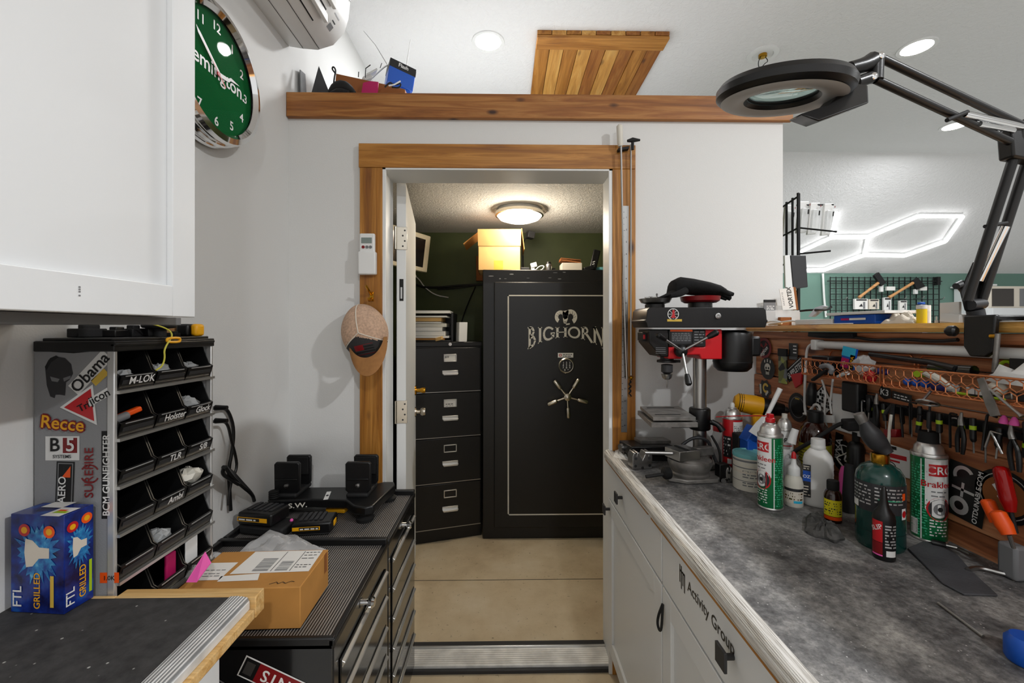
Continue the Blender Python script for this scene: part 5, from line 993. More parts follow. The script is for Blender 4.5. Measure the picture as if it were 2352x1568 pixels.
# motor
mx = dx(1682, DY + .0); b = B('black_paint'); b.lathe([(.050, 0), (.064, .014), (.066, .035), (.066, .13), (.062, .142), (.04, .15)], (mx, DY, dz(852)), Z3, 36); b.build('motor', t, world=True)
b = B('black_plastic'); b.mm(mx + .045, dx(1732), DY - .045, DY + .045, dz(817), dz(772)); b.lathe([(.0665, .032), (.0668, .034), (.0665, .036)], (mx, DY, dz(852)), Z3, 36, cap=False); b.build('motor_box', t, world=True, bev=.008, segs=3)
# quill, chuck, bit
qx = dx(1532); b = B('black_paint'); b.lathe([(.036, 0), (.036, .008), (.024, .010), (.024, .02)], (qx, DY, dz(832)), Z3, 24); b.mm(qx, qx + .042, DY - .02, DY + .0, dz(832), dz(826)); b.build('depth_collar', t, world=True)
b = B('dark_grey'); b.lathe([(.010, 0), (.0205, .008), (.0205, .034), (.012, .036)], (qx, DY, dz(859)), Z3, 24); b.build('chuck', t, world=True)
b = B('steel'); b.lathe([(.009, 0), (.016, .006), (.020, .020)], (qx, DY, dz(872)), Z3, 20); b.build('chuck_jaws', t, world=True)
b = B('steel'); b.lathe([(.0003, 0), (.003, .006), (.003, .035)], (qx, DY, dz(892)), Z3, 10); b.build('drill_bit', t, world=True)
# feed lever
hub = P(1567, 806, DY - .085); b = B('black_plastic'); b.lathe([(.022, 0), (.02, .02), (.014, .026), (.0001, .028)], hub + Y3 * .02, -Y3, 20, cap=False); fl = b.build('feed_hub', t, world=True)
for e in ((1516, 772), (1641, 766), (1581, 876)):
    p = P(e[0], e[1], DY - .12); d = (p - hub).normalized(); b = B('steel'); b.tube([hub + d * .01, p - d * .022], .0048, 10); lv = b.build('lever', fl, world=True)
    b = B('black_plastic'); b.tube([p - d * .026, p - d * .012, p + d * .008, p + d * .014], [.007, .010, .011, .006], 12); b.build('lever_knob', fl, world=True)
b = B('steel'); b.lathe([(.009, 0), (.009, .006), (.005, .007)], (dx(1540), DY - .061, dz(809)), -Y3, 16); b.build('stop_bolt', t, world=True)
# on the drill press: two magnetic dishes, bits, glove
gx, gz_ = dx(1608), dz(695) + .0008
t = thing('magnetic_dish', 'red-sided magnetic dish under the black glove on the drill press', 'dish', (gx, DY, gz_)); b = B('red_dark'); b.lathe([(.056, 0), (.066, .006), (.070, .022), (.067, .022), (.06, .006), (.0001, .005)], n=36, cap=False); b.build('bowl', t)
t = thing('magnetic_dish', 'steel magnetic dish full of bits at the left end of the drill press', 'dish', (dx(1505), DY, dz(699) + .0008)); b = B('steel'); b.lathe([(.03, 0), (.05, .006), (.058, .02), (.055, .02), (.047, .008), (.0001, .006)], n=36, cap=False); b.build('bowl', t)
r = random.Random(31)
for i in range(9):
    a = r.uniform(0, 3.1); c = V((dx(1505) + r.uniform(-.025, .03), DY + r.uniform(-.025, .02), dz(699) + .012 + r.uniform(.003, .018))); u = V((math.cos(a), math.sin(a), r.uniform(-.05, .35))) * r.uniform(.02, .036)
    b = B(r.choice(['steel', 'black_plastic', 'iron'])); b.tube([c - u, c + u * .3, c + u], [.0025, .0025, .004], 8); tag(b.build('drill_bit'), 'loose drill bit in the steel dish on the drill press', 'drill bit', 'bits in the steel dish')
t = thing('work_glove', 'limp black work glove draped over the red dish on the drill press', 'glove', (gx, DY, gz_ + .022))
def gp(px, py, d=0): return P(px, py, DY - .0 + d) + Z3 * .008
b = B('felt'); b.loft([[gp(1540 + 0, 683) + V((0, a, c)) for a, c in [(.045 * math.cos(q), .012 * math.sin(q)) for q in [2 * math.pi * j / 14 for j in range(14)]]]] + [[gp(px, py) + V((0, .055 * w * math.cos(2 * math.pi * j / 14), h * math.sin(2 * math.pi * j / 14))) for j in range(14)] for px, py, w, h in ((1544, 668, .9, .030), (1560, 660, 1, .030), (1590, 664, 1.05, .030), (1620, 668, 1.1, .026), (1645, 672, 1, .020), (1656, 674, .8, .012))]); b.build('palm', t, world=True, smooth=60)
for k, (pts, rr) in enumerate(((((1640, 664, -.04), (1660, 672, -.045), (1678, 682, -.05)), .011), (((1642, 668, -.015), (1664, 676, -.02), (1684, 681, -.02)), .0115), (((1640, 672, .012), (1660, 680, .01), (1676, 686, .012), (1672, 694, .015)), .011), (((1635, 676, .035), (1652, 684, .04), (1668, 692, .045)), .010), (((1575, 672, -.055), (1560, 680, -.07), (1540, 685, -.072)), .012))):
    b = B('felt'); b.tube([gp(*p) for p in pts], [rr * 1.05] + [rr] * (len(pts) - 2) + [rr * .6], 10, smooth=2); b.build('finger', t, world=True, smooth=60)
b = B('felt'); b.loft([[gp(px, py, -.01) + V((0, w * math.cos(2 * math.pi * j / 12), h * math.sin(2 * math.pi * j / 12))) for j in range(12)] for px, py, w, h in ((1512, 690, .02, .004), (1530, 684, .035, .007), (1548, 676, .04, .012))]); b.build('cuff', t, world=True, smooth=60)
# ---------------------------------------------------------------- vise, blocks and small iron at the far end of the bench
t = thing('machine_vise', 'round-bodied steel swivel machine vise on the bench before the drill press', 'vise', PZ(1585, 1100, cz0))
c = PZ(1582, 1098, cz0); c = V((c.x, c.y, cz0)); b = B('iron'); b.prism([(-.082, -.03), (-.03, -.06), (.075, -.05), (.10, -.02), (.09, .05), (0, .07), (-.08, .04)], c, X3, Y3, (0, 0, .014)); b.build('base_plate', t, world=True, bev=.003)
b = B('iron'); b.lathe([(.062, .014), (.064, .022), (.058, .026), (.064, .034), (.072, .055), (.070, .066), (.05, .07)], c + V((.005, .005, 0)), Z3, 32); b.build('swivel_body', t, world=True)
b = B('steel'); b.obox(c + V((-.022, -.0, .086)), (.040, .012, 0), (-.012, .034, 0), (0, 0, .016)); b.obox(c + V((-.022, -.0, .103)), (.005, .0015, 0), (-.012, .034, 0), (0, 0, .0012), 'black_matte'); b.build('jaw', t, world=True, bev=.002)
b = B('iron'); b.obox(c + V((.062, .03, .084)), (.034, .010, 0), (-.004, .012, 0), (0, 0, .014)); b.build('jaw', t, world=True, bev=.002)
b = B('steel'); b.cyl(c + V((-.06, -.01, .088)), c + V((-.15, .0, .088)), .007, .006); b.build('screw', t, world=True)
b = B('rubber'); b.lathe([(.012, 0), (.02, .006), (.02, .022), (.012, .028)], c + V((-.075, -.03, .03)), V((-1, -.3, 0)), 20); b.build('handwheel', t, world=True); b = B('black_matte'); b.tube([c + V((-.09, -.035, .028)), c + V((-.16, -.04, .02))], .006, 8); b.build('crank', t, world=True)
b = B('black_paint'); b.obox(c + V((.105, -.018, .028)), (.018, .003, 0), (-.002, .014, 0), (0, 0, .028)); b.build('side_clamp', t, world=True, bev=.002)
def vblock(label, px, py, y, s, m='steel', rz=.12):
    c = PZ(px, py, cz0); t = thing('v_block', label, 'v-block', (c.x, c.y + .0, cz0), rz)
    b = B(m); o = [(-.5, 0), (.5, 0), (.5, .62), (.42, .80), (.34, .80), (.30, .62), (.26, .80), (.18, .80), (.0, .42), (-.18, .80), (-.26, .80), (-.30, .62), (-.34, .80), (-.42, .80), (-.5, .62)]
    b.prism([(p[0] * s, p[1] * s) for p in o], (0, 0, 0), X3, Z3, (0, .045, 0)); b.build('block', t, bev=.0015)
    b = B('black_matte'); f = planefn((0, 0, 0), X3, Z3, .0006)
    for x, z in ((-.36, .16), (.36, .16), (-.34, .52), (.34, .52), (0, .06)): b.flat(disc(x * s, z * s, .07 * s), f)
    b.build('holes', t, smooth=0)
vblock('grey steel v-block with two V notches at the left of the vise', 1476, 1077, 0, .075)
vblock('grey steel v-block half hidden to the right of the vise', 1690, 1108, 0, .06, 'steel', -.2)
t = thing('angle_vise', 'black low drill vise lying behind the v-block at the bench corner', 'vise', PZ(1520, 1060, cz0)); o = PZ(1508, 1064, cz0)
b = B('black_paint'); b.obox(o + V((-.015, .07, .040)), (.085, .0, .0), (-.01, .05, 0), (0, 0, .018)); b.build('body', t, world=True, bev=.003); b = B('iron'); b.obox(o + V((.015, .09, .064)), (.06, 0, 0), (-.004, .03, 0), (0, 0, .006)); b.build('jaw_plate', t, world=True, bev=.001); b = B('brass'); b.cyl(o + V((.06, .012, .04)), o + V((.072, .0, .04)), .012); b.build('screw_end', t, world=True)
b = B('black_paint'); b.mm(o.x - .09, o.x + .06, o.y + .03, o.y + .12, cz0, cz0 + .022); b.build('foot', t, world=True)
film('plastic_bag', 'white and clear crumpled bag at the far left corner of the bench', [PZ(1408, 1050, cz0), PZ(1444, 1058, cz0), PZ(1450, 1030, cz0), PZ(1414, 1030, cz0)], 'white_paper', 8, .012, amp=.006)
b = B('steel'); p = PZ(1424, 1048, cz0) + Z3 * .034; b.cyl(p, p + V((.04, .01, .003)), .016, .018, 18); b.cyl(p + V((.04, .01, .003)), p + V((.062, .015, .006)), .012, .014, 18); tag(b.build('metal_fitting'), 'shiny steel fitting lying on the crumpled bag at the bench corner', 'fitting')
b = B('steel'); p = PZ(1450, 1040, cz0); b.bar(p + V((-.0, .10, .03)), p + V((.12, .12, .045)), .02, .012); tag(b.build('steel_bar', bev=.002), 'flat steel bar leaning at the wall behind the low drill vise', 'bar')
cord('grey_cable', 'grey cable curling round the foot of the drill press column', [P(1566, 1022, 1.535), P(1585, 1008, 1.53), P(1605, 1003, 1.52), P(1628, 1012, 1.52), P(1634, 1035, 1.515), P(1646, 1062, 1.50)], .006, 'dark_grey')
cord('black_cable', 'black cable trailing from the drill press past the v-block', [P(1634, 1000, 1.47), P(1652, 1030, 1.46), P(1655, 1055, 1.45), PZ(1652, 1095, cz0) + Z3 * .008], .004)
b = B('steel'); p = PZ(1664, 1108, cz0); b.cyl(p + Z3 * .006, p + V((.03, .02, .006)), .005); b.cyl(p + V((-.006, -.006, .007)), p + V((.004, .004, .007)), .008); tag(b.build('bolt'), 'small loose bolt on the mat right of the vise', 'bolt')
# ---------------------------------------------------------------- cans, bottles and tubes along the bench
def spot(px, yb, w):       # standing point of a round thing whose near foot shows at (px, yb), w pixels wide
    a = PZ(px, yb, cz0); u = a.x / a.y; r = w * a.y / 980 / math.sqrt(1 + u * u) / 2; d = V((a.x, a.y, 0)).normalized() * r
    return V((a.x + d.x, a.y + d.y, cz0)), r
def facing(c, da=0.): return math.atan2(-c.y, -c.x) + da
def can(name, label, px, yb, w, h, m, nozzle=None, dome='alu', cat='spray can', grp=None):
    c, r = spot(px, yb, w); t = thing(name, label, cat, c, 0, grp)
    b = B(m); b.lathe([(r * .96, .002), (r, .006), (r, h - .004)], n=40); b.build('body', t)
    b = B(dome); b.lathe([(r * .95, 0), (r * 1.03, .001), (r * 1.03, .004), (r * .98, .006), (r * .98, .007)], n=40, cap=False); b.build('base_rim', t); b = B(dome); b.lathe([(r * 1.02, h - .005), (r * 1.04, h - .001), (r * 1.0, h + .003), (r * .86, h + .004), (r * .80, h + .018), (r * .60, h + .028), (r * .44, h + .030), (r * .44, h + .034), (r * .30, h + .034), (.0001, h + .033)], n=40, cap=False); b.build('dome', t)
    return t, c, r, h
# green brake cleaner in front
def brake(t, c, r, h, da, flip, sc=1.):
    f = cylfn((0, 0, 0), r, facing(c, da)); g = lambda d: cylfn((0, 0, 0), r, facing(c, da), .0005 + d)
    b = B('white_plastic'); W = r * .82
    for i in range(12):       # white shield with rounded foot
        a0, a1 = -W + 2 * W * i / 12, -W + 2 * W * (i + 1) / 12
        lo = lambda x: h * .30 + h * .12 * max(0, (abs(x + .1 * W) / W)) ** 2.4
        b.flat([(a0, lo(a0)), (a1, lo(a1)), (a1, h - .006), (a0, h - .006)], f)
    b.build('white_panel', t, smooth=0)
    b = B('red'); crect(b, g(.0003), -W * .75, W * .75, h - .046, h - .018, 'red'); b.build('logo_field', t, smooth=0)
    b = B('white_plastic'); b.text('CRC', g(.0006), .026 * sc, (0, h - .041), 'C', 'white_plastic'); b.text('Brakleen', g(.0006), .020 * sc, (0, h - .072), 'C', 'red'); lines(b, g(.0006), -W * .6, W * .5, [h - .084, h - .094], .004, 'grey', 3)
    b.build('lettering', t, smooth=0)
    b = B('dark_grey')
    cy_, R_ = h * .40, .028
    for rr, m in ((R_, 'red'), (R_ * .86, 'dark_grey'), (R_ * .5, 'grey'), (R_ * .2, 'black_matte')): b.flat(disc(0, cy_, rr * .9, rr, 18), g(.0004 + .0002 * (R_ - rr) / R_ * 4), m)
    b.build('brake_disc_picture', t, smooth=0)
    b = B('green_text'); s_ = 1 if flip else -1
    lines(b, f, r * 1.35 * s_ - .012, r * 1.35 * s_ + .022, [.012 + .0062 * k for k in range(int((h - .03) / .0062))], .0042, 'green_text', 5); lines(b, f, -W * .7, W * .6, [.018 + .007 * k for k in range(6)], .004, 'white_plastic', 8); crect(b, f, r * 1.02 * s_ - .0012, r * 1.02 * s_ + .0012, .006, h - .008, 'white_plastic', 2); b.build('small_print', t, smooth=0)
t, c, r, h = can('brake_cleaner_can', 'green brake cleaner can with red nozzle, in front of the paint can', 1769, 1172, 62, .207, 'green_can'); brake(t, c, r, h, -.72, True)
b = B('red'); b.lathe([(.010, h + .033), (.0125, h + .035), (.0125, h + .046), (.009, h + .048)], n=16); b.mm(-.007, .007, -.007, .007, h + .047, h + .058); b.build('nozzle', t, bev=.001)
b = B('red'); s = V((-.004, 0, h + .052)); e = P(1645, 957, 1.40) - c; b.tube([s, s + (e - s) * .5 + Z3 * .002, e], .0018, 6); b.build('straw', t)
t, c, r, h = can('brake_cleaner_can', 'green brake cleaner can with black cap, leaning place by the board wall', 2133, 1246, 93, .205, 'green_can'); brake(t, c, r, h, .62, False); t['label'] = 'green brake cleaner can with black cap, against the board wall'
b = B('rubber'); b.lathe([(r * .62, h + .02), (r * .62, h + .03), (r * .56, h + .052), (r * .52, h + .054), (.0001, h + .054)], n=28, cap=False); b.build('cap', t)
f = cylfn((0, 0, 0), r, facing(c, .35)); b = B('white_plastic'); crect(b, f, -r * 1.25 - .008, -r * 1.25 + .010, .012, .05, 'white_plastic', 3)
for k in range(9): b.flat(rect(-r * 1.25 - .006, -r * 1.25 + .008, .016 + k * .0035, .0178 + k * .0035), cylfn((0, 0, 0), r, facing(c, .35), .0008), 'black_matte')
b.build('barcode', t, smooth=0)
# red can at the back
t, c, r, h = can('cleaner_can', 'red and white spray can beside the drill press column', 1682, 1084, 49, .190, 'red'); f = cylfn((0, 0, 0), r, facing(c)); g = cylfn((0, 0, 0), r, facing(c), .0008)
b = B('white_plastic'); crect(b, f, .003, r * 1.35, .06, h - .012, 'white_plastic'); lines(b, g, .005, r * 1.3, [.065 + .006 * k for k in range(17)], .0035, 'grey', 5); crect(b, f, -r * 1.0, -.002, .05, .125, 'black_matte'); lines(b, g, -r * .95, -.006, [.058 + .011 * k for k in range(6)], .008, 'white_plastic', 7); crect(b, f, -.016, -.002, .028, .046, 'white_plastic', 3); crect(b, f, -r * 1.3, r * 1.3, .02, .024, 'red_dark'); b.build('label', t, smooth=0)
b = B('white_plastic'); b.lathe([(.008, h + .034), (.008, h + .046), (.005, h + .052)], n=14); b.build('nozzle', t)
# paint can, black tin, jar
c, r = spot(1722, 1130, 84); t = thing('paint_can', 'smeared white paint tin with a pale teal lid, behind the green can', 'paint can', c); h = .105
b = B('offwhite'); b.lathe([(r, 0), (r, h)], n=44); b.build('body', t); b = B('teal'); b.lathe([(r * 1.02, h - .004), (r * 1.04, h), (r * 1.02, h + .008), (r * .92, h + .008), (r * .9, h + .005), (.0001, h + .006)], n=44, cap=False); b.build('lid', t)
b = B('bare_alu'); g = cylfn((0, 0, 0), r, facing(c), .0007)
for k, z in enumerate((.09, .076, .07, .055, .03)): crect(b, g, -r * 1.3, r * 1.3, z, z + (.006, .002, .003, .008, .002)[k], ('grey', 'skin_label', 'grey', 'skin_label', 'grey')[k])
lines(b, g, -.02, .03, [.06, .05, .042, .024, .016], .005, 'grey', 6); b.build('label', t, smooth=0)
b = B('white_paper'); o = PZ(1692, 1122, cz0); b.prism([(0, 0), (.05, -.03), (.09, -.035), (.10, .01), (.05, .05)], o + Z3 * .0006, X3, Y3, (0, 0, .0012)); tag(b.build('paper_scrap'), 'white paper scrap under the paint tin and the green can', 'paper')
c, r = spot(1722, 1082, 56); t = thing('open_tin', 'black tin with open metal rim behind the teal-lidded paint can', 'tin', c)
b = B('black_plastic'); b.lathe([(r, 0), (r, .095)], n=32, cap=False); b.lathe([(.0001, .001), (r, .001)], n=32, cap=False); b.build('body', t); b = B('steel'); b.lathe([(r * 1.03, .092), (r * 1.05, .10), (r * .98, .108), (r * .9, .106), (r * .9, .08)], n=32, cap=False); b.build('rim', t)
c, r = spot(1655, 1062, 40); t = thing('glass_jar', 'jar with red lid behind the red spray can', 'jar', c); b = B('clear_pl'); b.lathe([(r * .9, .001), (r, .01), (r, .10), (r * .85, .115)], n=24); b.build('glass', t); b = B('red'); b.lathe([(r * .95, .115), (r * .95, .14), (r * .9, .142), (.0001, .142)], n=24, cap=False); b.build('lid', t)
# grey aerosol behind the green can
t, c, r, h = can('aerosol_can', 'white aerosol can with grey dome behind the green can', 1802, 1120, 42, .185, 'white_plastic'); g = cylfn((0, 0, 0), r, facing(c), .0007)
b = B('black_matte'); b.text('AirPure', g, .020, (.004, h - .04), 'C', 'black_matte'); crect(b, g, -r, r, h - .052, h - .049, 'red'); b.text('&', g, .02, (-.012, h - .08), 'C', 'black_matte'); b.build('lettering', t, smooth=0); b = B('offwhite'); b.lathe([(.008, h + .034), (.008, h + .048)], n=14); b.build('nozzle', t)
# big dark bottle with olive label
c, r = spot(1872, 1126, 80); t = thing('solvent_bottle', 'big dark bottle with a yellow-green label and black lid', 'bottle', c); t.scale = (1, 1, 1.2)
b = B('amber'); b.lathe([(r * .97, 0), (r, .004), (r, .135), (r * .92, .155), (r * .6, .17), (r * .45, .175)], n=40); b.build('body', t); b = B('black_plastic'); b.lathe([(r * .50, .172), (r * .52, .176), (r * .52, .20), (r * .46, .203), (.0001, .203)], n=28, cap=False); b.build('lid', t)
b = B('olive_label'); f = cylfn((0, 0, 0), r, facing(c)); g = cylfn((0, 0, 0), r, facing(c), .0009); crect(b, f, -r * 1.5, r * 1.5, .03, .118, 'olive_label', 16); lines(b, g, -r * 1.3, -r * .1, [.1 - .008 * k for k in range(8)], .003, 'black_matte', 4); b.text('BORE', g, .017, (r * .62, .088), 'C', 'black_matte'); b.flat([(r * .5, .06), (r * .8, .07), (r * .9, .05), (r * .6, .045)], g, 'card_dark'); b.build('label', t, smooth=0)
# white jug
c, r = spot(1879, 1168, 76); t = thing('white_bottle', 'white plastic bottle with ribbed side and blue label', 'bottle', c, math.atan2(c.y, c.x) - math.pi / 2)
def rr_(z, s): k = r * s; return [V((k * (1.0 if abs(math.cos(a)) > .02 else 1) * math.copysign(abs(math.cos(a)) ** .7, math.cos(a)), k * .78 * math.copysign(abs(math.sin(a)) ** .7, math.sin(a)), z)) for a in [2 * math.pi * (j + .5) / 36 for j in range(36)]]
b = B('white_plastic'); b.loft([rr_(0, .94), rr_(.004, 1)] + [rr_(.012 + .016 * k + q, 1 - (.025 if q else 0)) for k in range(7) for q in (0, .012)] + [rr_(.125, 1), rr_(.142, .9), rr_(.160, .55), rr_(.163, .44)]); b.build('body', t, smooth=60)
b = B('white_plastic'); b.lathe([(r * .46, .161), (r * .50, .164), (r * .50, .170), (r * .47, .172), (r * .48, .176), (r * .46, .19), (.0001, .191)], n=28, cap=False); b.build('cap', t)
f = planefn((-r * .60, -r * .775, 0), X3, Z3, .0012); b = B('skin_label'); b.flat(rect(-r * .36, r * .14, .025, .118), f, 'dark_grey'); b.flat(rect(-r * .36, r * .14, .07, .10), lq(f), 'blue'); b.text('OZ.', lq(f, .0006), .012, (-r * .1, .08), 'C', 'white_plastic'); lines(b, lq(f), -r * .32, r * .1, [.03, .038, .046, .054, .105, .111], .004, 'skin_label', 3); b.build('label', t, smooth=0)
# glue bottle
c, r = spot(1823, 1166, 47); t = thing('glue_bottle', 'small squeeze glue bottle with a red tip', 'bottle', c); b = B('offwhite'); b.lathe([(r * .92, 0), (r, .004), (r, .065), (r * .85, .08), (r * .55, .09), (r * .5, .098)], n=32); b.build('body', t)
b = B('white_plastic'); b.lathe([(r * .66, .088), (r * .66, .106), (r * .6, .110), (r * .3, .118), (r * .2, .142)], n=24); b.build('cap', t); b = B('red'); b.lathe([(r * .30, .135), (r * .22, .150), (r * .1, .154)], n=16); b.build('tip', t)
g = cylfn((0, 0, 0), r, facing(c), .0007); b = B('tan'); crect(b, g, -r * 1.2, r * 1.2, .012, .054, 'skin_label'); g2 = cylfn((0, 0, 0), r, facing(c), .001); crect(b, g2, -r * 1.2, r * 1.2, .046, .054, 'dark_grey'); lines(b, g2, -r, r, [.022, .03, .038], .005, 'brass', 4); crect(b, g2, 0, r * 1.0, .013, .02, 'cyan', 4); b.build('label', t, smooth=0)
# small brown bottle
c, r = spot(1913, 1202, 45); t = thing('oil_bottle', 'small dark bottle with a yellow label and black cap', 'bottle', c); b = B('amber'); b.lathe([(r * .95, 0), (r, .004), (r, .07), (r * .8, .08), (r * .6, .084)], n=32); b.build('body', t)
b = B('rubber'); b.lathe([(r * .66, .082), (r * .70, .085), (r * .70, .104), (r * .64, .107), (.0001, .107)], n=24, cap=False); b.build('cap', t); b = B('yellow_label'); f = cylfn((0, 0, 0), r, facing(c)); g = cylfn((0, 0, 0), r, facing(c), .0009); crect(b, f, -r * 1.2, r * 1.2, .018, .06, 'yellow_label'); lines(b, g, -r, r, [.024, .03, .036, .044, .05], .004, 'dark_grey', 6); crect(b, f, -r * 1.2, r * 1.2, .008, .017, 'orange'); b.build('label', t, smooth=0)
# propane torch
c, r = spot(2021, 1268, 127); t = thing('propane_torch', 'squat dark green propane cylinder with brass valve and grey torch head', 'torch', c); h = .155
b = B('green_tank'); b.lathe([(r * .93, 0), (r, .008), (r, h), (r * .95, h + .014), (r * .78, h + .028), (r * .45, h + .037), (r * .3, h + .039)], n=48); b.build('cylinder', t)
b = B('brass'); b.lathe([(.016, h + .036), (.018, h + .04), (.018, h + .058), (.016, h + .060)], n=24); b.build('valve', t)
b = B('grey'); s = V((0, 0, h + .058)); d = V((-.24, .12, .95)).normalized(); sd = V((0, 0, h + .07))
b.mt('dark_grey').tube([V((.012, -.01, h + .060)), V((.006, 0, h + .072)), V((-.004, .004, h + .085)), V((-.016, .008, h + .105)), V((-.024, .010, h + .122)), V((-.029, .012, h + .132))], [.012, .018, .022, .022, .014, .011], 20, smooth=2); b.build('torch_body', t)
b = B('iron'); b.tube([V((-.028, .012, h + .128)), V((-.034, .015, h + .142)), V((-.037, .016, h + .150))], [.011, .012, .0115], 16); b.build('flame_tube', t)
f = cylfn((0, 0, 0), r, facing(c)); g = cylfn((0, 0, 0), r, facing(c), .0009); b = B('black_plastic'); crect(b, f, -r * 1.45, r * 1.45, h * .56, h * .985, 'dark_grey', 20)
lines(b, g, -r * 1.35, -r * .35, [h * .97 - .008 * (k + 1) for k in range(6)], .0042, 'bare_alu', 4); lines(b, g, -r * .2, r * 1.0, [h * .97 - .008 * (k + 1) for k in range(5)], .0042, 'bare_alu', 14); crect(b, g, -.004, r * .9, h * .76, h * .775, 'green_text', 6); crect(b, g, -r * 1.42, -r * .95, h * .58, h * .68, 'white_plastic', 5); crect(b, g, r * .92, r * 1.2, h * .50, h * .66, 'white_plastic', 4)
g3 = cylfn((0, 0, 0), r, facing(c), .0013); b.flat(disc(r * 1.06, h * .58, .006, .008, 12), g3, 'red'); crect(b, g, r * .95, r * 1.15, h * .78, h * .88, 'orange', 3); b.build('label', t, smooth=0)
b = B('green_text'); crect(b, f, -r * 1.5, r * 1.5, h * .26, h * .265, 'black_matte', 16); b.build('seam_line', t, smooth=0)
# small black dropper bottle in front
c, r = spot(2030, 1289, 59); t = thing('lube_bottle', 'slim black bottle with a red label in front of the propane cylinder', 'bottle', c); b = B('black_plastic'); b.lathe([(r * .95, 0), (r, .004), (r, .088), (r * .9, .1), (r * .5, .112), (r * .34, .128), (r * .2, .155), (r * .1, .158)], n=36); b.build('body', t)
f = cylfn((0, 0, 0), r, facing(c)); g = cylfn((0, 0, 0), r, facing(c), .0009); b = B('red'); crect(b, f, -r * 1.15, -.002, .04, .086, 'red'); crect(b, f, -r * 1.15, -.002, .014, .039, 'red_dark'); crect(b, f, -r * 1.15, -.002, .010, .013, 'pink'); b.text('SLIP', g, .014, (-r * .55, .066), 'C', 'white_plastic', rot=.5); lines(b, g, .002, r * 1.2, [.03 + .0065 * k for k in range(8)], .0045, 'bare_alu', 9); crect(b, f, .004, r * 1.15, .011, .024, 'white_plastic'); b.build('label', t, smooth=0)
# tall dark tube and pink bottle behind
c, r = spot(1950, 1178, 32); t = thing('grease_tube', 'tall tapered black tube between the bottles and the propane cylinder', 'tube', c); b = B('black_matte'); b.lathe([(r * 1.3, 0), (r * 1.2, .01), (r * .85, .10), (r * .7, .13)], n=24); b.build('body', t)
t2, r2 = spot(1966, 1150, 46); t = thing('spray_bottle', 'black bottle with round cap behind the propane cylinder', 'bottle', t2); b = B('black_plastic'); b.lathe([(r2, 0), (r2, .15), (r2 * .8, .165), (r2 * .4, .172)], n=28); b.build('body', t); b = B('rubber'); b.lathe([(r2 * .42, .170), (r2 * .42, .198), (.0001, .199)], n=20, cap=False); b.build('cap', t)
c, r = spot(1937, 1140, 22); t = thing('pink_bottle', 'pink bottle peeping out behind the small yellow-labelled bottle', 'bottle', c); b = B('pink'); b.lathe([(r, 0), (r, .065), (r * .6, .085), (r * .4, .09)], n=20); b.build('body', t); b = B('offwhite'); b.tube([V((0, 0, .088)), V((-.01, 0, .10)), V((-.02, .005, .115)), V((.01, .01, .122)), V((.022, .01, .13))], .0018, 6, smooth=2); b.build('lead', t)
crumple('plastic_bag', 'grey crumpled bag stuffed behind the glue bottle', spot(1820, 1130, 30)[0] + Z3 * .06, .038, 'clear_pl', 14, .8, .6, 1.6)
t = thing('sprayer_nozzle', 'white plastic sprayer tip on the grey bag behind the glue bottle', 'nozzle', P(1826, 1000, 1.32)); b = B('white_plastic'); b.tube([P(1817, 1018, 1.32), P(1822, 1000, 1.32), P(1827, 985, 1.32)], [.013, .011, .010], 14); b.build('tip', t, world=True)
# drill/driver
t = thing('drill_driver', 'yellow and black cordless drill lying behind the cans', 'drill', P(1745, 940, 1.47)); a, e = P(1686, 922, 1.62), P(1812, 944, 1.56); d = (e - a).normalized(); L_d = (e - a).length
b = B('yellow'); b.tube([a, a + d * .012, a + d * L_d * .36, a + d * L_d * .52], [.022, .034, .037, .034], 20); b.build('motor_housing', t, world=True)
b = B('yellow'); b.bar(a + d * L_d * .42 - Z3 * .02, a + d * L_d * .40 - Z3 * .105 + V((.01, 0, 0)), .045, .036, d); b.build('grip', t, world=True, bev=.008)
b = B('black_plastic'); b.obox(a + d * L_d * .46 - Z3 * .125, (.045, 0, 0), (0, .035, 0), (0, 0, .022)); b.build('battery', t, world=True, bev=.004)
b = B('black_plastic'); b.tube([a + d * L_d * .50, a + d * L_d * .66, a + d * L_d * .78, a + d * L_d * .9], [.034, .032, .026, .022], 20); b.build('gearbox', t, world=True); b = B('steel'); b.tube([a + d * L_d * .88, a + d * L_d * .96, a + d * L_d], [.016, .014, .006], 16); b.build('chuck', t, world=True)
b = B('black_matte')
for k in range(3): q = a + d * (.014 + .007 * k); b.torus(q + V((0, 0, 0)), d, .034, .0014, 24, 5)
b.build('vent', t, world=True)
# scraper and blue dustpan bits
t = thing('plastic_scraper', 'white plastic scraper standing upright among the cans', 'scraper', P(1760, 985, 1.36)); a, e = P(1753, 972, 1.36), P(1792, 892, 1.36); d = (e - a).normalized()
b = B('white_plastic'); b.tube([a, a + d * .02, a + d * .10, e], [.006, .006, .0075, .008], 12); b.build('handle', t, world=True); w = d.cross(Y3).normalized(); b = B('white_plastic'); b.prism([(-.012, .02), (.012, .02), (.024, -.012), (.028, -.05), (-.030, -.044), (-.022, -.008)], a - Y3 * .002, w if w.x > 0 else -w, d, (0, .004, 0)); b.build('blade', t, world=True)
b = B('blue'); o = P(1735, 1000, 1.39); b.prism([(-.03, -.02), (.03, -.025), (.035, .0), (0, .03)], o - Z3 * .0, X3, Z3, (0, .05, 0)); b.mm(o.x - .025, o.x + .03, o.y, o.y + .05, cz0, o.z - .015); tag(b.build('blue_case', bev=.003), 'blue plastic case between the red can and the green can', 'case')
b = B('black_matte'); o = P(1715, 985, 1.44); b.mm(o.x - .028, o.x + .04, 1.44, 1.485, cz0, o.z - .02); tag(b.build('black_case', bev=.004), 'black box behind the red spray can under the yellow drill', 'box')
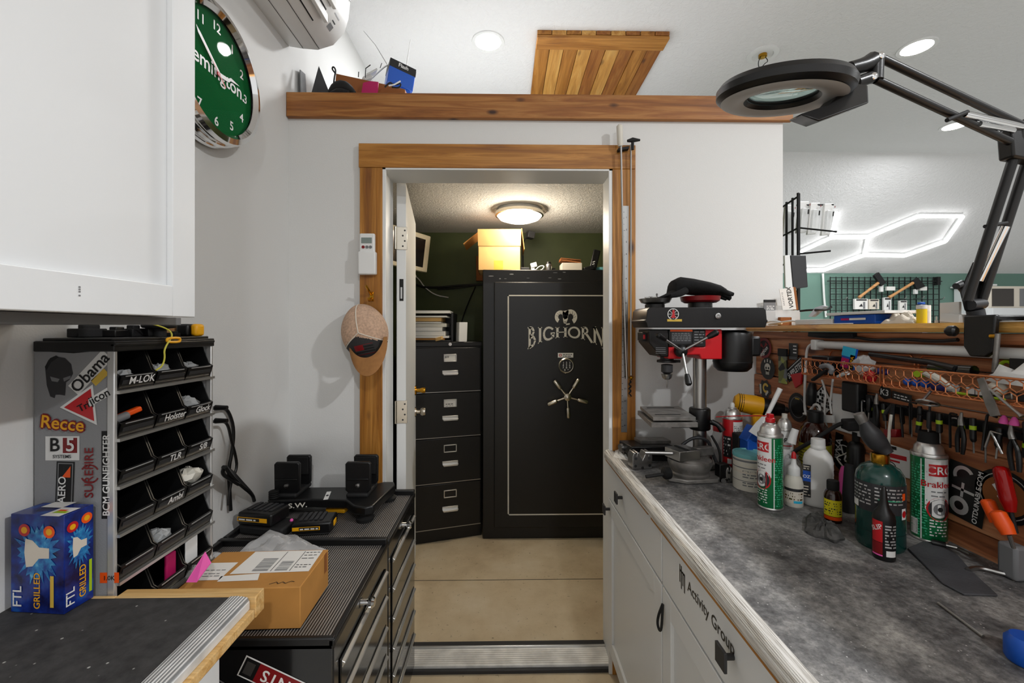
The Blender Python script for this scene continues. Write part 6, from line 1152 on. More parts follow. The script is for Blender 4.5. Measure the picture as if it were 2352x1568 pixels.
# rag, leather, rod, hook tool
def blob(name, label, pts, h, m, seed, cat):
    r = random.Random(seed); c = sum((V(p) for p in pts), V((0, 0, 0))) / len(pts); rings = []
    for k, s in enumerate((1, 1.02, .9, .7, .45, .2)): rings.append([c + (V(p) - c) * s * (1 + r.uniform(-.06, .06)) + Z3 * (h * (0, .25, .65, .85, .95, 1)[k] * (1 + r.uniform(-.35, .35)) + .0006) for p in pts])
    b = B(m); b.loft(rings); return tag(b.build(name, smooth=30), label, cat)
def dense(pts, z):
    q = [PZ(x, y, z) for x, y in pts]; o = []
    for a, b_ in zip(q, q[1:] + q[:1]): o += [a, a * .67 + b_ * .33, a * .33 + b_ * .67]
    return o
blob('rag', 'crumpled grey shop rag on the mat below the yellow-labelled bottle', dense([(1850, 1222), (1852, 1196), (1872, 1186), (1892, 1198), (1908, 1215), (1930, 1222), (1938, 1240), (1915, 1246), (1893, 1236), (1870, 1232)], cz0), .022, 'rag', 3, 'rag')
q = [PZ(x, y, cz0) for x, y in [(2085, 1262), (2120, 1246), (2165, 1248), (2200, 1278), (2235, 1318), (2292, 1370), (2215, 1368), (2165, 1342), (2120, 1296)]]
b = B('leather'); b.loft([[p + Z3 * .0005 for p in q], [p + Z3 * .004 for p in q]]); tag(b.build('leather_strip', bev=.001), 'grey leather strip lying flat in front of the propane cylinder', 'strip')
cord('steel_rod', 'thin steel rod lying on the mat near the front right of the bench', [PZ(2155, 1384, cz0 + .003), PZ(2210, 1425, cz0 + .003), PZ(2258, 1461, cz0 + .003)], .0022, 'steel', 'rod', 0)
t = thing('hook_tool', 'steel hooked tool with dark handle lying at the foot of the board wall', 'tool', PZ(2290, 1315, cz0)); b = B('steel'); b.tube([PZ(2224, 1308, cz0 + .006), PZ(2240, 1303, cz0 + .006), PZ(2265, 1306, cz0 + .006), PZ(2300, 1316, cz0 + .006), PZ(2335, 1322, cz0 + .006)], .0045, 8, smooth=2); b.build('shank', t, world=True); b = B('black_matte'); b.tube([PZ(2332, 1321, cz0 + .008), PZ(2375, 1330, cz0 + .008)], .008, 10); b.build('handle', t, world=True)
b = B('steel'); b.tube([PZ(2165, 1250, cz0 + .005), PZ(2200, 1258, cz0 + .005), PZ(2228, 1272, cz0 + .005)], .0035, 8); b.mt('black_plastic').tube([PZ(2140, 1245, cz0 + .007), PZ(2172, 1252, cz0 + .007)], .007, 10); tag(b.build('pick_tool'), 'small pick with black handle behind the leather strip', 'tool')
b = B('grey'); b.mm(1.02, 1.05, .835, .87, cz0, cz0 + .07); tag(b.build('grey_block', bev=.006), 'pale grey block cut off at the right edge of the photo, lower one', 'block')
t = thing('blue_bottle', 'bright blue bottle just entering at the lower right edge', 'bottle', PZ(2358, 1520, cz0)); b = B('blue'); b.lathe([(.022, 0), (.024, .004), (.024, .03), (.018, .038)], n=24); b.build('body', t)
# ---------------------------------------------------------------- stickers on the boards
SX = 1.0555
fw = planefn((SX, 0, 0), -Y3, Z3, .0004)       # x runs towards the camera
def sw2(px, py): q = PX(px, py, SX); return (-q.y, q.z)
def wlift(f, d): return lambda x, y: f(x, y) - X3 * d
def wtag(name, label, px, py, rot, fn_, cat='sticker'):
    cx, cz = sw2(px, py); ca, sa = math.cos(rot), math.sin(rot); f = lambda x, y: fw(cx + x * ca - y * sa, cz + x * sa + y * ca)
    b = B('black_matte'); fn_(b, f); o = b.build(name, smooth=0); return tag(o, label, cat)
def s1(b, f):
    b.flat(disc(0, 0, .048, .042), f, 'red_dark'); b.flat(disc(0, 0, .036, .031), wlift(f, .0003), 'black_matte'); 
    for a in (.6, 2.2, 4.0): b.flat([(0, 0), (.03 * math.cos(a), .026 * math.sin(a)), (.03 * math.cos(a + .6), .026 * math.sin(a + .6))], wlift(f, .0005), 'red_dark')
    b.text('legion', wlift(f, .0008), .026, (.004, -.02), 'C', 'white_plastic', rot=.65)
wtag('round_sticker', 'round dark red sticker with white script on the board wall', 1755, 799, 0, s1)
def s2(b, f):
    b.flat(disc(0, 0, .047, .044), f, 'black_plastic'); g = wlift(f, .0004)
    b.flat(disc(0, .004, .019, .017), g, 'offwhite'); b.flat(rect(-.011, .011, -.024, -.006), g, 'offwhite')
    for x in (-.008, .008): b.flat(disc(x, .002, .005), wlift(f, .0007), 'black_plastic')
    for k in range(4): b.flat(rect(-.009 + .005 * k, -.0075 + .005 * k, -.023, -.012), wlift(f, .0007), 'black_plastic')
    for k, x in enumerate((-.018, 0, .018)): b.flat(rect(x - .003, x + .003, .026 - .003 * (k != 1), .038 - .004 * (k != 1)), g, 'offwhite')
wtag('round_sticker', 'round black sticker with a pale skull on the board wall', 1763, 846, 0, s2)
def s3(b, f):
    b.flat([(.045 * math.cos(a) * (1 if i % 2 else .8), .04 * math.sin(a) * (1 if i % 2 else .8)) for i, a in enumerate([2 * math.pi * k / 16 for k in range(16)])], f, 'black_plastic'); g = wlift(f, .0004)
    ringband(b, g, .006, .004, .010, .02, 'gold', 20, .4, 5.4); b.flat([(.0, -.02), (.02, -.004), (.024, -.012), (.006, -.028)], wlift(f, .0006), 'offwhite'); b.flat(rect(-.034, -.022, -.02, .02), wlift(f, .0006), 'offwhite')
wtag('gear_sticker', 'black and gold cog-edged sticker below the skull sticker', 1757, 893, .1, s3)
def s4(b, f):
    b.flat(rect(-.024, .024, -.030, .030), f, 'black_plastic')
    for k in range(3): b.flat(rect(.0, .018, .018 - .012 * k, .022 - .012 * k), wlift(f, .0004), 'white_plastic')
    b.flat(rect(-.02, .02, -.022, -.020), wlift(f, .0004), 'grey'); b.flat(rect(-.02, .02, -.027, -.025), wlift(f, .0004), 'grey')
wtag('square_sticker', 'small square black sticker right of the camouflage strap', 1822, 807, 0, s4)
def s5(b, f):
    b.flat(rect(-.055, .055, -.022, .024), f, 'black_plastic'); b.text('SUPPLETEC', wlift(f, .0005), .030, (0, -.012), 'C', 'white_plastic', sx=.62); b.flat(rect(-.045, .05, .017, .0195), wlift(f, .0005), 'white_plastic')
wtag('tilted_sticker', 'tilted black and white lettered sticker beside the copper basket', 1826, 849, .62, s5)
wtag('red_cloth_tab', 'red fabric tab hanging below the tilted sticker', 1832, 872, 0, lambda b, f: b.prism([(-.03, .016), (.03, .03), (.024, -.012), (-.004, -.03)], f(0, 0), -Y3, Z3, (-.006, 0, 0), 'red'), 'tab')
t = thing('camo_strap', 'camouflage strap hanging flat on the board wall', 'strap', PX(1800, 840, 1.054))
p, q = PX(1791, 800, 1.054), PX(1798, 880, 1.054); b = B('camo'); b.mm(1.048, 1.054, p.y - .045, p.y, q.z, p.z - .028); b.build('strap', t, world=True, bev=.001); b = B('black_matte'); b.mm(1.047, 1.054, p.y - .047, p.y + .002, p.z - .028, p.z); b.build('loop', t, world=True)
def s6(b, f):
    b.flat(disc(0, 0, .05, .052), f, 'black_plastic'); g = wlift(f, .0005); ringband(b, g, 0, 0, .036, .038, 'grey'); 
    for k in range(4): b.flat(rect(-.012 + .006 * k, -.008 + .006 * k, .028, .033), g, 'gold')
wtag('round_sticker', 'round black sticker half behind the drill chuck', 1832, 935, 0, s6)
def s7(b, f):
    b.flat([(0, .06), (.055, 0), (0, -.062), (-.055, 0)], f, 'black_plastic'); b.flat([(0, .054), (.049, 0), (0, -.056), (-.049, 0)], wlift(f, .0004), 'white_plastic'); r = random.Random(8)
    for i in range(-4, 5):
        for j in range(-4, 5):
            x, y = i * .010, j * .011
            if abs(x) / .042 + abs(y) / .046 < 1 and r.random() < .62: b.flat(rect(x - .0042, x + .0048, y - .0045, y + .005), wlift(f, .0007), 'black_plastic')
wtag('diamond_sticker', 'black and white patterned diamond sticker under the left basket', 1889, 922, -.1, s7)
def s8(b, f):
    b.flat([(-.02, .0), (-.012, .018), (.008, .02), (.02, .006), (.018, -.012), (.0, -.02), (-.014, -.014)], f, 'black_plastic'); b.text('K3', wlift(f, .0004), .024, (-.002, -.008), 'C', 'white_plastic'); b.flat(rect(.022, .078, -.012, .010), f, 'black_plastic'); lines(b, wlift(f, .0004), .028, .072, [.0, -.007], .004, 'white_plastic', 4)
wtag('badge_sticker', 'black hexagon badge sticker with a strip, below the baskets gap', 2033, 901, -.08, s8)
def s9(b, f):
    b.flat(rect(-.042, .042, -.064, .064), f, 'black_plastic'); g = wlift(f, .0004)
    ringband(b, g, -.008, .036, .015, .023, 'bare_alu', 20, .6, 3.6); b.flat(rect(-.03, .018, .0, .006), g, 'bare_alu'); b.flat(rect(-.01, -.004, -.014, .02), g, 'bare_alu'); ringband(b, g, -.010, -.036, .010, .021, 'bare_alu', 20)
    b.text('OTDUNABLE.COM', g, .0145, (.030, 0), 'C', 'white_plastic', rot=math.pi / 2)
wtag('tall_sticker', 'tilted black sticker with silver shapes and a web address on the board wall', 2218, 1131, -.12, s9)
def s10(b, f):
    b.flat(disc(0, 0, .058, .056), f, 'black_plastic'); ringband(b, wlift(f, .0004), 0, 0, .046, .048, 'bare_alu'); b.flat(disc(0, 0, .042, .04), wlift(f, .0004), 'card_dark'); stroke(b, wlift(f, .0007), [(-.02, .02), (-.004, .0), (.004, .004), (.018, -.024)], .008, 'white_plastic'); stroke(b, wlift(f, .0007), [(-.012, -.006), (.012, .012)], .006, 'white_plastic')
wtag('round_sticker', 'round sticker with white lightning mark behind the red screwdriver', 2308, 1140, 0, s10)
def s11(b, f): b.flat(rect(-.016, .016, -.05, .05), f, 'black_plastic'); b.text('IWA', wlift(f, .0005), .036, (.013, 0), 'C', 'white_plastic', rot=math.pi / 2)
wtag('upright_sticker', 'narrow black sticker with big white letters behind the white bottle', 1926, 1030, -.1, s11)
def s12(b, f):
    b.flat([(p[0] * 1.1, p[1] * 1.12) for p in [(-.05, .0), (-.04, .03), (-.015, .045), (.01, .035), (.025, .012), (.06, .008), (.075, -.02), (.06, -.038), (.01, -.03), (-.01, -.05), (-.04, -.04)]], f, 'black_plastic'); g = wlift(f, .0004)
    ringband(b, g, -.014, .0, .032, .035, 'white_plastic', 24, .7, 5.8); stroke(b, wlift(f, .0006), [(-.03, .025), (-.02, .005), (-.008, .008), (-.012, -.012), (.004, -.012), (.0, -.03)], .006, 'white_plastic'); stroke(b, g, [(.014, .016), (.03, .002), (.066, -.004)], .003, 'white_plastic')
wtag('emblem_sticker', 'black guitar-shaped sticker with white outline behind the torch', 1948, 1052, -.15, s12)
b = B('white_plastic'); a = SX - .002; q = [PX(2015, 1010, a), PX(2092, 1035, a), PX(2095, 1100, a), PX(2018, 1078, a)]; b.loft([q, [p - X3 * .002 for p in q]]); cardm = b.build('hang_card', smooth=0); tag(cardm, 'white blister card with red print leaning behind the torch', 'card')
b = B('red'); f_ = lambda x, y: q[3] + (q[2] - q[3]) * x + (q[0] - q[3]) * y - X3 * .0026; b.flat(rect(.25, .9, .52, .66), f_); b.flat(rect(.3, .7, .40, .46), f_); b.flat(rect(.32, .62, .80, .9), f_, 'black_matte'); ringband(b, f_, .42, .22, .14, .17, 'black_matte', 20); b.build('print', cardm, smooth=0)
# ---------------------------------------------------------------- outlet plate, adaptor, cord
t = thing('outlet_plate', 'large white outlet plate on the board wall behind the torch', 'outlet plate', PX(1952, 955, 1.056))
a = [PX(1916, 902, 1.055), PX(1990, 914, 1.055), PX(1990, 1006, 1.055), PX(1917, 984, 1.055)]; b = B('white_plastic'); b.loft([a, [p - X3 * .008 for p in a]]); b.build('plate', t, world=True, bev=.002); pc = sum(a, V((0, 0, 0))) / 4
t = thing('power_adapter', 'black power adaptor plugged into the white outlet plate', 'adaptor', pc); b = B('black_plastic'); p0, p1 = PX(1931, 874, 1.012), PX(1968, 951, 1.012); b.mm(1.012, 1.046, p1.y, p0.y, p1.z, p0.z); b.build('body', t, world=True, bev=.006, segs=3)
t = thing('power_plug', 'black plug with a thick cord plugged into the outlet plate', 'plug', pc - Z3 * .04); b = B('black_matte'); p0 = PX(1958, 975, 1.02); b.obox(p0, (.02, -.006, .002), (.006, .022, 0), (0, 0, .015)); b.build('plug', t, world=True, bev=.004)
b = B('black_matte'); b.tube([p0 + V((-.004, .02, -.002)), PX(1930, 972, .998), PX(1900, 990, .98), PX(1860, 1016, .945), PX(1827, 1034, .92), PX(1815, 1050, .91)], .0058, 10, smooth=2); b.build('cord', t, world=True)
t = thing('white_cable', 'white cord hanging in loops left of the outlet plate', 'cable', PX(1850, 900, 1.04)); b = B('white_plastic'); x = 1.042
b.tube([PX(1870, 787, 1.04), PX(1856, 795, x), PX(1852, 812, x), PX(1849, 870, x), PX(1848, 930, x), PX(1850, 950, x), PX(1860, 945, x), PX(1872, 925, x), PX(1885, 935, x), PX(1880, 955, x - .01), PX(1866, 962, x - .01), PX(1852, 950, x - .01), PX(1846, 950, x - .01)], .0042, 8, smooth=2); b.build('cord', t, world=True)
b = B('white_plastic'); b.tube([PX(1888, 872, x), PX(1898, 905, x), PX(1893, 935, x), PX(1896, 965, x), PX(1900, 985, x)], .003, 8, smooth=2); b.tube([PX(1913, 870, x), PX(1910, 900, x), PX(1906, 925, x), PX(1910, 950, x)], .003, 8, smooth=2); b.build('loop', t, world=True)
b = B('white_plastic'); p = PX(1903, 962, 1.03); b.obox(p, (.004, 0, 0), (0, .022, -.004), (0, .002, .012)); tag(b.build('cable_tag', bev=.001), 'white paper tag on the cord beside the big dark bottle', 'tag')
b = B('black_plastic'); b.tube([PX(1866, 880, 1.045), PX(1864, 900, 1.04), PX(1862, 930, 1.042)], [.010, .016, .014], 12, smooth=1); tag(b.build('flashlight'), 'small dark flashlight hanging under the left basket', 'flashlight')
# ---------------------------------------------------------------- white tube light under the bar top
t = thing('tube_light', 'white slim tube light fixed under the bar top', 'light', PX(2100, 798, 1.045)); b = B('white_plastic'); y0, y1 = PX(1878, 790, 1.045).y, .45; b.tube([V((1.043, y0, 1.391)), V((1.043, y1, 1.391))], .0125, 14); b.build('tube', t, world=True); b = B('white_plastic'); b.mm(1.028, 1.06, y0 - .012, y0 + .012, 1.372, 1.407); b.build('end_cap', t, world=True, bev=.004)
cord('black_cable', 'black cables tucked along the apron above the tube light', [PX(1858, 770, 1.034), PX(1900, 775, 1.034), PX(1960, 773, 1.034), PX(2010, 782, 1.034), PX(2070, 778, 1.034), PX(2150, 784, 1.034), PX(2200, 780, 1.034)], .0045)
b = B('black_matte'); b.mm(1.026, 1.042, PX(1960, 770, 1.03).y, PX(1858, 770, 1.03).y, 1.418, 1.432); tag(b.build('cable_box', bev=.002), 'flat black box fixed under the bar top near the white cord', 'box')
# ---------------------------------------------------------------- copper wire baskets
def basket(label, y0, y1, z0, z1):      # y0 near end
    t = thing('wire_basket', label, 'basket', (1.0, (y0 + y1) / 2, z0), 0, 'copper wire baskets'); xf, xb = .962, 1.052; zb = z1 + .028; w = .0026
    b = B('copper')
    b.tube([(xf, y0, z0), (xf, y1, z0), (xf, y1, z1), (xf, y0, z1)], w, 8, True); b.tube([(xb, y0 + .012, zb), (xb, y1 - .012, zb), (xb, y1, zb - .012), (xb, y1, z0), (xb, y0, z0), (xb, y0, zb - .012)], w, 8, True)
    for y in (y0, y1): b.tube([(xf, y, z0), (xb, y, z0)], w, 8); b.tube([(xf, y, z1), (xb, y, z1)], w, 8)
    b.build('frame', t, world=True)
    b = B('copper'); n = max(3, round((y1 - y0) / .0215)); p = (y1 - y0) / n; h = (z1 - z0); r0 = .0011
    seen = set()
    def edge(a, c):
        k = tuple(sorted([(round(a[0], 4), round(a[1], 4)), (round(c[0], 4), round(c[1], 4))]))
        if k in seen: return
        seen.add(k); b.tube([(xf, a[0], a[1]), (xf, c[0], c[1])], r0, 5)
    for i in range(n):
        ya = y0 + p * i
        for row in range(2):
            o = p / 2 if row else 0; m = h * .5; zc = z0 + m * row
            y_ = ya + o
            if y_ + p > y1 + .001: continue
            pts = [(y_, zc + m * .3), (y_ + p / 2, zc), (y_ + p, zc + m * .3), (y_ + p, zc + m * .72), (y_ + p / 2, zc + m), (y_, zc + m * .72)]
            for a, c in zip(pts, pts[1:] + pts[:1]): edge(a, c)
    b.build('front_mesh', t, world=True)
    b = B('copper')
    for i in range(n + 1): b.tube([(xf, y0 + p * i, z0), (xb, y0 + p * i, z0)], r0, 5)
    for k in range(1, 4): x = xf + (xb - xf) * k / 4; b.tube([(x, y0, z0), (x, y1, z0)], r0, 5)
    b.build('bottom_mesh', t, world=True); return t
basket('copper hexagon-wire basket on the left, nearer the drill press', 1.078, 1.365, 1.298, 1.346)
basket('copper hexagon-wire basket on the right, nearer the camera', .70, 1.068, 1.296, 1.347)
def inb(px, py, x=.995): return PX(px, py, x)
def pack(name, label, c, hx_, hy, hz, m, cat, rot=0., bev=.003):
    b = B(m); ca, sa = math.cos(rot), math.sin(rot); b.obox(c, (hx_, 0, 0), V((0, ca, sa)) * hy, V((0, -sa, ca)) * hz); return tag(b.build(name, bev=bev), label, cat)
bz = 1.300
t = thing('blister_pack', 'blue and yellow blister pack poking out of the left basket', 'package', inb(1955, 818)); c = inb(1950, 822, 1.0); ca, sa = math.cos(.5), math.sin(.5); u, w = V((0, -ca, -sa * .3)), V((0, -sa * .4, ca))
b = B('blue'); b.obox(c, V((.003, 0, 0)), u * .026, w * .034); b.build('card', t, world=True); f = planefn(c - V((.003, 0, 0)), u, w, .0008)
b = B('cyan'); b.flat(rect(-.024, .024, .004, .032), f, 'cyan'); b.flat(rect(-.022, .006, -.03, -.002), f, 'magenta'); b.flat(rect(.008, .025, -.03, .012), f, 'black_matte'); b.text('TAPA', wlift(f, .0005), .015, (.021, -.010), 'C', 'yellow', rot=math.pi / 2); b.text('JK', wlift(f, .0005), .015, (-.008, -.022), 'C', 'white_plastic', rot=.4); b.build('print', t, world=True, smooth=0)
crumple('film_wrap', 'crinkled clear wrap beside the blue blister pack in the basket', inb(1985, 838, 1.0), .03, 'clear_pl', 31, .7, 1.1, .8)
pack('black_case', 'black case standing at the far end of the left basket', V((1.005, 1.315, bz + .030)), .025, .035, .028, 'black_plastic', 'case')
crumple('red_rag', 'small red cloth in the left basket', V((.985, 1.135, bz + .014)), .018, 'red', 33, .7, 1, .8, 'cloth')
for k, y in enumerate((1.093, 1.112)): b = B('navy'); b.sph((.99, y + .002, bz + .030), .0085, 14); tag(b.build('blue_ball'), 'dark blue ball at the near end of the left basket', 'ball', 'blue balls in the left basket')
for k, y in enumerate((1.028, 1.006, .984)): b = B('blue'); b.sph((.985, y, bz + .013), .0095, 14); tag(b.build('blue_ball'), 'bright blue ball at the far end of the right basket', 'ball', 'blue balls in the right basket')
b = B('lime'); b.cyl((.98, 1.0, bz + .036), (1.0, 1.0, bz + .036), .009); tag(b.build('lime_stopper'), 'lime green cap in the right basket', 'cap')
t = thing('pocket_knife', 'grey folding tool hooked over the left basket front', 'tool', inb(1905, 846, .955)); b = B('grey'); b.tube([inb(1886, 842, .955), inb(1900, 838, .953), inb(1912, 846, .953), inb(1908, 856, .955)], .007, 10, smooth=1); b.build('body', t, world=True); b = B('black_matte'); b.bar(inb(1898, 850, .954), inb(1866, 873, .956), .012, .008); b.build('handle', t, world=True, bev=.003)
b = B('white_plastic'); b.tube([inb(1925, 865, .975), inb(1938, 858, .975), inb(1948, 857, .975)], .005, 8); tag(b.build('white_clip'), 'white plastic clip in the left basket', 'clip')
t = thing('drift_punch', 'long black punch leaning across the two baskets', 'punch', inb(2050, 825, 1.01)); b = B('black_plastic'); b.tube([V((1.015, 1.17, 1.372)), V((1.01, 1.0, 1.362)), V((1.0, .93, 1.353))], [.006, .0075, .008], 10); b.build('rod', t, world=True)
b = B('black_gloss'); b.tube([V((1.01, .995, 1.35)), V((1.008, .90, 1.352))], .011, 12); tag(b.build('black_bit_case'), 'glossy black tube pack lying on the right basket contents', 'case')
pack('spring_pack', 'small black pack with pale stripes in the right basket', V((.99, .868, bz + .010)), .015, .016, .009, 'black_plastic', 'pack')
b = B('bare_alu')
for y in (.875, .861): b.mm(.973, .9749, y - .006, y + .006, bz + .006, bz + .018)
b.build('strip', bpy.data.objects['spring_pack'])
b = B('offwhite'); b.tube([V((.985, .985, bz + .038)), V((.98, .96, bz + .034)), V((.975, .93, bz + .022)), V((.974, .912, bz + .012))], [.006, .009, .006, .003], 8, smooth=1); tag(b.build('cream_brush'), 'cream brush handle slanting in the right basket', 'brush')
b = B('lime'); b.tube([V((.98, .91, bz + .003)), V((.978, .82, bz + .003))], .0028, 8); tag(b.build('lime_rod'), 'thin lime rod along the bottom of the right basket', 'rod')
blob('white_cloth', 'white folded cloth heaped in the right basket behind the wire', [V((.99, .86, bz + .035)), V((1.02, .85, bz + .035)), V((1.03, .78, bz + .035)), V((1.02, .72, bz + .03)), V((.99, .715, bz + .03)), V((.975, .78, bz + .032)), V((.975, .83, bz + .034))], .032, 'white_plastic', 6, 'cloth')
pack('black_sleeve', 'black sleeve with white print at the back of the right basket', V((1.04, .80, 1.365)), .006, .06, .018, 'black_plastic', 'sleeve')
b = B('lime'); b.torus((1.045, .872, 1.363), X3, .011, .0035, 20); tag(b.build('lime_ring'), 'lime green ring hanging by the lamp clamp', 'ring')
b = B('navy'); b.cyl((.98, .958, bz + .012), (.98, .925, bz + .012), .010); b.mt('bare_alu').cyl((.98, .925, bz + .012), (.98, .912, bz + .012), .009); tag(b.build('blue_driver'), 'blue handled bit driver lying in the right basket', 'driver')
b = B('skin_label'); b.sph((.985, .838, bz + .022), .016, 12, sq=(.8, 1, .9)); tag(b.build('foam_plug'), 'pale foam ball in the right basket beside the dark scraper', 'ball')
r = random.Random(77)
for k in range(6): pack('metal_part', 'odd dark metal part lying in the right basket', V((1.0 + r.uniform(-.015, .025), .735 + .05 * k + r.uniform(-.01, .01), bz + .010)), .008, .014, .008, r.choice(['iron', 'dark_grey', 'steel']), 'metal part').__setitem__('group', 'metal parts in the right basket')
# hanging from the baskets
t = thing('flat_scraper', 'dark flat scraper hanging down from the right basket', 'scraper', inb(2265, 880, .955)); b = B('iron'); p, q = inb(2254, 868, .954), inb(2288, 955, .955); d = (q - p).normalized(); wv2 = d.cross(X3).normalized(); b.prism([(-.006, 0), (.006, 0), (.009, (q - p).length * .7), (.008, (q - p).length), (-.008, (q - p).length), (-.009, (q - p).length * .7)], p, wv2, d, (-.003, 0, 0)); b.build('blade', t, world=True)
b = B('steel'); p, q = inb(2272, 892, .955), inb(2348, 957, .955); b.tube([p, p + (q - p) * .9, q], [.0025, .0025, .005], 8); tag(b.build('steel_pin'), 'thin steel pin slanting out of the right basket', 'pin')
b = B('steel'); b.tube([inb(2138, 898, .956), inb(2122, 916, .954)], .003, 8); b.torus(inb(2131, 925, .95), V((.35, .2, 1)), .019, .0022, 28, 6, sx=1.0, sy=1.1); tag(b.build('wire_ring'), 'white wire ring hanging below the right basket', 'ring')
# ---------------------------------------------------------------- magnetic tool rail and what hangs on it
t = thing('magnetic_rail', 'black magnetic rail along the board wall full of small tools', 'rail', (1.05, .95, 1.225)); b = B('black_matte'); b.mm(1.046, 1.056, .62, 1.235, 1.215, 1.240); b.build('rail', t, world=True, bev=.002)
kinds = []
def hexkey(L, r_, m):
    t = thing('hex_key', '', 'hex key', (0, 0, 0), 0, 'hex keys on the magnetic rail'); b = B(m); b.tube([(0, -.026, .032), (0, -.006, .034), (0, 0, .028), (0, 0, -L)], r_, 6, smooth=1); b.build('key', t); return t
def driver(L, hm, r_):
    t = thing('screwdriver', '', 'screwdriver', (0, 0, 0), 0, 'screwdrivers on the magnetic rail'); b = B(hm); b.tube([(0, 0, .03), (0, 0, .024), (0, 0, -.02), (0, 0, -.026)], [r_ * .7, r_, r_, r_ * .6], 10); b.build('handle', t); b = B('iron'); b.tube([(0, 0, -.024), (0, 0, -.024 - L)], .0024, 8); b.build('shaft', t); return t
def plier(m):
    t = thing('pliers', '', 'pliers', (0, 0, 0), 0, 'pliers on the magnetic rail'); b = B('iron'); b.tube([(0, 0, .04), (0, .003, .015), (0, 0, 0)], [.003, .007, .008], 8); b.build('jaws', t)
    for s in (-1, 1): b = B(m); b.tube([(0, s * .002, 0), (0, s * .013, -.03), (0, s * .012, -.062), (0, s * .009, -.085)], [.004, .006, .006, .005], 8, smooth=1); b.build('grip', t)
    return t
def cutter():
    t = thing('bit_holder', '', 'bit holder', (0, 0, 0), 0, 'bit holders on the magnetic rail'); b = B('black_plastic'); b.tube([(0, 0, .026), (0, 0, -.035)], .0075, 10); b.build('body', t); b = B('lime'); b.tube([(0, 0, .004), (0, 0, -.008)], .0082, 10); b.build('band', t); return t
protos = [(hexkey(.075, .0034, 'black_plastic'), 'black L-shaped hex key hanging on the magnetic rail'), (driver(.035, 'black_plastic', .0075), 'short black-handled screwdriver on the magnetic rail'), (plier('black_plastic'), 'small black-handled pliers on the magnetic rail'), (cutter(), 'black bit holder with a lime band on the magnetic rail'), (driver(.06, 'dark_grey', .006), 'slim grey-handled screwdriver on the magnetic rail'), (hexkey(.05, .0026, 'steel'), 'small steel hex key hanging on the magnetic rail')]
order = [2, 5, 3, 1, 0, 2, 1, 3, 0, 4, 1, 0, 4, 0, 1, 3, 0, 4, 1, 3, 5, 0, 3, 2, 1, 3, 4, 0, 3, 1, 0, 2, 3, 1, 0, 4, 3, 1, 0, 5, 1, 3, 0, 1, 4, 3, 0, 1]; used = set(); r = random.Random(12)
for i, k in enumerate(order):
    y = 1.218 - i * .0121; p, lab = protos[k]; loc = (1.036 - .014 * (i % 2), y, 1.226 + r.uniform(-.016, .012)); rz = r.uniform(-.4, .4)
    if k not in used:
        used.add(k); p.scale = (.74, .74, .74); p['label'] = lab; p.location = loc; p.rotation_euler = (r.uniform(-.12, .12), 0, rz); WM[p.name] = Matrix.Translation(V(loc))
        if k == 4: p['group'] = 'slim screwdrivers on the magnetic rail'
        if k == 5: p['group'] = 'steel hex keys on the magnetic rail'
    else: q = dup(p, loc, rz); q.rotation_euler = (r.uniform(-.12, .12), 0, rz)
t = thing('trauma_shears', 'green and black pliers at the left end of the tool rail', 'pliers', PX(2045, 945, 1.03)); b = B('dark_grey'); b.tube([PX(2047, 930, 1.02), PX(2038, 945, 1.02), PX(2030, 952, 1.02)], [.003, .006, .003], 8); b.build('jaw', t, world=True); b = B('black_plastic'); b.tube([PX(2051, 928, 1.02), PX(2049, 950, 1.02)], .006, 8); b.build('handle', t, world=True)
b = B('offwhite'); b.tube([PX(2047, 952, 1.018), PX(2043, 985, 1.01), PX(2040, 1035, 1.0)], .0035, 8); tag(b.build('wood_stick'), 'pale wooden stick hanging behind the torch', 'stick')
b = B('red_dark'); q = [PX(2045, 985, 1.03), PX(2075, 985, 1.03), PX(2073, 1004, 1.03), PX(2046, 1004, 1.03)]; b.loft([q, [p - X3 * .02 for p in q]]); tag(b.build('red_tool_grip', bev=.003), 'dark red tool grip hanging below the rail behind the torch', 'tool')
b = B('dark_grey'); q = [PX(1995, 905, 1.05), PX(2012, 908, 1.05), PX(2018, 960, 1.05), PX(2023, 985, 1.05), PX(2004, 980, 1.05), PX(2000, 940, 1.05)]; b.loft([q, [p - X3 * .012 for p in q]]); tag(b.build('dark_holster', bev=.002), 'dark grey plastic holder right of the outlet plate', 'holder')
for k, (px, py) in enumerate(((2306, 968), (2330, 972))): b = B('pink'); c = PX(px, py, 1.02); b.lathe([(.007, 0), (.008, .003), (.005, .012), (.002, .017)], c - Z3 * .004, Z3, 12); tag(b.build('pink_tip'), 'pinkish red tool tip standing on the magnetic rail', 'tool tip', 'pink tips on the magnetic rail')
t = thing('divider', 'thin silver dividers hanging open on the tool rail', 'dividers', PX(2277, 990, 1.01)); b = B('steel'); b.tube([PX(2276, 990, 1.01), PX(2263, 1027, 1.01)], .0022, 8); b.tube([PX(2276, 990, 1.01), PX(2302, 1042, 1.01)], .0022, 8); b.tube([PX(2276, 990, 1.01), PX(2300, 997, 1.01)], .002, 8); b.build('legs', t, world=True)
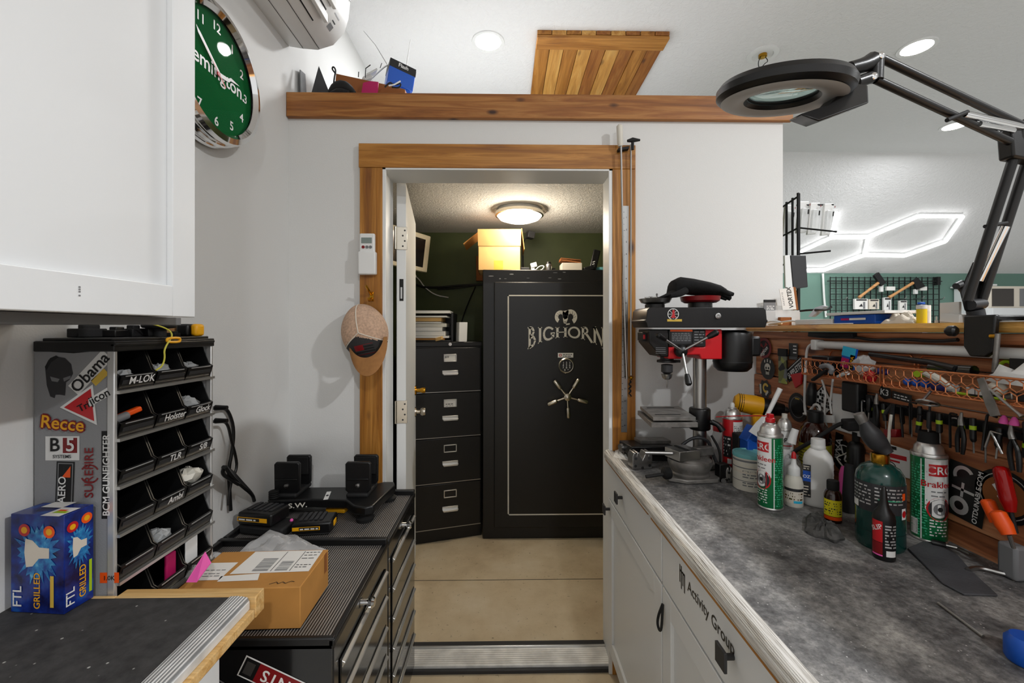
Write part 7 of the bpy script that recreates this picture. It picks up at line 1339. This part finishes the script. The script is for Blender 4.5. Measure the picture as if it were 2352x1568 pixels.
# orange clamp and red screwdriver on the board wall
t = thing('screwdriver', 'big red clear-handled screwdriver standing against the round sticker', 'screwdriver', PX(2310, 1120, 1.03)); b = B('red_clear'); p, q = PX(2297, 1070, 1.02), PX(2322, 1175, 1.02); d = q - p; b.tube([p, p + d * .04, p + d * .12, p + d * .75, p + d * .9, q], [.006, .011, .013, .013, .010, .008], 16); b.build('handle', t, world=True); b = B('black_matte'); b.tube([q, q + d * .45], .004, 10); b.build('shaft', t, world=True)
t = thing('spring_clamp', 'bright orange clamp hanging low on the board wall', 'clamp', PX(2290, 1190, 1.02)); b = B('orange'); p, q = PX(2266, 1146, 1.02), PX(2290, 1200, 1.02); b.tube([p, p + (q - p) * .1, q], [.008, .012, .011], 14); b.build('handle', t, world=True); p, q = PX(2288, 1172, 1.0), PX(2318, 1228, 1.0); b = B('orange'); b.tube([p, p + (q - p) * .1, p + (q - p) * .6, q], [.007, .013, .014, .011], 14); b.build('handle', t, world=True); b = B('iron'); b.tube([q, PX(2328, 1258, 1.01)], .0035, 8); b.build('pin', t, world=True)
# ---------------------------------------------------------------- magnifier lamp
t = thing('magnifier_lamp', 'black clamp-on magnifier lamp with ring head and sprung arms', 'magnifier lamp', (1.03, .925, 1.456)); ML = t
YB = .925; xb = 1.02
b = B('black_paint'); q = [PX(2212, 725, .998), PX(2286, 722, .998), PX(2280, 806, .998), PX(2262, 820, .998), PX(2226, 818, .998), PX(2212, 795, .998)]; b.loft([q, [p + X3 * .012 for p in q]]); b.mm(1.0, 1.10, q[1].y, q[0].y, 1.458, 1.470); b.build('clamp', t, world=True, bev=.003)
b = B('black_plastic'); p = PX(2212, 760, 1.0); b.lathe([(.008, 0), (.012, .004), (.012, .014), (.007, .02)], p + V((0, .012, 0)), V((-.3, 1, 0)), 16); b.build('clamp_knob', t, world=True); b = B('iron'); b.tube([PX(2292, 766, .998), PX(2284, 855, .998)], .0045, 10); b.mt('brass').tube([PX(2276, 772, .999), PX(2290, 772, .999)], .005, 10); b.build('clamp_screw', t, world=True)
b = B('dark_grey'); b.tube([P(2245, 735, .93), P(2240, 712, .93)], .015, 16); b.tube([P(2228, 700, .925), P(2256, 697, .93)], .012, 12); b.build('swivel_post', t, world=True)
b = B('black_paint'); b.loft([[P(x, y, .93), P(x, y, .955)] + [P(x2, y2, .955), P(x2, y2, .93)] for x, y, x2, y2 in ((2216, 715, 2262, 705), (2205, 672, 2268, 690), (2215, 645, 2262, 660), (2235, 600, 2275, 612))]); b.build('lower_bracket', t, world=True, bev=.003)
b = B('dark_grey'); p = P(2196, 657, .935); b.tube([p, P(2210, 652, .94)], [.007, .009], 12); b.tube([P(2205, 655, .94), P(2222, 675, .945)], .008, 12); b.build('wing_knob', t, world=True)
eb = V((1.045, .86, 1.815))
def ends(pa, ya, pb, yb, r_, m, nm): b = B(m); a, c = P(*pa, ya), P(*pb, yb); b.tube([a, c], r_, 12); return b.build(nm, t, world=True)
ends((2222, 690), .915, (2348, 300), .85, .0088, 'black_paint', 'lower_bar'); ends((2255, 690), .93, (2372, 330), .865, .0088, 'black_paint', 'lower_bar')
ends((2250, 645), .925, (2310, 520), .893, .0068, 'chrome', 'lower_spring')
b = B('black_matte'); b.tube([P(2262, 520, .89), P(2312, 512, .89)], .004, 10); b.build('spring_pin', t, world=True)
ends((2022, 133), .80, (2372, 300), .85, .0075, 'black_paint', 'upper_bar'); ends((2012, 183), .80, (2372, 350), .862, .0075, 'black_paint', 'upper_bar')
ends((2215, 262), .825, (2372, 296), .85, .0068, 'chrome', 'upper_spring'); ends((2250, 285), .83, (2328, 300), .845, .005, 'chrome', 'spring_rod')
b = B('black_matte'); b.tube([P(2175, 276, .82), P(2222, 257, .822)], .0042, 10); b.build('spring_pin', t, world=True)
b = B('black_paint'); b.prism([(-.03, -.03), (.03, -.04), (.05, .03), (.0, .05), (-.035, .03)], P(2362, 325, .845), X3, Z3, (0, .028, 0)); b.build('elbow', t, world=True, bev=.004)
# head: ring on a yoke
hc = V((.502, .765, 1.868)); hn = V((.03, -.20, 1)).normalized()
hx_, hy_, _ = frame(hn, Y3); RO, RI = .109, .058
def hp(r_, a, z): return hc + (hx_ * math.cos(a) + hy_ * math.sin(a)) * r_ + hn * z
b = B('black_paint'); n = 64
prof = [(RI, .012), (RI - .002, -.004), (RI + .004, -.010), (RO - .03, -.013), (RO - .008, -.010), (RO, -.003), (RO + .001, .008), (RO - .005, .017), (RO - .03, .022), (RI + .006, .020)]
b.loft([[hp(r_, 2 * math.pi * j / n, z) for j in range(n)] for r_, z in prof + prof[:1]], False); rg = b.build('ring_housing', t, world=True, smooth=35)
b = B('diffuser'); b.loft([[hp(r_, 2 * math.pi * j / n, z) for j in range(n)] for r_, z in ((RI + .003, -.0105), (RI + .012, -.0145), (RI + .024, -.0155), (RO - .016, -.0148), (RO - .009, -.0112))], False); b.build('diffuser', t, world=True, smooth=60)
b = B('lens'); b.loft([[hp(r_, 2 * math.pi * j / n, z) for j in range(n)] for r_, z in ((.0002, -.004), (.03, -.003), (RI - .001, .003), (RI - .001, .006), (.03, .012), (.0002, .013))], False); b.build('lens', t, world=True, smooth=60)
b = B('black_matte'); b.tube([hp(RI - .0015, 2 * math.pi * j / 40, .001) for j in range(40)], .0022, 8, True); b.build('lens_ring', t, world=True)
b = B('black_paint'); b.tube([P(1950, 158, .79), P(1985, 150, .795), P(2003, 140, .80)], [.012, .014, .016], 14, smooth=1); b.tube([P(1965, 190, .79), P(2000, 178, .795)], .011, 12); b.tube([P(2012, 132, .798), P(2010, 185, .80)], .013, 12); b.build('head_joint', t, world=True)
b = B('chrome'); p = P(2003, 178, .79); b.lathe([(.006, 0), (.0065, .006), (.003, .008)], p, -Y3, 14); b.build('joint_bolt', t, world=True); b = B('chrome'); p = P(2020, 130, .79); b.lathe([(.006, 0), (.0065, .006), (.003, .008)], p, -Y3, 14); b.build('joint_bolt', t, world=True)
b = B('black_plastic'); q = [P(1838, 262, .69), P(1882, 278, .69), P(1997, 236, .71), P(1995, 196, .73), P(1950, 190, .74), P(1905, 240, .72)]; b.loft([q, [p + V((.01, .045, .012)) for p in q]]); b.build('switch_box', t, world=True, bev=.003)
fq = planefn(P(1950, 262, .6955) - V((0, 0, 0)), X3, Z3, 0)
# ---------------------------------------------------------------- on the bar top
BZ = 1.4565
def onbar(px, x=1.07): p = PX(px, 745, x); return V((x, p.y, BZ))
def zat(py, p): return EYE + (HOR - py) / 980 * (p.y * _c + p.x * _s)
t = thing('card_holder', 'clear acrylic card holder with leaflets at the far end of the bar top', 'card holder', onbar(1795, 1.12)); o = onbar(1795, 1.12)
y0 = 1.70; px0, px1 = fx(1757, y0), fx(1838, y0); b = B('clear_pl'); b.mm(px0, px1, y0, y0 + .003, BZ, fz(712, y0)); b.mm(px0, px1, y0 + .04, y0 + .043, BZ, fz(700, y0)); b.mm(px0, px0 + .003, y0 + .003, y0 + .04, BZ, fz(712, y0)); b.mm(px1 - .003, px1, y0 + .003, y0 + .04, BZ, fz(712, y0)); b.mm(px0, px1, y0, y0 + .043, BZ, BZ + .003); b.build('holder', t, world=True)
q = thing('leaflet', 'grey leaflet with black top in the card holder', 'leaflet', V((fx(1772, y0), y0 + .012, BZ + .004))); b = B('grey'); b.mm(fx(1758.5, y0), fx(1785, y0), y0 + .010, y0 + .014, BZ + .004, fz(690, y0)); b.build('sheet', q, world=True); b = B('black_matte'); b.mm(fx(1758.5, y0), fx(1785, y0), y0 + .009, y0 + .0145, fz(693, y0), fz(687, y0)); f = planefn((0, y0 + .010, 0), X3, Z3, .0006); lines(b, f, fx(1764, y0), fx(1782, y0), [fz(703, y0), fz(707, y0), fz(710, y0)], .004, 'white_plastic', 3); b.build('print', q, world=True, smooth=0)
q = thing('leaflet', 'tilted white leaflet with sideways black lettering in the card holder', 'leaflet', V((fx(1810, y0), y0 + .02, BZ + .004))); a = [P(1798, 712, y0 + .02), P(1829, 710, y0 + .02), P(1822, 659, y0 + .02), P(1790, 664, y0 + .02)]; b = B('white_paper'); b.loft([a, [p + Y3 * .002 for p in a]]); b.build('sheet', q, world=True); u = (a[1] - a[0]).normalized(); w = (a[3] - a[0]).normalized(); f = planefn(a[0], u, w, .0008); b = B('black_matte'); b.text('VORTEX', f, .025, (.046, .05), 'C', rot=math.pi / 2, sx=.9); lines(b, f, .006, .012, [.02 + .007 * k for k in range(8)], .003, 'grey', 3); b.build('lettering', q, world=True, smooth=0)
q = tag(B('card_dark').loft([[P(1824, 712, 1.73), P(1834, 711, 1.73), P(1828, 660, 1.73), P(1822, 658, 1.73)], [p + V((0, .004, 0)) for p in (P(1824, 712, 1.73), P(1834, 711, 1.73), P(1828, 660, 1.73), P(1822, 658, 1.73))]]).build('brown_leaflet'), 'brown leaflets leaning behind the white lettered one', 'leaflet')
t = tag(B('card_dark').mm(fx(1789, 1.69), fx(1815, 1.69), 1.68, 1.698, BZ, fz(728, 1.69)).build('orange_block', bev=.002), 'orange-brown block in front of the card holder on the bar top', 'block')
b = B('grey'); a = [P(1856, 727, 1.6), P(1864, 727, 1.6), P(1895, 703, 1.62), P(1888, 701, 1.62), P(1872, 706, 1.61)]; b.loft([a, [p + V((.03, .02, 0)) for p in a]]); tag(b.build('tilted_plate'), 'grey tilted stand plate right of the card holder', 'stand')
b = B('black_matte'); b.tube([P(1838, 714, 1.66), P(1855, 712, 1.63), P(1880, 711, 1.6), P(1900, 712, 1.6), P(1910, 704, 1.6)], .004, 8, smooth=1); tag(b.build('black_hook'), 'black hook arm lying by the grey tilted stand', 'hook')
def slab(name, label, pxs, pys, x0, x1, m, cat, parts=None):
    a, c = PX(pxs[0], 745, x0), PX(pxs[1], 745, x0); y1_, y0_ = a.y, c.y; zt = EYE + (HOR - pys) / 980 * ((y0_ + y1_) / 2 + x0 * _s); b = B(m); b.mm(x0, x1, y0_, y1_, BZ, zt); return tag(b.build(name, bev=.002), label, cat), (x0, x1, y0_, y1_, zt)
cord('white_cable', 'tangled white cable at the far end of the bar top', [PX(1728, 745, 1.06), PX(1745, 745, 1.05), PX(1765, 738, 1.05), PX(1785, 737, 1.05), PX(1800, 742, 1.05), PX(1780, 744, 1.045), PX(1760, 745, 1.045), PX(1800, 739, 1.04), PX(1825, 736, 1.04), PX(1845, 743, 1.04)], .0038, 'white_plastic')
slab('paper_roll', 'white crumpled packet lying on the bar top left of the blue tray', (1826, 1912), 733, 1.03, 1.09, 'white_paper', 'packet')
slab('paper_sheet', 'flat white paper under the blue tray on the bar top', (1860, 1952), 742.5, 1.016, 1.028, 'white_paper', 'paper')
o, e = slab('blue_tray', 'blue plastic tray with a lid of white papers on the bar top', (1915, 2010), 723, 1.03, 1.10, 'blue', 'tray')
f = planefn((1.03, 0, 0), -Y3, Z3, .0015); b = B('magenta'); b.flat(rect(-e[3] + .03, -e[3] + .06, BZ + .012, BZ + .018), f); b.flat(rect(-e[3] + .062, -e[3] + .12, BZ + .012, BZ + .018), f, 'white_plastic'); b.build('label', o, smooth=0)
pack('paper_pile', 'stack of white papers lying over the blue tray', V((1.075, (e[2] + e[3]) / 2 - .005, e[4] + .005)), .05, .105, .004, 'white_paper', 'papers', 0, .001)
film('plastic_bag', 'clear bag of small parts right of the blue tray on the bar top', [V((1.03, PX(2022, 745, 1.03).y, BZ)), V((1.03, PX(2100, 745, 1.03).y, BZ)), V((1.11, PX(2100, 745, 1.08).y, BZ)), V((1.11, PX(2024, 745, 1.08).y, BZ))], 'skin_label', 41, .034, amp=.006)
def barcan(name, label, px, w, py_top, m, x=1.05, cap=None, cat='bottle'):
    p = PX(px, 745, x); u = p.x / p.y; r_ = w * p.y / 980 / math.sqrt(1 + u * u) / 2; t = thing(name, label, cat, (x, p.y, BZ)); h = EYE + (HOR - py_top) / 980 * p.y - BZ; b = B(m); b.lathe([(r_, 0), (r_, h)], n=28); b.build('body', t)
    if cap: b = B(cap[0]); b.lathe([(r_ * cap[1], h + .0004), (r_ * cap[1], h + cap[2]), (.0001, h + cap[2] + .001)], n=24, cap=False); b.build('lid', t)
    return t
barcan('yellow_bottle', 'yellow bottle with white lid standing on the bar top', 2117, 27, 709, 'lemon', 1.05, ('white_plastic', 1.03, .010))
barcan('white_tub', 'white tub behind the yellow bottle on the bar top', 2130, 18, 700, 'white_plastic', 1.13)
barcan('tiny_bottle', 'tiny white dropper bottle right of the yellow bottle', 2151, 9, 735, 'white_plastic', 1.04, ('white_plastic', .5, .009))
barcan('dark_jar', 'black jar with a blue lid behind the yellow bottle', 2116, 24, 698, 'black_plastic', 1.16, ('blue', .8, .006), 'jar')
pack('white_card_box', 'plain white card standing left of the lamp clamp on the bar top', V((1.05, PX(2183, 730, 1.05).y, BZ + .024)), .003, .022, .024, 'white_paper', 'card', 0, .0005)
pack('white_papers', 'sheaf of white papers sliding beside the lamp clamp', V((1.045, PX(2200, 740, 1.045).y, BZ + .010)), .02, .022, .010, 'white_paper', 'papers', .12, .001)
film('bubble_wrap', 'crinkled bubble wrap sheet on the bar top right of the lamp', [V((1.05, .848, BZ + .012)), V((1.05, .70, BZ + .012)), V((1.16, .70, BZ + .012)), V((1.16, .848, BZ + .012))], 'white_plastic', 45, .022, 'wrap', amp=.004)
pack('black_folder', 'flat black folder under the bubble wrap on the bar top', V((1.10, .74, BZ + .0065)), .05, .10, .006, 'black_matte', 'folder', 0, .001)
b = B('white_paper'); b.mm(1.014, 1.045, .74, .885, BZ, BZ + .0016); tag(b.build('white_envelope'), 'white envelope overhanging the bar top edge right of the clamp', 'envelope')
# ---------------------------------------------------------------- wire grid stand with hanging packages, beyond the wall end
t = thing('grid_stand', 'black wire grid panel standing beyond the end of the white wall', 'grid panel', (fx(1825, 2.3), 2.3, 0)); YG = 2.3
b = B('black_matte'); gx0, gx1 = fx(1786, 2.45), fx(1835, 2.2); p0 = V((gx0, 2.42, 0)); p1 = V((gx1, 2.2, 0)); zt = fz(441, 2.2)
for k in range(4): q = p0 + (p1 - p0) * k / 3; b.tube([q + Z3 * .02, q + Z3 * zt], .006, 8)
b.tube([p1 + V((-.012, -.01, .02)), p1 + V((-.012, -.01, zt))], .006, 8)
for z in [zt - .012 - .165 * k for k in range(13)]: b.tube([p0 + Z3 * z, p1 + Z3 * z], .005, 8)
b.build('grid', t, world=True); b = B('black_matte'); b.mm(gx0 - .03, gx1 + .06, 2.15, 2.5, 0, .03); b.build('foot', t, world=True)
for k, (px, py) in enumerate(((1848, 462), (1873, 465), (1905, 467), (1815, 470))):
    c = P(px, py, 2.40 if k == 3 else 2.27); t = thing('hang_package', 'white blister package hanging on the wire grid hook, %s' % ('nearest the grid', 'second from the grid', 'outermost of the row', 'left behind the grid bars')[k], 'package', c, 0, 'white packages on the wire grid')
    w = .066; h = .17; tl = .10; u = V((.95, .3, .12)).normalized(); dn = V((-.10, 0, -1)).normalized(); b = B('white_plastic'); b.prism([(-w / 2, 0), (w / 2, 0), (w / 2, h), (-w / 2, h)], c, u, dn, (0, .018, 0)); b.build('card', t, world=True, bev=.003)
    b = B('clear_pl'); b.prism([(-w * .4, .04), (w * .4, .04), (w * .38, h - .006), (-w * .38, h - .006)], c - Y3 * .0006, u, dn, (0, -.018, 0)); b.build('blister', t, world=True, bev=.004); b = B('black_matte'); f = planefn(c - Y3 * .0195, u, -dn, .001); b.flat(rect(.012, .022, -.075, -.05), f); b.flat(rect(.02, .026, -.03, -.02), f, 'red_dark'); b.build('print', t, world=True, smooth=0)
for k, (a, e) in enumerate((((1830, 471), (1914, 470)), ((1832, 583), (1908, 576)), ((1836, 523), (1922, 532)))): b = B('black_matte'); p, q = P(*a, 2.24 if k else 2.279), P(*e, 2.12 if k else 2.279); b.tube([p, p + (q - p) * .86, q + (Z3 * .0 if k == 0 else Z3 * .0)], .0045, 8); tag(b.build('grid_hook'), ('black hook arm the white packages hang from', 'empty black hook arm above the silver pouch', 'long black hook arm under the white packages')[k], 'hook')
t = thing('black_package', 'grey and silver pouch hanging low on the wire grid', 'package', P(1835, 640, 2.2)); b = B('dark_grey'); c = P(1836, 586, 2.12); b.prism([(-.045, 0), (.035, 0), (.045, .16), (-.03, .17)], c, X3, -Z3, (0, .02, 0)); b.build('pouch', t, world=True, bev=.004); b = B('white_plastic'); b.prism([(-.075, .0), (-.047, 0), (-.032, .17), (-.07, .16)], c, X3, -Z3, (0, .012, 0)); b.build('edge_strip', t, world=True, bev=.003)
# ---------------------------------------------------------------- far green wall: wire grid, hatchets, packages, microwave
YF = 5.26
t = thing('display_grid', 'black wire grid fixed on the far green wall', 'grid panel', P(2030, 690, YF)); b = B('black_matte'); x0, x1, zt, zb = fx(1907, YF), fx(2157, YF), fz(634, YF), 1.486; n = 19
for k in range(n + 1): x = x0 + (x1 - x0) * k / n; b.mm(x - .004, x + .004, YF - .004, YF + .004, zb, zt)
for k in range(9): z = zt - .012 - k * .068; b.mm(x0, x1, YF - .010, YF - .003, z - .004, z + .004)
b.mm(x0 - .05, x1 + .02, YF - .02, YF - .012, zt - .06, zt - .05); b.mm(x1 - .05, x1 - .01, YF - .03, YF + .03, zt - .10, zt + .0); b.build('grid', t, world=True)
for k, (a, e, lab) in enumerate((((1973, 683), (2022, 646), 'wooden-handled hatchet on the far grid, left of two'), ((2042, 683), (2103, 646), 'wooden-handled hatchet on the far grid, right of two'))):
    t = thing('hatchet', lab, 'hatchet', P(*a, YF - .06), 0, 'hatchets on the far grid'); p, q = P(*a, YF - .06), P(*e, YF - .06); b = B('handle_wood'); b.tube([p, p + (q - p) * .3, q], [.019, .015, .018], 12); b.build('handle', t, world=True); d = (q - p).normalized(); s = V((d.z, 0, -d.x)); b = B('black_matte'); b.prism([(-.035, -.03), (.035, -.03), (.06, .11), (-.05, .09)] if k else [(-.03, -.11), (.04, -.11), (.035, .05), (-.035, .05)], q - Y3 * .02, d, s, (0, .035, 0)); b.build('axe_head', t, world=True, bev=.004)
for k, (px0, px1, py0, py1, m, lab) in enumerate(((1962, 1992, 686, 710, 'white_paper', 'white boxed package below the left hatchet'), (1995, 2018, 687, 710, 'skin_label', 'pale blue-grey package right of the white boxed one'), (2029, 2046, 683, 712, 'white_plastic', 'white blister package below the right hatchet'), (2065, 2082, 690, 712, 'white_paper', 'white package with dark logo further right on the far grid'), (2036, 2055, 658, 667, 'white_paper', 'small white price card right of the left hatchet'), (2112, 2128, 658, 667, 'white_paper', 'small white price card right of the right hatchet'), (2021, 2028, 652, 670, 'white_plastic', 'white tag hanging from the left hatchet head'), (2100, 2107, 664, 675, 'white_plastic', 'white tag under the right hatchet head'))):
    a, c = P(px0, py0, YF - .05), P(px1, py1, YF - .05); b = B(m); b.mm(a.x, c.x, YF - .06, YF - .03, c.z, a.z); o = b.build('grid_package' if k < 4 else 'price_card', bev=.003); tag(o, lab, 'package' if k < 4 else 'card')
    if k < 4: f = planefn((a.x, YF - .06, c.z), X3, Z3, .002); b = B('dark_grey'); W_, H_ = c.x - a.x, a.z - c.z; b.flat(rect(W_ * .1, W_ * .9, H_ * .82, H_ * .95), f); b.flat([(W_ * .3, H_ * .25), (W_ * .6, H_ * .25), (W_ * .5, H_ * .55)], f); b.flat(rect(W_ * .62, W_ * .78, H_ * .05, H_ * .7), f, 'grey'); b.build('print', o, smooth=0)
for k, (px, py) in enumerate(((1925, 688), (2058, 687), (2098, 686), (2143, 688))): b = B('steel'); p = P(px, py, YF - .0); b.tube([p - Y3 * .005, p - Y3 * .12, p + V((0, -.14, .02))], .006, 6); tag(b.build('grid_hook'), 'empty steel hook on the far wire grid', 'hook', 'empty hooks on the far grid')
t = thing('wall_unit', 'grey-white cabinet left of the microwave in the far room', 'cabinet', P(2252, 700, 5.0)); b = B('cab_white'); b.mm(fx(2248, 5.0), fx(2272, 5.0), 4.98, 5.28, 1.4805, fz(657, 5.0)); b.build('body', t, world=True); b = B('white_plastic'); b.mm(fx(2240, 5.0), fx(2282, 5.0), 4.96, 5.29, fz(655, 5.0), fz(651, 5.0)); b.build('top', t, world=True, bev=.004); b = B('black_matte'); b.mm(fx(2266, 5.0), fx(2270, 5.0), 4.97, 4.979, fz(705, 5.0), fz(658, 5.0)); b.build('gap_strip', t, world=True)
t = thing('microwave', 'grey microwave oven on a shelf in the far room', 'microwave', P(2320, 680, 4.95)); mx0, mx1, mz0, mz1 = fx(2276, 4.95), fx(2276, 4.95) + .52, fz(706, 4.95), fz(655, 4.95); b = B('grey'); b.mt('skin_label').mm(mx0, mx1, 4.95, 5.27, mz0, mz1); b.build('body', t, world=True, bev=.006); b = B('oven_glass'); b.mm(mx0 + .012, mx0 + .27, 4.944, 4.951, mz0 + .02, mz1 - .03); b.build('door', t, world=True); b = B('grey'); b.mm(mx0 + .345, mx0 + .50, 4.944, 4.951, mz0 + .02, mz1 - .03); b.build('control_panel', t, world=True)
tag(B('cab_white').mm(mx0 - .0, mx1 + .1, 4.93, 5.28, 1.4805, mz0 - .0005).build('microwave_stand', bev=.003), 'white stand under the microwave in the far room', 'stand')
